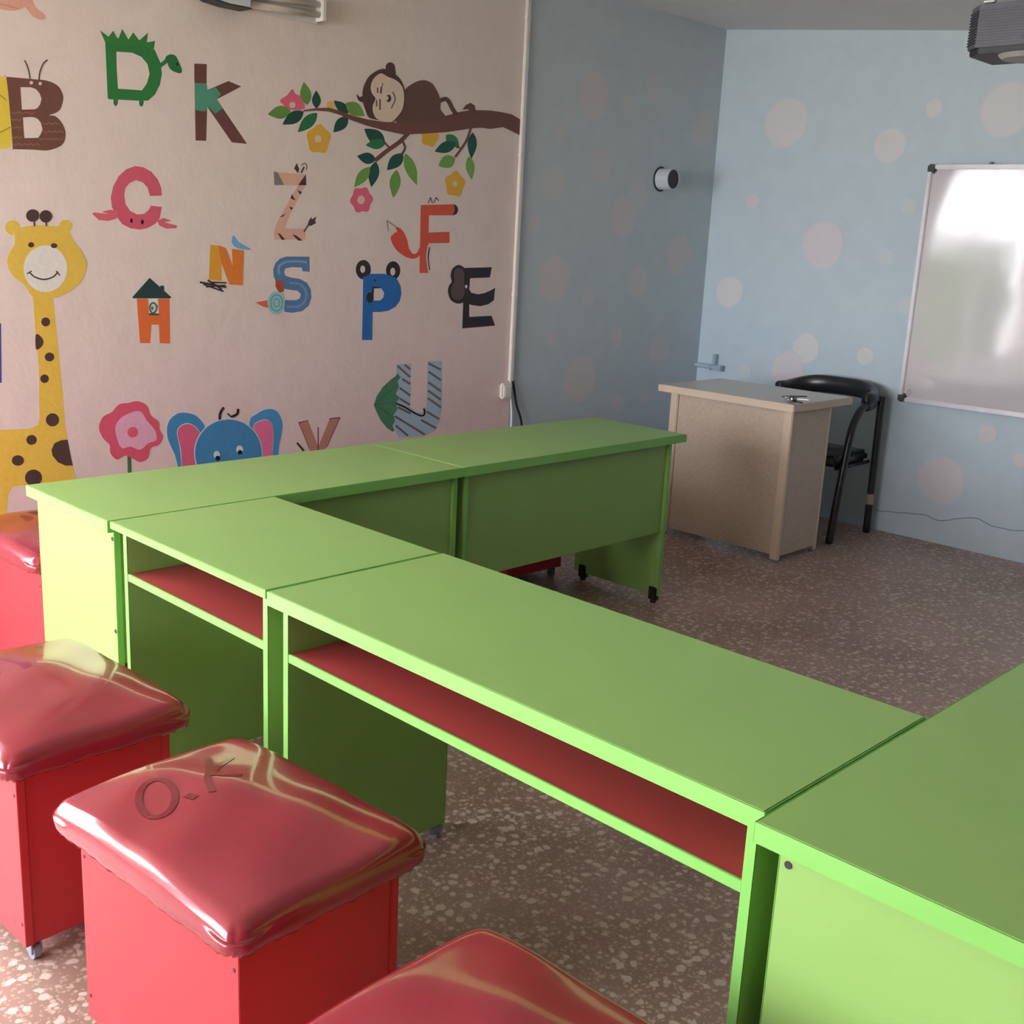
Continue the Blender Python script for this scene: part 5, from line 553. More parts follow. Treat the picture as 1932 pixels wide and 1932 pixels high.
  ('ear',(0.116,0.062,0.057),5,[[(2.0538,2.2442),(2.0537,2.2503),(2.0544,2.2564),(2.0573,2.262),(2.0633,2.2671),(2.0716,2.2717),(2.0798,2.2742),(2.088,2.274),(2.0962,2.2717),(2.1026,2.268),(2.1062,2.2627),(2.108,2.2559),(2.1092,2.2485),(2.1111,2.2395),(2.1123,2.2298),(2.11,2.2223),(2.1014,2.2179),(2.0892,2.2156),(2.0783,2.2154),(2.0702,2.2178),(2.0633,2.2223),(2.0582,2.2274),(2.0553,2.2326),(2.0541,2.2383)]]),
  ('ear',(0.111,0.059,0.055),5,[[(1.8939,2.1182),(1.8976,2.116),(1.9037,2.1107),(1.91,2.1072),(1.9167,2.1087),(1.9236,2.1121),(1.929,2.1122),(1.9325,2.1054),(1.9344,2.0954),(1.9333,2.0882),(1.9273,2.0865),(1.9182,2.0877),(1.9103,2.09),(1.9051,2.0929),(1.9011,2.0969),(1.898,2.1015),(1.8952,2.1077),(1.8934,2.1145)]]),
  ('head',(0.122,0.065,0.057),6,[[(2.0226,2.2373),(2.0377,2.2413),(2.0512,2.2421),(2.0657,2.2405),(2.0831,2.2366),(2.1016,2.2304),(2.118,2.2233),(2.1309,2.2159),(2.1418,2.2076),(2.151,2.198),(2.1588,2.1872),(2.1649,2.1751),(2.1692,2.1618),(2.1715,2.1466),(2.1718,2.1301),(2.1708,2.1145),(2.1684,2.1003),(2.1646,2.087),(2.159,2.0745),(2.1512,2.0627),(2.1416,2.0517),(2.1316,2.0418),(2.123,2.0327),(2.1139,2.0247),(2.0999,2.0193),(2.0772,2.0178),(2.0497,2.019),(2.0242,2.0206),(2.0019,2.0215),(1.9815,2.0228),(1.9654,2.0264),(1.9559,2.0328),(1.9506,2.0415),(1.9456,2.0519),(1.9388,2.0645),(1.9321,2.0788),(1.9274,2.0933),(1.9254,2.1079),(1.9252,2.1227),(1.9266,2.1363),(1.9293,2.148),(1.9335,2.1586),(1.9392,2.1694),(1.9458,2.1809),(1.9539,2.1926),(1.9653,2.2041),(1.9826,2.2164),(2.0034,2.2285)]]),
  ('face',(0.84,0.67,0.521),7,[[(2.0309,2.221),(2.0421,2.2192),(2.0543,2.2149),(2.0666,2.211),(2.0785,2.2091),(2.0905,2.2077),(2.1025,2.2053),(2.1152,2.2017),(2.128,2.197),(2.1391,2.1907),(2.1479,2.1823),(2.1551,2.1722),(2.1603,2.1608),(2.1632,2.1478),(2.1641,2.1337),(2.1637,2.1196),(2.1623,2.1061),(2.1595,2.0926),(2.1547,2.08),(2.1473,2.0684),(2.1378,2.0576),(2.1273,2.0473),(2.1166,2.0368),(2.1049,2.0269),(2.0919,2.02),(2.0763,2.0176),(2.0595,2.0182),(2.044,2.0196),(2.0306,2.0208),(2.0186,2.0228),(2.0083,2.0263),(1.9999,2.0321),(1.9932,2.0395),(1.9883,2.0477),(1.985,2.0568),(1.9835,2.0668),(1.9837,2.0763),(1.9865,2.0853),(1.9911,2.0937),(1.9948,2.1008),(1.9974,2.1055),(1.9992,2.1088),(1.9984,2.1128),(1.9931,2.1182),(1.9852,2.1241),(1.9786,2.1309),(1.9742,2.1385),(1.9712,2.1469),(1.9703,2.1559),(1.972,2.1658),(1.976,2.1763),(1.9812,2.186),(1.9877,2.1946),(1.9956,2.2024),(2.0039,2.209),(2.0122,2.2146),(2.0211,2.219)]]),
  ('eyelash',(0.141,0.085,0.06),8,[[(2.0055,2.1582),(2.0061,2.1359),(2.0131,2.1367),(2.0125,2.159)]]),
  ('eyelash',(0.142,0.085,0.061),8,[[(2.0271,2.1645),(2.0227,2.135),(2.032,2.1352),(2.0365,2.1647)]]),
  ('eyelash',(0.142,0.085,0.061),8,[[(2.037,2.1822),(2.0317,2.1629),(2.0359,2.1627),(2.0413,2.182)]]),
  ('eyelash',(0.141,0.085,0.06),8,[[(2.0009,2.1055),(2.0016,2.0772),(2.0086,2.078),(2.008,2.1062)]]),
  ('eyelash',(0.141,0.085,0.061),8,[[(2.0196,2.1107),(2.0208,2.0644),(2.0294,2.0654),(2.0282,2.1117)]]),
  ('nose',(0.116,0.071,0.053),8,[[(2.0889,2.1216),(2.0885,2.1174),(2.0871,2.1133),(2.0848,2.1097),(2.0818,2.1068),(2.0782,2.1048),(2.0743,2.1038),(2.0704,2.1039),(2.0667,2.1051),(2.0635,2.1073),(2.061,2.1104),(2.0594,2.1141),(2.0588,2.1182),(2.0592,2.1224),(2.0606,2.1265),(2.0629,2.1301),(2.0659,2.133),(2.0695,2.135),(2.0734,2.136),(2.0773,2.1359),(2.081,2.1347),(2.0842,2.1325),(2.0867,2.1294),(2.0883,2.1257)]]),
  ('nose_highlight',(0.84,0.67,0.521),9,[[(2.0722,2.1212),(2.072,2.119),(2.0713,2.117),(2.0701,2.1151),(2.0685,2.1136),(2.0666,2.1126),(2.0645,2.1121),(2.0625,2.1122),(2.0605,2.1128),(2.0589,2.1139),(2.0576,2.1154),(2.0567,2.1173),(2.0564,2.1194),(2.0566,2.1215),(2.0573,2.1236),(2.0586,2.1254),(2.0602,2.1269),(2.062,2.128),(2.0641,2.1285),(2.0661,2.1284),(2.0681,2.1278),(2.0697,2.1267),(2.071,2.1252),(2.0719,2.1233)]]),
  ('mouth',(0.145,0.087,0.062),8,[[(2.0929,2.1498),(2.0962,2.1456),(2.1001,2.1407),(2.104,2.1353),(2.1066,2.1303),(2.1081,2.1264),(2.1088,2.123),(2.1086,2.1193),(2.1071,2.114),(2.1032,2.106),(2.0974,2.0959),(2.0915,2.0863),(2.0869,2.0789),(2.0923,2.0775),(2.0969,2.0849),(2.1028,2.0945),(2.1088,2.1048),(2.1129,2.1133),(2.1146,2.1192),(2.1148,2.1239),(2.1139,2.1279),(2.1123,2.1323),(2.1095,2.1376),(2.1054,2.1432),(2.1014,2.1482),(2.0982,2.1524)]]),
 ]),
 ('painted_branch', 'brown painted branch with green leaves and flowers', [
  ('branch',(0.2,0.09,0.074),3,[[(1.6112,2.0211),(1.6774,2.0357),(1.7448,2.0453),(1.806,2.0377),(1.8842,2.0244),(1.964,2.0175),(2.0456,2.0165),(2.1289,2.0217),(2.257,2.0388),(2.3446,2.0558),(2.4335,2.0842),(2.5061,2.1066),(2.5896,2.1252),(2.7142,2.1364),(2.7933,2.1368),(2.864,2.134),(2.9351,2.114),(2.9384,2.0387),(2.8694,2.0549),(2.8078,2.0674),(2.7195,2.0501),(2.6706,2.0508),(2.6131,2.044),(2.5567,2.0333),(2.437,2.0089),(2.3028,1.9899),(2.2071,1.9779),(2.1815,1.9711),(2.1303,1.9752),(2.0466,1.9803),(1.9485,1.9917),(1.8688,2.0049),(1.8062,2.0211),(1.745,2.0289),(1.6774,2.0253),(1.6149,2.0152)]]),
  ('twig',(0.193,0.087,0.071),2,[[(2.188,1.9885),(2.1761,1.9778),(2.1641,1.9671),(2.1503,1.9553),(2.1359,1.9441),(2.1203,1.9338),(2.1026,1.9232),(2.0841,1.9122),(2.0661,1.9009),(2.0477,1.8884),(2.0288,1.8751),(2.0122,1.8632),(1.9969,1.8523),(2.013,1.8392),(2.0283,1.8501),(2.0449,1.862),(2.0636,1.8751),(2.0815,1.8873),(2.0989,1.8981),(2.1172,1.9089),(2.1355,1.9199),(2.1525,1.9311),(2.1683,1.9433),(2.183,1.9558),(2.1952,1.9667),(2.2071,1.9773)]]),
  ('twig',(0.196,0.088,0.072),2,[[(2.1537,1.9443),(2.1591,1.9372),(2.1651,1.9297),(2.1702,1.9217),(2.1722,1.9151),(2.1701,1.9086),(2.1649,1.9007),(2.1588,1.8932),(2.1531,1.886),(2.1647,1.8814),(2.1704,1.8886),(2.1768,1.8965),(2.183,1.9059),(2.1859,1.9159),(2.1832,1.9257),(2.1773,1.935),(2.1711,1.9429),(2.1657,1.9499)]]),
  ('twig',(0.217,0.098,0.08),2,[[(2.5826,2.0429),(2.5772,2.0291),(2.571,2.0126),(2.5628,1.9941),(2.5526,1.9763),(2.5378,1.9574),(2.5193,1.9365),(2.5015,1.9175),(2.4875,1.9024),(2.5005,1.8967),(2.5145,1.9119),(2.5324,1.9309),(2.5514,1.9523),(2.567,1.9722),(2.5779,1.9912),(2.5864,2.0105),(2.5927,2.0272),(2.5981,2.041)]]),
  ('twig',(0.191,0.086,0.07),2,[[(2.0466,1.9307),(2.0835,1.9035),(2.0915,1.9095),(2.0545,1.9367)]]),
  ('twig',(0.214,0.096,0.079),2,[[(2.4972,1.9429),(2.5244,1.9399),(2.5266,1.9464),(2.4994,1.9494)]]),
  ('leaf',(0.169,0.353,0.076),1,[[(1.633,2.0437),(1.6455,2.0585),(1.6522,2.072),(1.6543,2.0845),(1.6521,2.0959),(1.6461,2.1064),(1.6371,2.1161),(1.6262,2.1254),(1.6143,2.1343),(1.6072,2.1208),(1.6009,2.1074),(1.5967,2.0946),(1.5954,2.0824),(1.5979,2.0712),(1.6046,2.0609),(1.6159,2.0516)]]),
  ('leaf',(0.021,0.093,0.068),1,[[(1.6811,2.0344),(1.6925,2.0451),(1.6994,2.0552),(1.7026,2.0648),(1.7024,2.074),(1.6991,2.0828),(1.6935,2.0913),(1.6862,2.0995),(1.6783,2.1076),(1.6711,2.0975),(1.6646,2.0874),(1.6596,2.0776),(1.6571,2.0681),(1.6576,2.059),(1.6615,2.0503),(1.669,2.0421)]]),
  ('leaf',(0.162,0.339,0.073),1,[[(1.5498,2.0117),(1.5326,2.0214),(1.5166,2.0259),(1.5014,2.0265),(1.487,2.0234),(1.4733,2.0169),(1.4602,2.0078),(1.4474,1.9971),(1.4348,1.9855),(1.4505,1.9804),(1.4662,1.9761),(1.4816,1.9735),(1.4966,1.9736),(1.511,1.977),(1.5248,1.9842),(1.5377,1.9954)]]),
  ('leaf',(0.02,0.09,0.066),1,[[(1.6149,2.0158),(1.5928,2.0176),(1.5742,2.0156),(1.5582,2.0106),(1.5446,2.0027),(1.5333,1.9923),(1.5236,1.98),(1.515,1.9663),(1.507,1.952),(1.5256,1.9535),(1.5438,1.9556),(1.561,1.959),(1.5766,1.9645),(1.5901,1.9726),(1.6011,1.9837),(1.6096,1.9978)]]),
  ('leaf',(0.034,0.194,0.076),1,[[(1.6849,2.0173),(1.6612,2.0134),(1.6418,2.0067),(1.6258,1.9976),(1.6131,1.9865),(1.6032,1.9734),(1.5956,1.9588),(1.5894,1.9432),(1.5839,1.9272),(1.6034,1.9335),(1.6224,1.9402),(1.6399,1.9481),(1.6553,1.9575),(1.6679,1.9689),(1.6773,1.9825),(1.6833,1.9985)]]),
  ('leaf',(0.022,0.096,0.071),1,[[(1.8526,2.0337),(1.8506,2.0478),(1.8454,2.0585),(1.8377,2.0666),(1.8275,2.0722),(1.8152,2.0755),(1.8013,2.0771),(1.7864,2.0776),(1.771,2.0775),(1.7757,2.0666),(1.781,2.0562),(1.7874,2.0469),(1.7956,2.0394),(1.8058,2.034),(1.8186,2.031),(1.8339,2.0307)]]),
  ('leaf',(0.182,0.38,0.082),1,[[(1.8364,2.0747),(1.839,2.0567),(1.8456,2.0436),(1.8554,2.0342),(1.8683,2.0284),(1.8839,2.0259),(1.9018,2.026),(1.9211,2.0277),(1.9413,2.0303),(1.9348,2.0441),(1.9277,2.0572),(1.9192,2.0684),(1.9085,2.0771),(1.8953,2.0824),(1.879,2.084),(1.8596,2.0818)]]),
  ('leaf',(0.022,0.096,0.07),1,[[(1.8489,2.0196),(1.8272,2.0171),(1.8103,2.012),(1.797,2.0047),(1.7871,1.9954),(1.7804,1.9844),(1.776,1.9719),(1.7732,1.9585),(1.7711,1.9447),(1.7884,1.9494),(1.805,1.9546),(1.8201,1.9608),(1.8328,1.9685),(1.8424,1.978),(1.8486,1.9895),(1.8511,2.0032)]]),
  ('leaf',(0.023,0.101,0.074),1,[[(2.0605,1.9228),(2.0569,1.9433),(2.0487,1.9584),(2.0369,1.9693),(2.0218,1.9762),(2.0037,1.9796),(1.9833,1.9801),(1.9615,1.9789),(1.9392,1.9768),(1.9466,1.9615),(1.9549,1.9469),(1.9647,1.9341),(1.9769,1.924),(1.9921,1.9174),(2.0109,1.9147),(2.0334,1.9161)]]),
  ('leaf',(0.037,0.214,0.084),1,[[(2.0662,1.9277),(2.0492,1.9365),(2.0331,1.9408),(2.0177,1.9417),(2.003,1.9392),(1.9889,1.9338),(1.9752,1.9261),(1.9619,1.9169),(1.9487,1.907),(1.9645,1.9022),(1.9803,1.8981),(1.9959,1.8955),(2.0111,1.8953),(2.0258,1.898),(2.0399,1.904),(2.0535,1.9136)]]),
  ('leaf',(0.022,0.1,0.073),1,[[(2.0103,1.848),(1.9997,1.8617),(1.9879,1.8705),(1.9751,1.8753),(1.9615,1.8765),(1.9472,1.8745),(1.9323,1.8699),(1.917,1.8636),(1.9015,1.8566),(1.913,1.8475),(1.9246,1.839),(1.9367,1.8323),(1.9495,1.8281),(1.9632,1.8271),(1.9778,1.8298),(1.9934,1.8364)]]),
  ('leaf',(0.023,0.101,0.074),1,[[(2.0088,1.8422),(1.9902,1.8288),(1.9777,1.815),(1.97,1.801),(1.9668,1.7867),(1.9677,1.7721),(1.9718,1.7573),(1.978,1.7423),(1.9852,1.7272),(1.9984,1.7409),(2.0106,1.7547),(2.0207,1.7687),(2.0275,1.7828),(2.0303,1.7973),(2.0284,1.812),(2.0217,1.827)]]),
  ('leaf',(0.184,0.383,0.083),1,[[(1.975,1.8161),(1.9517,1.8103),(1.9333,1.8021),(1.9187,1.792),(1.9078,1.7801),(1.9,1.7667),(1.8946,1.752),(1.891,1.7365),(1.8881,1.7206),(1.9068,1.7284),(1.9248,1.7366),(1.9412,1.7457),(1.9552,1.7561),(1.966,1.7682),(1.9732,1.7821),(1.9765,1.7979)]]),
  ('leaf',(0.023,0.104,0.076),1,[[(2.1688,1.8894),(2.1432,1.8877),(2.1231,1.8828),(2.1072,1.8753),(2.0953,1.8653),(2.0869,1.8531),(2.0813,1.8391),(2.0775,1.824),(2.0745,1.8084),(2.0949,1.8128),(2.1146,1.8178),(2.1326,1.824),(2.1478,1.832),(2.1595,1.8423),(2.1672,1.8551),(2.1707,1.8706)]]),
  ('leaf',(0.198,0.413,0.089),1,[[(2.1799,1.8915),(2.1733,1.8689),(2.173,1.8485),(2.1775,1.8297),(2.1867,1.8125),(2.2001,1.7966),(2.2168,1.7818),(2.2359,1.7676),(2.2561,1.7537),(2.2569,1.7747),(2.2568,1.7954),(2.2545,1.8152),(2.2488,1.8339),(2.239,1.8511),(2.2245,1.8665),(2.2052,1.8802)]]),
  ('leaf',(0.193,0.403,0.087),1,[[(2.1309,1.815),(2.1122,1.7993),(2.1001,1.7836),(2.0932,1.7678),(2.0911,1.7519),(2.0933,1.736),(2.099,1.7199),(2.107,1.7037),(2.116,1.6875),(2.1288,1.7032),(2.1406,1.719),(2.1501,1.7348),(2.1562,1.7507),(2.1578,1.7667),(2.1545,1.7828),(2.146,1.7989)]]),
  ('leaf',(0.042,0.242,0.096),1,[[(2.4303,1.9966),(2.4293,1.9802),(2.433,1.9676),(2.4403,1.9582),(2.4511,1.9517),(2.4651,1.9478),(2.4816,1.9459),(2.4998,1.9454),(2.5188,1.9456),(2.5155,1.9587),(2.5114,1.9711),(2.5057,1.9821),(2.4975,1.991),(2.4862,1.9972),(2.4715,2.0004),(2.4531,2.0005)]]),
  ('leaf',(0.025,0.113,0.083),1,[[(2.4965,1.9634),(2.4718,1.9689),(2.4503,1.9697),(2.4311,1.967),(2.4141,1.9609),(2.3991,1.9517),(2.3857,1.9403),(2.3732,1.9272),(2.3613,1.9135),(2.3827,1.912),(2.4037,1.9113),(2.4239,1.9122),(2.4426,1.9155),(2.4596,1.9219),(2.4743,1.9317),(2.4869,1.9453)]]),
  ('leaf',(0.027,0.119,0.087),1,[[(2.6047,2.0233),(2.5883,2.0071),(2.5782,1.9912),(2.573,1.9756),(2.5724,1.9603),(2.5759,1.9451),(2.5828,1.93),(2.5918,1.915),(2.6018,1.8999),(2.6126,1.9159),(2.6225,1.9318),(2.6301,1.9476),(2.6344,1.9633),(2.6345,1.9787),(2.63,1.9939),(2.6204,2.0088)]]),
  ('leaf',(0.219,0.457,0.099),1,[[(2.585,1.9113),(2.5729,1.8955),(2.5667,1.8806),(2.565,1.8665),(2.5677,1.853),(2.5742,1.84),(2.5838,1.8274),(2.5954,1.8151),(2.6081,1.8029),(2.6149,1.818),(2.6208,1.8329),(2.6247,1.8475),(2.6255,1.8617),(2.6224,1.8752),(2.6149,1.8881),(2.6028,1.9002)]]),
  ('leaf',(0.21,0.439,0.095),1,[[(2.4951,1.8949),(2.4718,1.9025),(2.4523,1.905),(2.4359,1.9034),(2.4224,1.898),(2.4114,1.8892),(2.4023,1.8778),(2.3946,1.8645),(2.3875,1.8505),(2.407,1.8474),(2.4261,1.8451),(2.4439,1.8446),(2.4598,1.8469),(2.4732,1.8526),(2.4838,1.8622),(2.4914,1.8759)]]),
  ('flower',(0.84,0.161,0.249),0,[[(1.5568,2.099),(1.5618,2.0965),(1.5657,2.0892),(1.5712,2.0825),(1.58,2.0797),(1.5906,2.0774),(1.6001,2.0716),(1.6111,2.0583),(1.6212,2.0414),(1.6199,2.0278),(1.5982,2.0202),(1.5654,2.0161),(1.539,2.0152),(1.5264,2.0183),(1.52,2.0244),(1.5141,2.0307),(1.5053,2.0356),(1.4971,2.0406),(1.4951,2.0467),(1.5036,2.0544),(1.5184,2.0633),(1.5319,2.0723),(1.5415,2.0827),(1.5497,2.0933)]]),
  ('flower_centre',(0.84,0.644,0.541),1,[[(1.5727,2.0371),(1.5722,2.0338),(1.5706,2.0305),(1.5681,2.0277),(1.5648,2.0253),(1.561,2.0237),(1.5569,2.0228),(1.5528,2.0228),(1.549,2.0236),(1.5458,2.0253),(1.5433,2.0276),(1.5417,2.0304),(1.5412,2.0336),(1.5417,2.0369),(1.5433,2.0401),(1.5457,2.043),(1.549,2.0453),(1.5528,2.047),(1.5569,2.0479),(1.561,2.0479),(1.5648,2.0471),(1.5681,2.0454),(1.5706,2.0431),(1.5722,2.0403)]]),
  ('flower',(0.84,0.478,0.066),0,[[(1.7578,1.9155),(1.7526,1.9062),(1.7476,1.898),(1.7443,1.8899),(1.7423,1.8808),(1.7394,1.8708),(1.7335,1.8617),(1.7244,1.8558),(1.7136,1.854),(1.7031,1.855),(1.6938,1.8564),(1.6849,1.8563),(1.6753,1.8546),(1.6647,1.8534),(1.6544,1.8552),(1.6465,1.8611),(1.6422,1.87),(1.6408,1.8797),(1.6401,1.8886),(1.6379,1.8965),(1.6341,1.9044),(1.6305,1.9135),(1.6299,1.9234),(1.6339,1.9328),(1.6418,1.9402),(1.6512,1.9453),(1.66,1.9495),(1.6674,1.9546),(1.6745,1.9613),(1.6828,1.9682),(1.6928,1.9728),(1.7033,1.973),(1.7126,1.9687),(1.7199,1.9622),(1.7262,1.9558),(1.7331,1.9511),(1.7416,1.9473),(1.7506,1.9425),(1.7575,1.9352),(1.76,1.9257)]]),
  ('flower_centre',(0.84,0.681,0.509),1,[[(1.7061,1.9121),(1.7056,1.9081),(1.7039,1.9042),(1.7013,1.9008),(1.6979,1.8981),(1.6939,1.8962),(1.6897,1.8953),(1.6854,1.8954),(1.6814,1.8966),(1.678,1.8987),(1.6754,1.9017),(1.6737,1.9052),(1.6731,1.9091),(1.6736,1.9131),(1.6752,1.9169),(1.6778,1.9203),(1.6812,1.9231),(1.6852,1.925),(1.6894,1.9259),(1.6937,1.9258),(1.6977,1.9246),(1.7011,1.9225),(1.7038,1.9195),(1.7055,1.916)]]),
  ('flower',(0.84,0.161,0.249),0,[[(1.9973,1.6727),(1.9925,1.6637),(1.9857,1.6561),(1.9811,1.649),(1.9792,1.6405),(1.9771,1.6308),(1.9713,1.6224),(1.9616,1.6184),(1.9506,1.6186),(1.9407,1.6198),(1.932,1.6186),(1.9226,1.615),(1.912,1.6124),(1.9019,1.6142),(1.8948,1.6211),(1.8908,1.63),(1.8871,1.6375),(1.881,1.6432),(1.8729,1.6488),(1.8666,1.6563),(1.8658,1.6655),(1.8705,1.6744),(1.8771,1.6818),(1.8816,1.6888),(1.8835,1.6972),(1.8856,1.7068),(1.8912,1.715),(1.9007,1.719),(1.9116,1.719),(1.9213,1.718),(1.93,1.7192),(1.9393,1.7229),(1.9499,1.7258),(1.9601,1.724),(1.9673,1.7173),(1.9715,1.7084),(1.9753,1.7009),(1.9815,1.6953),(1.9899,1.6896),(1.9964,1.682)]]),
  ('flower_centre',(0.84,0.644,0.541),1,[[(1.9488,1.67),(1.9483,1.6651),(1.9463,1.6605),(1.9432,1.6565),(1.939,1.6533),(1.9341,1.6511),(1.9289,1.6502),(1.9237,1.6506),(1.9187,1.6522),(1.9145,1.6549),(1.9112,1.6586),(1.9091,1.663),(1.9083,1.6678),(1.9089,1.6727),(1.9109,1.6773),(1.914,1.6813),(1.9181,1.6845),(1.9229,1.6867),(1.9282,1.6876),(1.9334,1.6873),(1.9383,1.6857),(1.9426,1.6829),(1.9459,1.6793),(1.948,1.6748)]]),
  ('flower',(0.84,0.478,0.066),0,[[(2.389,1.9818),(2.3864,1.9746),(2.3809,1.9682),(2.3751,1.9628),(2.3706,1.9575),(2.3673,1.9514),(2.3637,1.9445),(2.358,1.9383),(2.3499,1.9343),(2.3406,1.9334),(2.3317,1.9351),(2.3238,1.9374),(2.3164,1.9387),(2.3083,1.9388),(2.2993,1.939),(2.2905,1.9408),(2.2839,1.9453),(2.2808,1.9519),(2.2807,1.9592),(2.2816,1.966),(2.2815,1.9721),(2.2798,1.9781),(2.2779,1.9849),(2.278,1.9922),(2.2819,1.999),(2.2891,2.0039),(2.2978,2.0069),(2.3062,2.0088),(2.3135,2.0113),(2.3204,2.015),(2.3282,2.0192),(2.3372,2.022),(2.3463,2.0218),(2.354,2.0182),(2.3596,2.0128),(2.364,2.0072),(2.3687,2.0026),(2.3748,1.9988),(2.3817,1.9945),(2.3872,1.9888)]]),
  ('flower',(0.84,0.478,0.066),0,[[(2.5663,1.7779),(2.5615,1.7688),(2.556,1.7608),(2.5521,1.7532),(2.5498,1.7446),(2.5473,1.735),(2.5421,1.726),(2.5335,1.7197),(2.5227,1.7175),(2.5117,1.7187),(2.5018,1.7208),(2.4927,1.7216),(2.4831,1.7208),(2.4724,1.7199),(2.4615,1.7213),(2.4526,1.7266),(2.4473,1.7351),(2.4454,1.7448),(2.4447,1.754),(2.443,1.762),(2.4394,1.7699),(2.4354,1.7787),(2.4339,1.7885),(2.4368,1.7979),(2.4441,1.8053),(2.4537,1.8103),(2.463,1.8139),(2.4709,1.8181),(2.4782,1.8239),(2.4863,1.8304),(2.4962,1.8352),(2.507,1.8359),(2.517,1.8321),(2.525,1.8255),(2.5315,1.8186),(2.5383,1.8132),(2.5465,1.8089),(2.5558,1.804),(2.5637,1.797),(2.5675,1.7879)]]),
  ('flower_centre',(0.84,0.637,0.435),1,[[(2.516,1.7761),(2.5156,1.7723),(2.5141,1.7686),(2.5116,1.7654),(2.5082,1.7628),(2.5042,1.7611),(2.4998,1.7604),(2.4954,1.7606),(2.4913,1.7618),(2.4877,1.7639),(2.4849,1.7668),(2.4831,1.7702),(2.4823,1.7739),(2.4827,1.7777),(2.4842,1.7814),(2.4867,1.7846),(2.4901,1.7871),(2.4941,1.7888),(2.4984,1.7896),(2.5028,1.7894),(2.5069,1.7882),(2.5105,1.7861),(2.5134,1.7833),(2.5152,1.7798)]]),
  ('flower',(0.84,0.547,0.149),0,[[(1.7788,2.0596),(1.7781,2.0552),(1.7759,2.051),(1.7723,2.0472),(1.7676,2.0441),(1.7621,2.0419),(1.7562,2.0407),(1.7503,2.0406),(1.7448,2.0416),(1.7401,2.0437),(1.7365,2.0468),(1.7342,2.0505),(1.7333,2.0546),(1.7341,2.0589),(1.7363,2.0631),(1.7398,2.0669),(1.7445,2.07),(1.7499,2.0722),(1.7558,2.0735),(1.7617,2.0736),(1.7672,2.0725),(1.772,2.0705),(1.7757,2.0675),(1.778,2.0637)]]),
 ]),
 ('painted_hand', 'pink painted fingers at the mural top corner', [
  ('fingers',(0.84,0.438,0.348),0,[[(0.2891,2.2607),(0.3411,2.2779),(0.4164,2.296),(0.4725,2.3055),(0.4862,2.2995),(0.4789,2.2844),(0.473,2.27),(0.4759,2.2593),(0.4801,2.2493),(0.4859,2.2409),(0.4943,2.2352),(0.5042,2.2313),(0.5118,2.2272),(0.5161,2.222),(0.5181,2.2168),(0.5174,2.2123),(0.5133,2.2085),(0.5066,2.2054),(0.4985,2.2043),(0.4886,2.2055),(0.4775,2.2086),(0.4675,2.2134),(0.4599,2.2214),(0.4534,2.231),(0.4473,2.2369),(0.4418,2.2361),(0.4366,2.2318),(0.4301,2.2274),(0.4219,2.2241),(0.4123,2.2208),(0.4013,2.2183),(0.3888,2.2171),(0.3748,2.2167),(0.3593,2.2168),(0.3405,2.2161),(0.3203,2.216),(0.3046,2.2201),(0.2894,2.2308),(0.2785,2.2456)]]),
  ('finger_line',(0.713,0.306,0.252),1,[[(0.3313,2.2312),(0.3425,2.2309),(0.3577,2.2305),(0.3738,2.23),(0.3874,2.2293),(0.3979,2.2285),(0.407,2.2275),(0.4145,2.2265),(0.4208,2.2257),(0.4224,2.2302),(0.4162,2.231),(0.4086,2.232),(0.3993,2.233),(0.3887,2.2338),(0.3751,2.2345),(0.3588,2.235),(0.3437,2.2354),(0.3324,2.2357)]]),
 ]),
 ('painted_letter', 'dark blue painted letter edge left of giraffe neck', [
  ('letter_body',(0.071,0.082,0.355),0,[[(0.2126,1.2433),(0.2573,1.1962),(0.2991,1.1444),(0.2884,0.9326),(0.1918,0.9189)]]),
 ]),
]
DOTS_MIDDLE = [(3.4879, 2.2947, 0.129), (3.989, 2.3942, 0.077), (4.4933, 2.2249, 0.116), (3.2322, 2.0812, 0.05), (3.5746, 1.9426, 0.099), (3.2021, 1.8179, 0.091), (3.9177, 1.8013, 0.092), (3.7995, 1.6773, 0.117), (3.0683, 1.6047, 0.048), (4.3613, 1.4769, 0.122), (3.2482, 1.3338, 0.131), (3.9719, 1.3137, 0.097), (3.5415, 1.2244, 0.056), (3.2526, 1.0004, 0.052), (3.8144, 0.9966, 0.059), (4.2398, 0.916, 0.103), (3.5183, 0.7626, 0.141), (3.7796, 2.2869, 0.046), (4.1255, 0.6186, 0.049), (3.8691, 0.5952, 0.054)]
DOTS_RIGHT = [(2.7305, 2.2565, 0.147), (1.8412, 2.3015, 0.048), (2.066, 2.1182, 0.097), (1.4567, 2.2808, 0.138), (2.9058, 1.8104, 0.049), (1.9179, 1.8022, 0.05), (2.4047, 1.5786, 0.139), (2.0078, 1.5284, 0.047), (3.0082, 1.2684, 0.101), (1.8595, 1.2762, 0.052), (2.4402, 0.9795, 0.092), (2.5491, 0.8447, 0.113), (2.059, 0.9769, 0.053), (2.8439, 0.8006, 0.048), (1.5234, 0.3525, 0.139), (1.3132, 0.6482, 0.053), (1.1243, 0.5377, 0.038), (2.257, 0.3662, 0.05)]
CRACK = [(1.8832, 0.1099), (1.7237, 0.1275), (1.585, 0.1442), (1.5065, 0.1305), (1.4199, 0.155), (1.3069, 0.185), (1.2175, 0.163), (1.1188, 0.1613), (1.0455, 0.1688)]

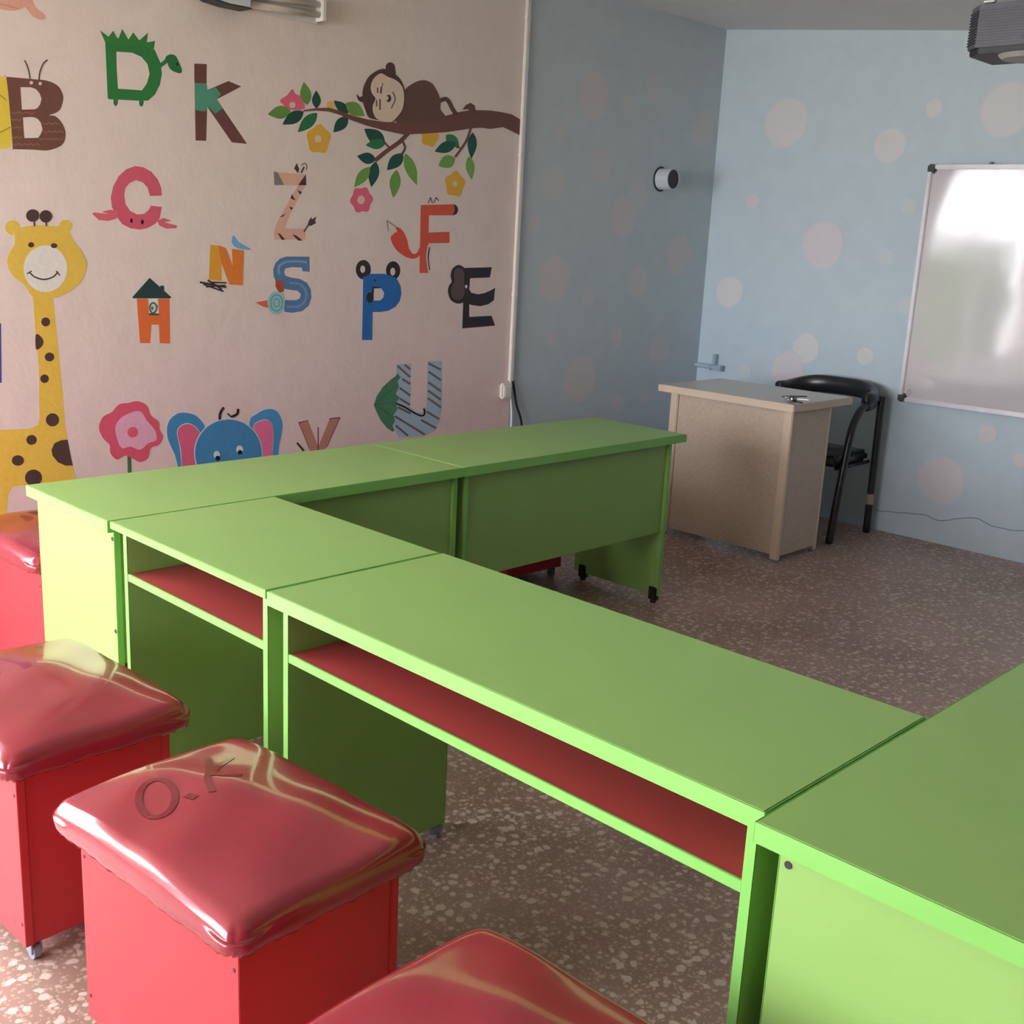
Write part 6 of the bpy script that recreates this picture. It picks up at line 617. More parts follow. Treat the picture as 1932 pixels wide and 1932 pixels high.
PAINT = {}
def paint_mat(c):
    if c not in PAINT:
        PAINT[c] = mat('wall_paint_%d' % len(PAINT), c + (1,), rough=0.55, spec=0.3, var=0.07, scale=45, bump=0.12, bscale=40)
    return PAINT[c]
for name, label, parts in MURAL:
    xs = [p[0] for q in parts for l in q[3] for p in l]; zs = [p[1] for q in parts for l in q[3] for p in l]
    root = empty(name, ((min(xs) + max(xs)) / 2, Y_WALL, min(zs)))
    tag(root, label, 'wall painting', 'painted figures on the mural wall')
    ox, oz = root.location.x, root.location.z
    for k_, (pn, c, lay, loops) in enumerate(parts):
        L2 = [[(p[0] - ox, p[1] - oz) for p in l] for l in loops]
        paint_slab(pn, L2, -0.0001 - 0.0004 * lay, -0.0003 - 0.0004 * lay - 0.000006 * k_, paint_mat(c), root)
def paint_dot(parent, plane, a, z, r, m, wob=0.04):
    """disc of thin paint; the 'rim' attribute is 0 inside and 1 at the feathered edge"""
    n = 32; ph = random.uniform(0, 6); rings = [(0.0, 0.0), (0.86, 0.0), (0.94, 0.45), (1.0, 1.0)]
    vs, fs, rim = [], [], []
    paint_dot.t = t = getattr(paint_dot, 't', 0.0006) + 0.00004
    for rr, w in rings:
        if rr == 0: vs.append((0, 0)); rim.append(w); continue
        for k in range(n):
            an = 2 * PI * k / n; q = r * rr * (1 + wob * math.sin(3 * an + ph) * 0.6 + wob * math.sin(2 * an + 2 * ph) * 0.6)
            vs.append((q * math.cos(an), q * math.sin(an))); rim.append(w)
    for k in range(n): fs.append((0, 1 + k, 1 + (k + 1) % n))
    for g in range(2):
        b0 = 1 + g * n; b1 = b0 + n
        for k in range(n): fs.append((b0 + k, b1 + k, b1 + (k + 1) % n, b0 + (k + 1) % n))
    me = bpy.data.meshes.new('paint_dot')
    if plane == 'y': me.from_pydata([(a + p[0], Y_WALL - t, z + p[1]) for p in vs], [], fs)
    else: me.from_pydata([(X_WALL - t, a - p[0], z + p[1]) for p in vs], [], fs)
    at = me.attributes.new('rim', 'FLOAT', 'POINT')
    at.data.foreach_set('value', rim)
    return link('paint_dot', me, m, parent)
DOT_A = plaster('dot_wash_pink', BLUE_STOPS, 0.10, 0.025, ((0.82, 0.72, 0.75, 1), 0.60))
DOT_B = plaster('dot_wash_white', BLUE_STOPS, 0.10, 0.025, ((0.84, 0.80, 0.78, 1), 0.62))
DOT_C = plaster('dot_wash_faint', BLUE_STOPS, 0.10, 0.025, ((0.74, 0.78, 0.78, 1), 0.42))
DOT_MB = plaster('dot_wash_rose', BLUE_M_STOPS, 0.12, 0.03, ((0.76, 0.67, 0.66, 1), 0.55))
DOT_MC = plaster('dot_wash_rose_faint', BLUE_M_STOPS, 0.12, 0.03, ((0.74, 0.68, 0.68, 1), 0.42))
for i, (a, z, r) in enumerate(DOTS_MIDDLE): paint_dot(wall_middle, 'y', a, z, r, DOT_MC if (r < 0.11 or i == 1) else DOT_MB)
for i, (a, z, r) in enumerate(DOTS_RIGHT): paint_dot(wall_right, 'x', a, z, r, DOT_C if i in (5, 7, 9, 13, 17) else (DOT_A if i in (4, 6, 11, 14, 15, 16) else DOT_B))
bm = bmesh.new()
cp = spline([(X_WALL - 0.0004, a, z) for a, z in CRACK], 4)
add_tube(bm, [p + Vector((0, 0, random.uniform(-.003, .003))) for p in cp], 0.0022, 5)
link('crack', bm_mesh('crack', bm), mat('crack_shadow_plaster', (0.20, 0.27, 0.33, 1), rough=0.9), wall_right)

# ------------------------------------------------------------------ desks
def desk(name, label, L, D, H, top_t, ov0, ov1, loc, rz, foot_mat, screws=()):
    """local x: 0 = knee side, D = panel side; local y: 0..L; root on the floor under the middle"""
    root = empty(name, loc, rz)
    tag(root, label, 'desk', 'green classroom desks')
    ox, oy = D / 2, L / 2
    def B(nm, lo, hi, m, par=root, bev=0.0012):
        return box(nm, (lo[0] - ox, lo[1] - oy, lo[2]), (hi[0] - ox, hi[1] - oy, hi[2]), m, par, bev)
    zt = H - top_t
    top = B('table_top', (0, 0, zt), (D, L, H), GREEN, root, 0.002)
    e = 0.0015
    B('edge_band', (-e, -e, zt), (0, L + e, H - 0.0006), EDGE, top, 0.0004); B('edge_band', (D, -e, zt), (D + e, L + e, H - 0.0006), EDGE, top, 0.0004)
    B('edge_band', (0, -e, zt), (D, 0, H - 0.0006), EDGE, top, 0.0004); B('edge_band', (0, L, zt), (D, L + e, H - 0.0006), EDGE, top, 0.0004)
    xl0, xl1, t = 0.006, D - 0.025, 0.018
    ya, yb = ov0, L - ov1
    foot_h = 0.035
    legs = []
    for y in (ya, yb - t):
        lg = B('leg_panel', (xl0, y, foot_h), (xl1, y + t, zt), GREEN); legs.append(lg)
        for xx in (xl0 - 0.0012, xl1): B('edge_band', (xx, y, foot_h), (xx + 0.0012, y + t, zt - 0.0005), EDGE, lg, 0.0003)
        for x in (xl0 + 0.05, xl1 - 0.026):
            yc = y + t / 2
            bm = bmesh.new()
            big = foot_mat is BLACKP
            add_box(bm, (x - 0.022 - ox, yc - (0.0135 if big else 0.011) - oy, 0.012), (x + 0.022 - ox, yc + (0.0135 if big else 0.011) - oy, 0.074 if big else foot_h), 0.004)
            add_tube(bm, [(x - ox, yc - oy, 0.0), (x - ox, yc - oy, 0.014)], 0.014, 12)
            link('foot', bm_mesh('foot', bm), foot_mat, root)
    zs = H - 0.130
    sh = B('shelf', (xl0 + 0.006, ya + t, zs - 0.018), (xl1 - 0.03, yb - t, zs), RED_SHELF)
    B('shelf_edge', (xl0, ya + t, zs - 0.019), (xl0 + 0.0062, yb - t, zs + 0.001), EDGE, sh, 0.0008)
    B('modesty_panel', (xl1 - 0.030, ya + t, 0.325), (xl1 - 0.012, yb - t, zt), GREEN)
    for side, x, z in screws:
        y = ya if side == 0 else yb; s = -1 if side == 0 else 1
        cyl('screw', (x - ox, y - oy - s * 0.001, z), (x - ox, y - oy + s * 0.0014, z), 0.0062, SCREW, legs[0 if side == 0 else 1], 10)
    return root
H = 0.755
D = 0.515
LB = 1.30
# front row: shelves face the stools (-x)
desk('school_desk', 'short green desk with red shelf in the corner of the desk row', 0.738, D, H, 0.020, 0.0, 0.058, (D / 2, 1.034 + 0.369, 0), 0, CASTER)
desk('school_desk', 'long green desk with red shelf in front of the red stools', 1.282, D + 0.006, H, 0.033, 0.010, 0.053, ((D + 0.006) / 2, -0.257 + 0.641, 0), 0, CASTER)
# row along the mural: knee side faces the mural (+y), panel side the middle of the room
# local x -> -y world, local y -> +x world  (rotation -90 deg)
DB = 0.520
for lab, xa, sc in (('long green desk by the mural with bright end panel', -0.006, True), ('long green desk along the mural nearest the beige teacher desk', 1.296, False)):
    desk('school_desk', lab, 1.2985, DB, H, 0.033, 0.028, 0.064 if not sc else 0.004, (xa + 0.65, 1.779 + DB / 2, 0), -PI / 2, BLACKP,
         ((0, DB - 0.040, 0.715), (0, DB - 0.033, 0.694), (0, DB - 0.034, 0.427)) if sc else ())
# row at the right edge: panel side faces the middle (+y), knee side -y  (rotation +90 deg: local x -> +y, local y -> -x)
desk('school_desk', 'green desk cut by the right edge with end panel facing camera', 1.300, DB, H, 0.033, 0.02, 0.034, (-0.033 + 0.65, -0.264 - DB / 2, 0), PI / 2, BLACKP, ((1, DB - 0.040, 0.690),))

# ------------------------------------------------------------------ stools
def cushion_h(x, y, W, Lc, dome):
    """height above the rim: rolled edge about 4 cm wide, then a shallow crown"""
    r = 0.027
    dx, dy = W / 2 - abs(x), Lc / 2 - abs(y)
    roll_ = 1.0
    for d in (dx, dy):
        q = max(0.0, min(1.0, d / r)); roll_ *= (1 - (1 - q) ** 2.2) ** 0.62
    u, v = 2 * x / W, 2 * y / Lc
    crown = (1 - u * u) * (1 - v * v)
    return dome * (0.46 * roll_ + 0.54 * max(0, crown) ** 0.8) + 0.0016 * math.sin(5 * u + 3 * v) * roll_ + 0.0012 * math.sin(9 * v - 4 * u) * roll_
def cushion_mesh(W, Lc, rim, dome, z0):
    """upholstered pad: sharp lower rim, rolled edge, shallow dome; film gathers into the corners"""
    n = 44; rc = 0.034
    bm = bmesh.new(); top = []
    def warp(t): return math.copysign(1 - (1 - abs(t)) ** 1.7, t)
    for i in range(n + 1):
        row = []
        for j in range(n + 1):
            x = W / 2 * warp(-1 + 2 * i / n); y = Lc / 2 * warp(-1 + 2 * j / n)
            h = cushion_h(x, y, W, Lc, dome)
            ax, ay = abs(x) - (W / 2 - rc), abs(y) - (Lc / 2 - rc)
            if ax > 0 and ay > 0:      # round the plan corners
                q = math.hypot(ax, ay); k = max(ax, ay) / q
                x = math.copysign(W / 2 - rc + ax * k, x); y = math.copysign(Lc / 2 - rc + ay * k, y)
            cu, cv_ = abs(2 * x / W), abs(2 * y / Lc)
            row.append(bm.verts.new((x, y, z0 + rim + h - 0.012 * (cu * cv_) ** 5)))
        top.append(row)
    for i in range(n):
        for j in range(n): bm.faces.new((top[i][j], top[i + 1][j], top[i + 1][j + 1], top[i][j + 1]))
    loop = [top[i][0] for i in range(n + 1)] + [top[n][j] for j in range(1, n + 1)] + [top[i][n] for i in range(n - 1, -1, -1)] + [top[0][j] for j in range(n - 1, 0, -1)]
    prev = loop
    m = len(loop)
    for zz, sc, wav in ((z0 + rim * 0.88, 1.004, 0.0002), (z0 + rim * 0.45, 1.002, 0.0006), (z0 + 0.002, 0.996, 0.0012), (z0 - 0.004, 0.985, 0.0022), (z0 - 0.002, 0.90, 0)):
        cur = [bm.verts.new((v.co.x * sc, v.co.y * sc, zz + wav * math.sin(k * 2.3) + wav * math.sin(k * 0.7))) for k, v in enumerate(loop)]
        for k in range(m): bm.faces.new((prev[k], prev[(k + 1) % m], cur[(k + 1) % m], cur[k]))
        prev = cur
    bm.faces.new(prev)
    return bm_mesh('cushion', bm)
SW, SL = 0.425, 0.575      # cushion plan
BW, BL = 0.345, 0.490      # box plan
def make_stool(loc, rz, label):
    root = empty('stool', loc, rz)
    tag(root, label, 'stool', 'red box stools around the desks')
    zb, zt, t = 0.052, 0.458, 0.018
    for s in (-1, 1):
        x = s * BW / 2
        sp = box('side_panel', (min(x, x - s * t), -BL / 2, zb), (max(x, x - s * t), BL / 2, zt), RED_BOX, root, 0.0012)
        for yy in (-1, 1):
            for zz in (zb + 0.05, zt - 0.06):
                cyl('screw', (x - s * 0.001, yy * (BL / 2 - 0.012), zz), (x + s * 0.0009, yy * (BL / 2 - 0.012), zz), 0.0038, SCREW, sp, 8)
        y = s * (BL / 2 - 0.003)
        box('front_panel', (-BW / 2 + t, min(y, y - s * t), zb), (BW / 2 - t, max(y, y - s * t), zt), RED_BOX, root, 0.0012)
    box('bottom_panel', (-BW / 2 + t, -BL / 2 + t + 0.003, zb + 0.004), (BW / 2 - t, BL / 2 - t - 0.003, zb + 0.020), RED_BOX, root, 0.001)
    box('seat_board', (-SW / 2 + 0.02, -SL / 2 + 0.02, zt), (SW / 2 - 0.02, SL / 2 - 0.02, zt + 0.012), UNDER, root, 0.001)
    link('cushion', cushion_mesh(SW, SL, 0.030, 0.050, zt + 0.0), VINYL, root, True)
    for sx in (-1, 1):
        for sy in (-1, 1):
            cx, cy = sx * (BW / 2 - 0.030), sy * (BL / 2 - 0.030)
            bm = bmesh.new()
            add_box(bm, (cx - 0.016, cy - 0.016, zb - 0.004), (cx + 0.016, cy + 0.016, zb), 0.001)
            for q in (-1, 1):
                add_box(bm, (cx + q * 0.010 - 0.002, cy - 0.012, 0.016), (cx + q * 0.010 + 0.002, cy + 0.014, zb - 0.003), 0.001)
            c = link('caster', bm_mesh('caster', bm), CASTER, root)
            cyl('wheel', (cx - 0.0075, cy + 0.002, 0.019), (cx + 0.0075, cy + 0.002, 0.019), 0.019, CASTER, c, 18)
    return root
stool_proto = make_stool((-0.345, 0.600, 0), math.radians(3.5), 'red stool marked OK in the middle of the front stools')
def put_stool(loc, rz, label):
    o = copy_tree(stool_proto); o.location = loc; o.rotation_euler = (0, 0, rz); o['label'] = label
    return o
put_stool((-0.372, 1.365, 0), math.radians(2.0), 'red stool at left edge with grey caster showing below')
put_stool((-0.425, -0.205, 0), math.radians(1.5), 'red stool cut by the bottom edge nearest the camera')
put_stool((0.225, 2.640, 0), math.radians(2.0), 'red stool tucked behind the bright desk end at left')
put_stool((2.300, 2.585, 0), math.radians(-2.0), 'red stool mostly hidden beneath the far mural desk')
put_stool((0.905, 2.640, 0), math.radians(1.0), 'red stool added out of sight to shade under the left mural desk')  # unseen stool, added to shade the space under the desks
put_stool((1.590, 2.625, 0), math.radians(-3.0), 'red stool added out of sight to shade under the right mural desk')  # second unseen stool, put in to darken beneath the mural row
# faint marker letters O . K on the middle stool's cushion, following its surface
def cushion_z(x, y): return 0.458 + 0.030 + cushion_h(x, y, SW, SL, 0.050)
def mark(P, w):
    P = [Vector((p[0], p[1], 0)) for p in P]; vs, fs = [], []
    for i, p in enumerate(P):
        d = (P[min(i + 1, len(P) - 1)] - P[max(i - 1, 0)]).normalized(); nn = Vector((-d.y, d.x, 0)) * w / 2
        for q in (p + nn, p - nn): vs.append((q.x, q.y, cushion_z(q.x, q.y) + 0.0010))
    for i in range(len(P) - 1): fs.append((2 * i, 2 * i + 1, 2 * i + 3, 2 * i + 2))
    me = bpy.data.meshes.new('marker_stroke'); me.from_pydata(vs, [], fs); me.update()
    return link('marker_stroke', me, VINYL_MARK, stool_proto)
mark([(-0.0642, 0.0974), (-0.0768, 0.0805), (-0.0902, 0.0677), (-0.1032, 0.0601), (-0.1146, 0.0583), (-0.1233, 0.0623), (-0.1286, 0.0718), (-0.1301, 0.0859), (-0.1275, 0.1034), (-0.1211, 0.1227), (-0.1112, 0.1422), (-0.0989, 0.1598), (-0.0852, 0.1737), (-0.0715, 0.1825), (-0.0593, 0.1851), (-0.0499, 0.1811), (-0.0443, 0.1709), (-0.0431, 0.1556), (-0.0463, 0.1369), (-0.0537, 0.1169), (-0.0642, 0.0974)], 0.013)
mark([(-0.049, 0.0854), (-0.0442, 0.0627)], 0.016)
mark([(0.0771, 0.2016), (0.0486, 0.1595), (0.0144, 0.1127), (-0.013, 0.0573)], 0.013)
mark([(0.1102, 0.1706), (0.0631, 0.1458), (0.0228, 0.1176)], 0.012)
mark([(0.0282, 0.1255), (0.0418, 0.0997), (0.0656, 0.0772)], 0.011)


# ------------------------------------------------------------------ teacher's desk
td = empty('teacher_desk', (3.75, 2.20, 0))
tag(td, 'beige woven-look teacher desk standing before the blue wall', 'desk')
def TB(nm, lo, hi, m, bev=0.002, par=td):
    return box(nm, (lo[0] - 3.75, lo[1] - 2.20, lo[2]), (hi[0] - 3.75, hi[1] - 2.20, hi[2]), m, par, bev)
TZ = 0.816
TB('desk_top', (3.478, 1.795, TZ - 0.036), (4.055, 2.612, TZ), BEIGE_TOP, 0.003)
tp = td.children[-1]
TB('top_edge_band', (3.475, 1.795, TZ - 0.036), (3.4785, 2.612, TZ - 0.001), BEIGE, 0.0008, tp)
TB('top_edge_band', (3.478, 1.792, TZ - 0.036), (4.055, 1.7955, TZ - 0.001), BEIGE, 0.0008, tp)
TB('front_panel', (3.545, 1.874, 0.035), (3.563, 2.520, TZ - 0.036), BEIGE_WEAVE, 0.001)
TB('side_panel', (3.556, 1.828, 0.035), (3.890, 1.846, TZ - 0.036), BEIGE_WEAVE, 0.001)
TB('side_panel', (3.556, 2.548, 0.035), (3.890, 2.566, TZ - 0.036), BEIGE_WEAVE, 0.001)
for x, y in ((3.532, 1.826), (3.532, 2.520), (3.890, 1.826), (3.890, 2.520)):
    TB('corner_post', (x, y, 0.014), (x + 0.024, y + 0.048, TZ - 0.036), BEIGE, 0.004)
    p = td.children[-1]
    cyl('post_foot', (x + 0.012 - 3.75, y + 0.024 - 2.2, 0), (x + 0.012 - 3.75, y + 0.024 - 2.2, 0.015), 0.013, CASTER, p, 14)

# keys on the teacher's desk
kr = empty('key_bunch', (3.600, 1.872, TZ))
kr.scale = (1.6, 1.6, 2.2)
tag(kr, 'small bunch of steel keys lying on the teacher desk', 'keys')
bm = bmesh.new()
rp = [(0.018 * math.cos(2 * PI * k / 24), 0.018 * math.sin(2 * PI * k / 24) + 0.02, 0.008) for k in range(25)]
add_tube(bm, rp, 0.0016, 6)
link('key_ring', bm_mesh('key_ring', bm), STEEL, kr, True)
for k, (a, zz) in enumerate(((-1.9, 0.002), (-1.2, 0.006), (-0.5, 0.010), (-2.6, 0.004))):
    bm = bmesh.new()
    bmesh.ops.create_cone(bm, cap_ends=True, segments=16, radius1=0.013, radius2=0.013, depth=0.0022)
    add_box(bm, (0.010, -0.0035, -0.0011), (0.048, 0.0035, 0.0011), 0.0004)
    for q in range(3): add_box(bm, (0.024 + q * 0.008, 0.003, -0.0011), (0.028 + q * 0.008, 0.0055 + 0.001 * (q % 2), 0.0011))
    bmesh.ops.transform(bm, matrix=Matrix.Translation((0.010 * math.cos(a), 0.010 * math.sin(a) + 0.012, zz)) @ Matrix.Rotation(a, 4, 'Z'), verts=bm.verts)
    link('key', bm_mesh('key', bm), STEEL if k % 2 else BLACKP, kr)

# ------------------------------------------------------------------ chair behind it
ch = empty('armchair', (4.33, 2.14, 0))
tag(ch, 'black tubular armchair with curved back behind the teacher desk', 'chair')
def cv(p): return (p[0] - 4.33, p[1] - 2.14, p[2])
for y in (1.868, 2.412):
    s = 1 if y < 2.14 else -1
    # front leg rises and bends back into the arm; rear leg stands straight
    P = spline([cv(q) for q in ((4.128, y, 0.0), (4.162, y, 0.25), (4.203, y, 0.50), (4.235, y, 0.63), (4.300, y, 0.715), (4.400, y, 0.755), (4.500, y + s * 0.015, 0.765))], 6)
    tube('leg', P, 0.0215, CHAIR_BLACK, ch, 12)
    rl = tube('leg', spline([cv(q) for q in ((4.545, y, 0.0), (4.540, y, 0.40), (4.530, y, 0.78))], 5), 0.0205, CHAIR_BLACK, ch, 12)
    if s == 1: cyl('tape_band', cv((4.5445, y, 0.165)), cv((4.5435, y, 0.225)), 0.0222, TAPE, rl, 14)
# curved back: a band bent around the sitter
def band(name, z0, z1, bulge, x_arm, th, m, y0=1.858, y1=2.422):
    bm = bmesh.new(); n = 28; inner, outer = [], []
    for k in range(n + 1):
        a = -PI / 2 + PI * k / n
        yy = 2.14 + (y1 - y0) / 2 * math.copysign(abs(math.sin(a)) ** 0.75, math.sin(a))
        xx = x_arm + bulge * abs(math.cos(a)) ** 0.65
        nx, ny = math.cos(a), math.sin(a)
        outer.append((xx + nx * th / 2, yy + ny * th / 2)); inner.append((xx - nx * th / 2, yy - ny * th / 2))
    zs = [(z0, 0.6), (z0 + 0.008, 1.0), (z1 - 0.012, 1.0), (z1, 0.5)]
    R = []
    for z_, f in zs:
        ring = []
        for k, ((ax, ay), (bx_, by)) in enumerate(zip(outer, inner)):
            z = z_ - 0.045 * abs(math.sin(-PI / 2 + PI * k / n)) ** 3
            mx_, my = (ax + bx_) / 2, (ay + by) / 2
            ring.append((bm.verts.new((mx_ + (ax - mx_) * f - 4.33, my + (ay - my) * f - 2.14, z)), bm.verts.new((mx_ + (bx_ - mx_) * f - 4.33, my + (by - my) * f - 2.14, z))))
        R.append(ring)
    for r0, r1 in zip(R, R[1:]):
        for k in range(n):
            bm.faces.new((r0[k][0], r0[k + 1][0], r1[k + 1][0], r1[k][0])); bm.faces.new((r0[k + 1][1], r0[k][1], r1[k][1], r1[k + 1][1]))
        for k in (0, n): bm.faces.new((r0[k][0], r1[k][0], r1[k][1], r0[k][1]) if k == 0 else (r0[k][1], r1[k][1], r1[k][0], r0[k][0]))
    for k in range(n):
        bm.faces.new((R[0][k][1], R[0][k + 1][1], R[0][k + 1][0], R[0][k][0])); bm.faces.new((R[-1][k][0], R[-1][k + 1][0], R[-1][k + 1][1], R[-1][k][1]))
    return link(name, bm_mesh(name, bm), m, ch, True)
band('backrest', 0.755, 0.852, 0.22, 4.345, 0.045, CHAIR_BLACK, 1.862, 2.405)
bm = bmesh.new(); add_box(bm, cv((4.12, 1.885, 0.415)), cv((4.50, 2.395, 0.480)), 0.02)
link('seat', bm_mesh('seat', bm), CHAIR_BLACK, ch, True)
for y in (1.905, 2.375): tube('seat_rail', [cv((4.175, y, 0.405)), cv((4.540, y, 0.405))], 0.012, CHAIR_BLACK, ch, 8)

# ------------------------------------------------------------------ whiteboard (hung with a slight turn towards the room)
WBH, WBW = 1.245, 1.30
WB_TURN = 3.1
wb = empty('whiteboard', (X_WALL - 0.080, 1.785, 0.765), math.radians(WB_TURN))
tag(wb, 'white magnetic whiteboard with aluminium frame on the blue wall', 'whiteboard')
# local: y runs from 0 (left edge) to -WBW, x to the wall, z up
WBM, nt_, b_ = new_mat('whiteboard_enamel')
b_.inputs['Base Color'].default_value = (0.62, 0.60, 0.64, 1); b_.inputs['Roughness'].default_value = 0.075; b_.inputs['Specular IOR Level'].default_value = 0.85
tc_ = nt_.nodes.new('ShaderNodeTexCoord'); nz_ = nt_.nodes.new('ShaderNodeTexNoise'); nz_.inputs['Scale'].default_value = 2.4; nz_.inputs['Detail'].default_value = 1
nt_.links.new(tc_.outputs['Object'], nz_.inputs['Vector'])
bp_ = nt_.nodes.new('ShaderNodeBump'); bp_.inputs['Strength'].default_value = 0.16; bp_.inputs['Distance'].default_value = 0.02
nt_.links.new(nz_.outputs['Fac'], bp_.inputs['Height']); nt_.links.new(bp_.outputs[0], b_.inputs['Normal'])
bm = bmesh.new(); ny, nz = 24, 18; G = []
for i in range(ny + 1):
    row = []
    for j in range(nz + 1):
        u, v = i / ny, j / nz
        dish = 0.004 * (1 - (2 * u - 1) ** 4) * (1 - (2 * v - 1) ** 4)
        row.append(bm.verts.new((-0.012 + dish, -0.012 - u * (WBW - 0.024), 0.012 + v * (WBH - 0.024))))
    G.append(row)
for i in range(ny):
    for j in range(nz): bm.faces.new((G[i][j], G[i][j + 1], G[i + 1][j + 1], G[i + 1][j]))
me = bm_mesh('writing_surface', bm)
link('writing_surface', me, WBM, wb, True)
box('backing_board', (-0.004, -WBW + 0.01, 0.01), (0.004, -0.01, WBH - 0.01), mat('grey_backing', (0.3, 0.3, 0.3, 1), rough=0.7), wb)
FT = 0.024
for lo, hi in (((0 - FT, 0.0), (0, WBH)), ((-WBW, 0.0), (-WBW + FT, WBH))):
    box('frame_bar', (-0.022, lo[0], lo[1] + FT), (0.006, hi[0], hi[1] - FT), ALU, wb, 0.004)
box('frame_bar', (-0.022, -WBW + FT, 0), (0.006, -FT, FT), ALU, wb, 0.004)
box('frame_bar', (-0.022, -WBW + FT, WBH - FT), (0.006, -FT, WBH), ALU, wb, 0.004)
for y in (0, -WBW):
    for z in (0, WBH):
        sy = -1 if y == 0 else 1; sz = 1 if z == 0 else -1
        a, b2 = sorted((y - sy * 0.003, y + sy * 0.045)); c, d = sorted((z - sz * 0.003, z + sz * 0.045))
        bm = bmesh.new(); add_box(bm, (-0.026, a, c), (0.008, b2, d), 0.008)
        link('corner_cap', bm_mesh('corner_cap', bm), BLACKP, wb)
for y in (-0.30, -1.05):
    gap = 0.080 + y * math.tan(math.radians(WB_TURN))
    tube('wall_bracket', [(0.004, y, WBH - 0.015), (gap * 0.5, y, WBH + 0.012), (gap - 0.006, y, WBH + 0.012)], 0.006, STEEL, wb, 6)
bm = bmesh.new()
add_tube(bm, [(-0.0135, -0.055 + 0.010 * math.cos(k * PI / 8), 0.055 + 0.014 * math.sin(k * PI / 8)) for k in range(17)], 0.0012, 5)
link('marker_scribble', bm_mesh('marker_scribble', bm), mat('grey_marker', (0.25, 0.25, 0.27, 1)), wb)

# ------------------------------------------------------------------ conduit, socket, cables
cd = empty('cable_conduit', (X_SPLIT - 0.005, Y_WALL, 0.79))
tag(cd, 'white vertical cable conduit between mural and blue wall', 'conduit')
box('trunking', (-0.013, -0.020, 0.0), (0.013, 0.0, 2.02), WHITE, cd, 0.003)
for z in (0.45, 1.15, 1.8): box('clip', (-0.015, -0.0215, z), (0.015, 0.0, z + 0.012), WHITE, cd, 0.001)
sk = empty('wall_socket', (2.900, Y_WALL, 0.700))
tag(sk, 'white wall socket below the conduit end', 'socket')
bm = bmesh.new(); add_box(bm, (-0.036, -0.034, 0.0), (0.036, 0.0, 0.082), 0.008)
link('socket_box', bm_mesh('socket_box', bm), WHITE, sk)
bm = bmesh.new(); add_box(bm, (-0.024, -0.038, 0.014), (0.024, -0.033, 0.068), 0.002)
link('rocker', bm_mesh('rocker', bm), WHITE, sk)
def cable(name, P, r, m, label):
    o = tube(name, spline(P, 6), r, m, None, 8)
    return tag(o, label, 'cable')
cable('power_cable', [(2.957, Y_WALL - 0.012, 0.79), (2.966, Y_WALL - 0.014, 0.75), (2.985, Y_WALL - 0.02, 0.66), (3.02, Y_WALL - 0.03, 0.56), (3.03, Y_WALL - 0.03, 0.40), (3.03, Y_WALL - 0.02, 0.01)], 0.0065, BLACKP, 'black cable dropping from the conduit behind the desk')
cable('power_cable', [(2.938, Y_WALL - 0.010, 0.79), (2.946, Y_WALL - 0.012, 0.70), (2.956, Y_WALL - 0.015, 0.60), (2.955, Y_WALL - 0.015, 0.45), (2.95, Y_WALL - 0.015, 0.01)], 0.0055, WHITE, 'white cable hanging beside the black cable')

# ------------------------------------------------------------------ pipe stub in the middle wall
pp = empty('wall_pipe', (4.118, Y_WALL, 1.905))
tag(pp, 'white plastic pipe stub with dark mouth in blue wall', 'pipe')
bm = bmesh.new(); n = 28; ro, ri, Lp = 0.060, 0.054, 0.095
rings = [[bm.verts.new((r * math.cos(2 * PI * k / n), y, r * math.sin(2 * PI * k / n))) for k in range(n)] for r, y in ((ro, 0.0), (ro, -Lp), (ri, -Lp), (ri, -0.004))]
for a, b2 in zip(rings, rings[1:]):
    for k in range(n): bm.faces.new((a[k], a[(k + 1) % n], b2[(k + 1) % n], b2[k]))
link('pipe_wall', bm_mesh('pipe_wall', bm), mat('pvc_pipe', (0.62, 0.68, 0.72, 1), rough=0.35, var=0.12, scale=40), pp)
bm = bmesh.new(); add_tube(bm, [(0, -0.010, 0), (0, -Lp + 0.004, 0)], ri - 0.0005, 28)
link('hollow_shade', bm_mesh('hollow_shade', bm), BLACKP, pp)  # black filler painting the shade inside the open pipe
bm = bmesh.new()
add_tube(bm, [((ro + 0.004) * math.cos(t), -0.001, (ro + 0.006) * math.sin(t)) for t in [2 * PI * k / 28 for k in range(29)]], 0.005, 6)
link('sealing_gap', bm_mesh('sealing_gap', bm), BLACKP, pp)

# ------------------------------------------------------------------ pipe valve in the corner
vv = empty('pipe_valve', (X_WALL, 3.10, 0.80))
tag(vv, 'small blue painted pipe valve in the room corner', 'valve')
VB = mat('pale_blue_paint', (0.40, 0.55, 0.66, 1), rough=0.35)
cyl('valve_body', (-0.045, 0.085, 0.004), (-0.045, -0.075, 0.0), 0.014, VB, vv, 14)
cyl('valve_nut', (-0.045, -0.075, 0.0), (-0.045, -0.115, 0.0), 0.020, VB, vv, 6)
cyl('valve_nut', (-0.045, -0.015, 0.001), (-0.045, -0.035, 0.001), 0.019, VB, vv, 6)
cyl('valve_inlet', (0.0, -0.045, 0.0), (-0.045, -0.045, 0.0), 0.012, VB, vv, 12)
box('lever', (-0.052, -0.062, 0.015), (-0.040, -0.042, 0.085), VB, vv, 0.003)

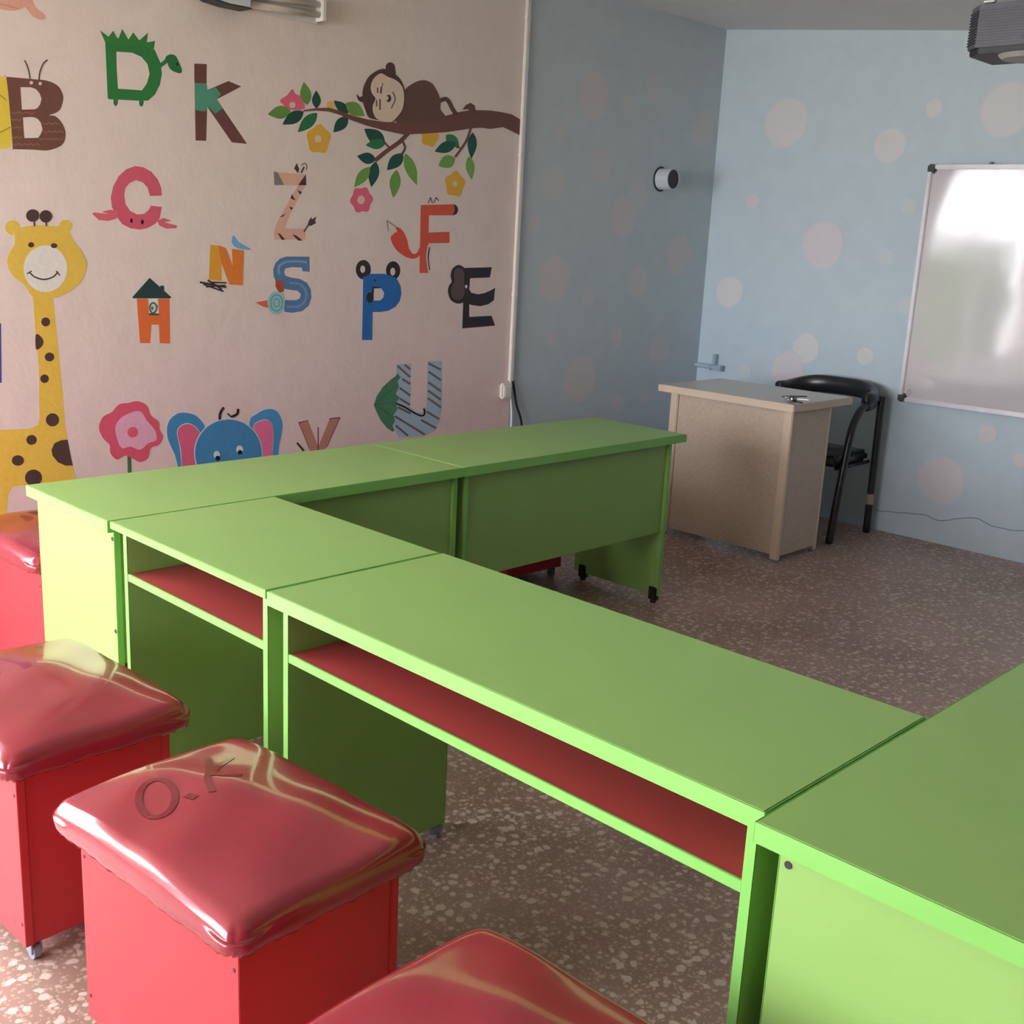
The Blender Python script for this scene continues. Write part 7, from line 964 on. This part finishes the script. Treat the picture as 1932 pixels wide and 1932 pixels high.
# ------------------------------------------------------------------ wall light above the mural
wl = empty('wall_light', (1.38, Y_WALL, 2.37))
tag(wl, 'white wall light fixture at the top of the mural', 'lamp')
prism('housing', [(-0.30, 0.060), (-0.285, 0.020), (-0.24, 0.004), (-0.17, -0.003), (-0.075, -0.003), (-0.075, 0.12), (-0.30, 0.12)], 'y', -0.085, -0.0005, mat('pale_blue_white_plastic', (0.66, 0.70, 0.74, 1), rough=0.3), wl, 0.003)
prism('housing_seam', [(-0.302, 0.058), (-0.287, 0.016), (-0.24, -0.001), (-0.17, -0.008), (-0.073, -0.008), (-0.073, -0.003), (-0.17, -0.003), (-0.24, 0.004), (-0.285, 0.020), (-0.297, 0.060)], 'y', -0.086, -0.0005, SCREW, wl)
for k, z in enumerate((0.012, 0.050)):
    tube('lamp_tube', [(-0.070, -0.045, z + 0.004), (0.285, -0.045, z + 0.020)], 0.013, mat('opal_tube', (0.66, 0.58, 0.50, 1), rough=0.3), wl, 12)
prism('end_cap', [(0.280, 0.006), (0.300, 0.008), (0.300, 0.095), (0.280, 0.095)], 'y', -0.070, -0.0005, WHITE, wl, 0.003)
box('back_plate', (-0.075, -0.022, 0.0), (0.290, -0.0005, 0.11), WHITE, wl, 0.002)

# ------------------------------------------------------------------ projector under the ceiling
pj = empty('projector', (2.62, 0.592, 2.197))
tag(pj, 'dark grey ribbed projector hanging from the ceiling', 'projector')
PJ = mat('projector_shell', (0.085, 0.085, 0.105, 1), rough=0.45)
PJD = mat('projector_dark', (0.018, 0.021, 0.026, 1), rough=0.5)
PJL = mat('projector_pale', (0.36, 0.36, 0.35, 1), rough=0.5)
# plan: long side faces the room, near left corner cut
prism('shell', [(-0.12, 0.115), (-0.06, 0.165), (0.14, 0.165), (0.14, -0.20), (-0.12, -0.20)], 'z', 0.018, 0.150, PJ, pj, 0.003)
prism('base', [(-0.112, 0.105), (-0.055, 0.158), (0.135, 0.158), (0.135, -0.195), (-0.112, -0.195)], 'z', 0.0, 0.018, PJD, pj, 0.003)
for k in range(13): box('cooling_rib', (-0.1235, -0.19, 0.028 + 0.0085 * k), (-0.1195, 0.108, 0.0315 + 0.0085 * k), PJ, pj, 0.0005)
for k in range(12):
    prism('cooling_rib', [(-0.122, 0.117), (-0.062, 0.1675), (-0.060, 0.1645), (-0.120, 0.114)], 'z', 0.030 + 0.0088 * k, 0.034 + 0.0088 * k, PJD, pj)
bm = bmesh.new(); bmesh.ops.create_cone(bm, cap_ends=True, segments=28, radius1=0.085, radius2=0.10, depth=0.014)
bmesh.ops.translate(bm, verts=bm.verts, vec=(-0.015, -0.03, -0.007))
link('focus_foot', bm_mesh('focus_foot', bm), PJL, pj)
box('mount_plate', (-0.08, -0.16, 0.150), (0.10, 0.10, 0.158), PJL, pj, 0.001)
box('mount_arm', (-0.115, 0.075, 0.132), (-0.100, 0.100, 0.200), PJD, pj, 0.002)
box('mount_arm', (-0.118, 0.070, 0.154), (-0.098, 0.105, 0.160), STEEL, pj, 0.001)
cyl('mount_pole', (0.01, -0.03, 0.158), (0.01, -0.03, 0.4605), 0.02, WHITE, pj, 16)
cyl('ceiling_plate', (0.01, -0.03, 0.448), (0.01, -0.03, 0.4605), 0.06, WHITE, pj, 20)
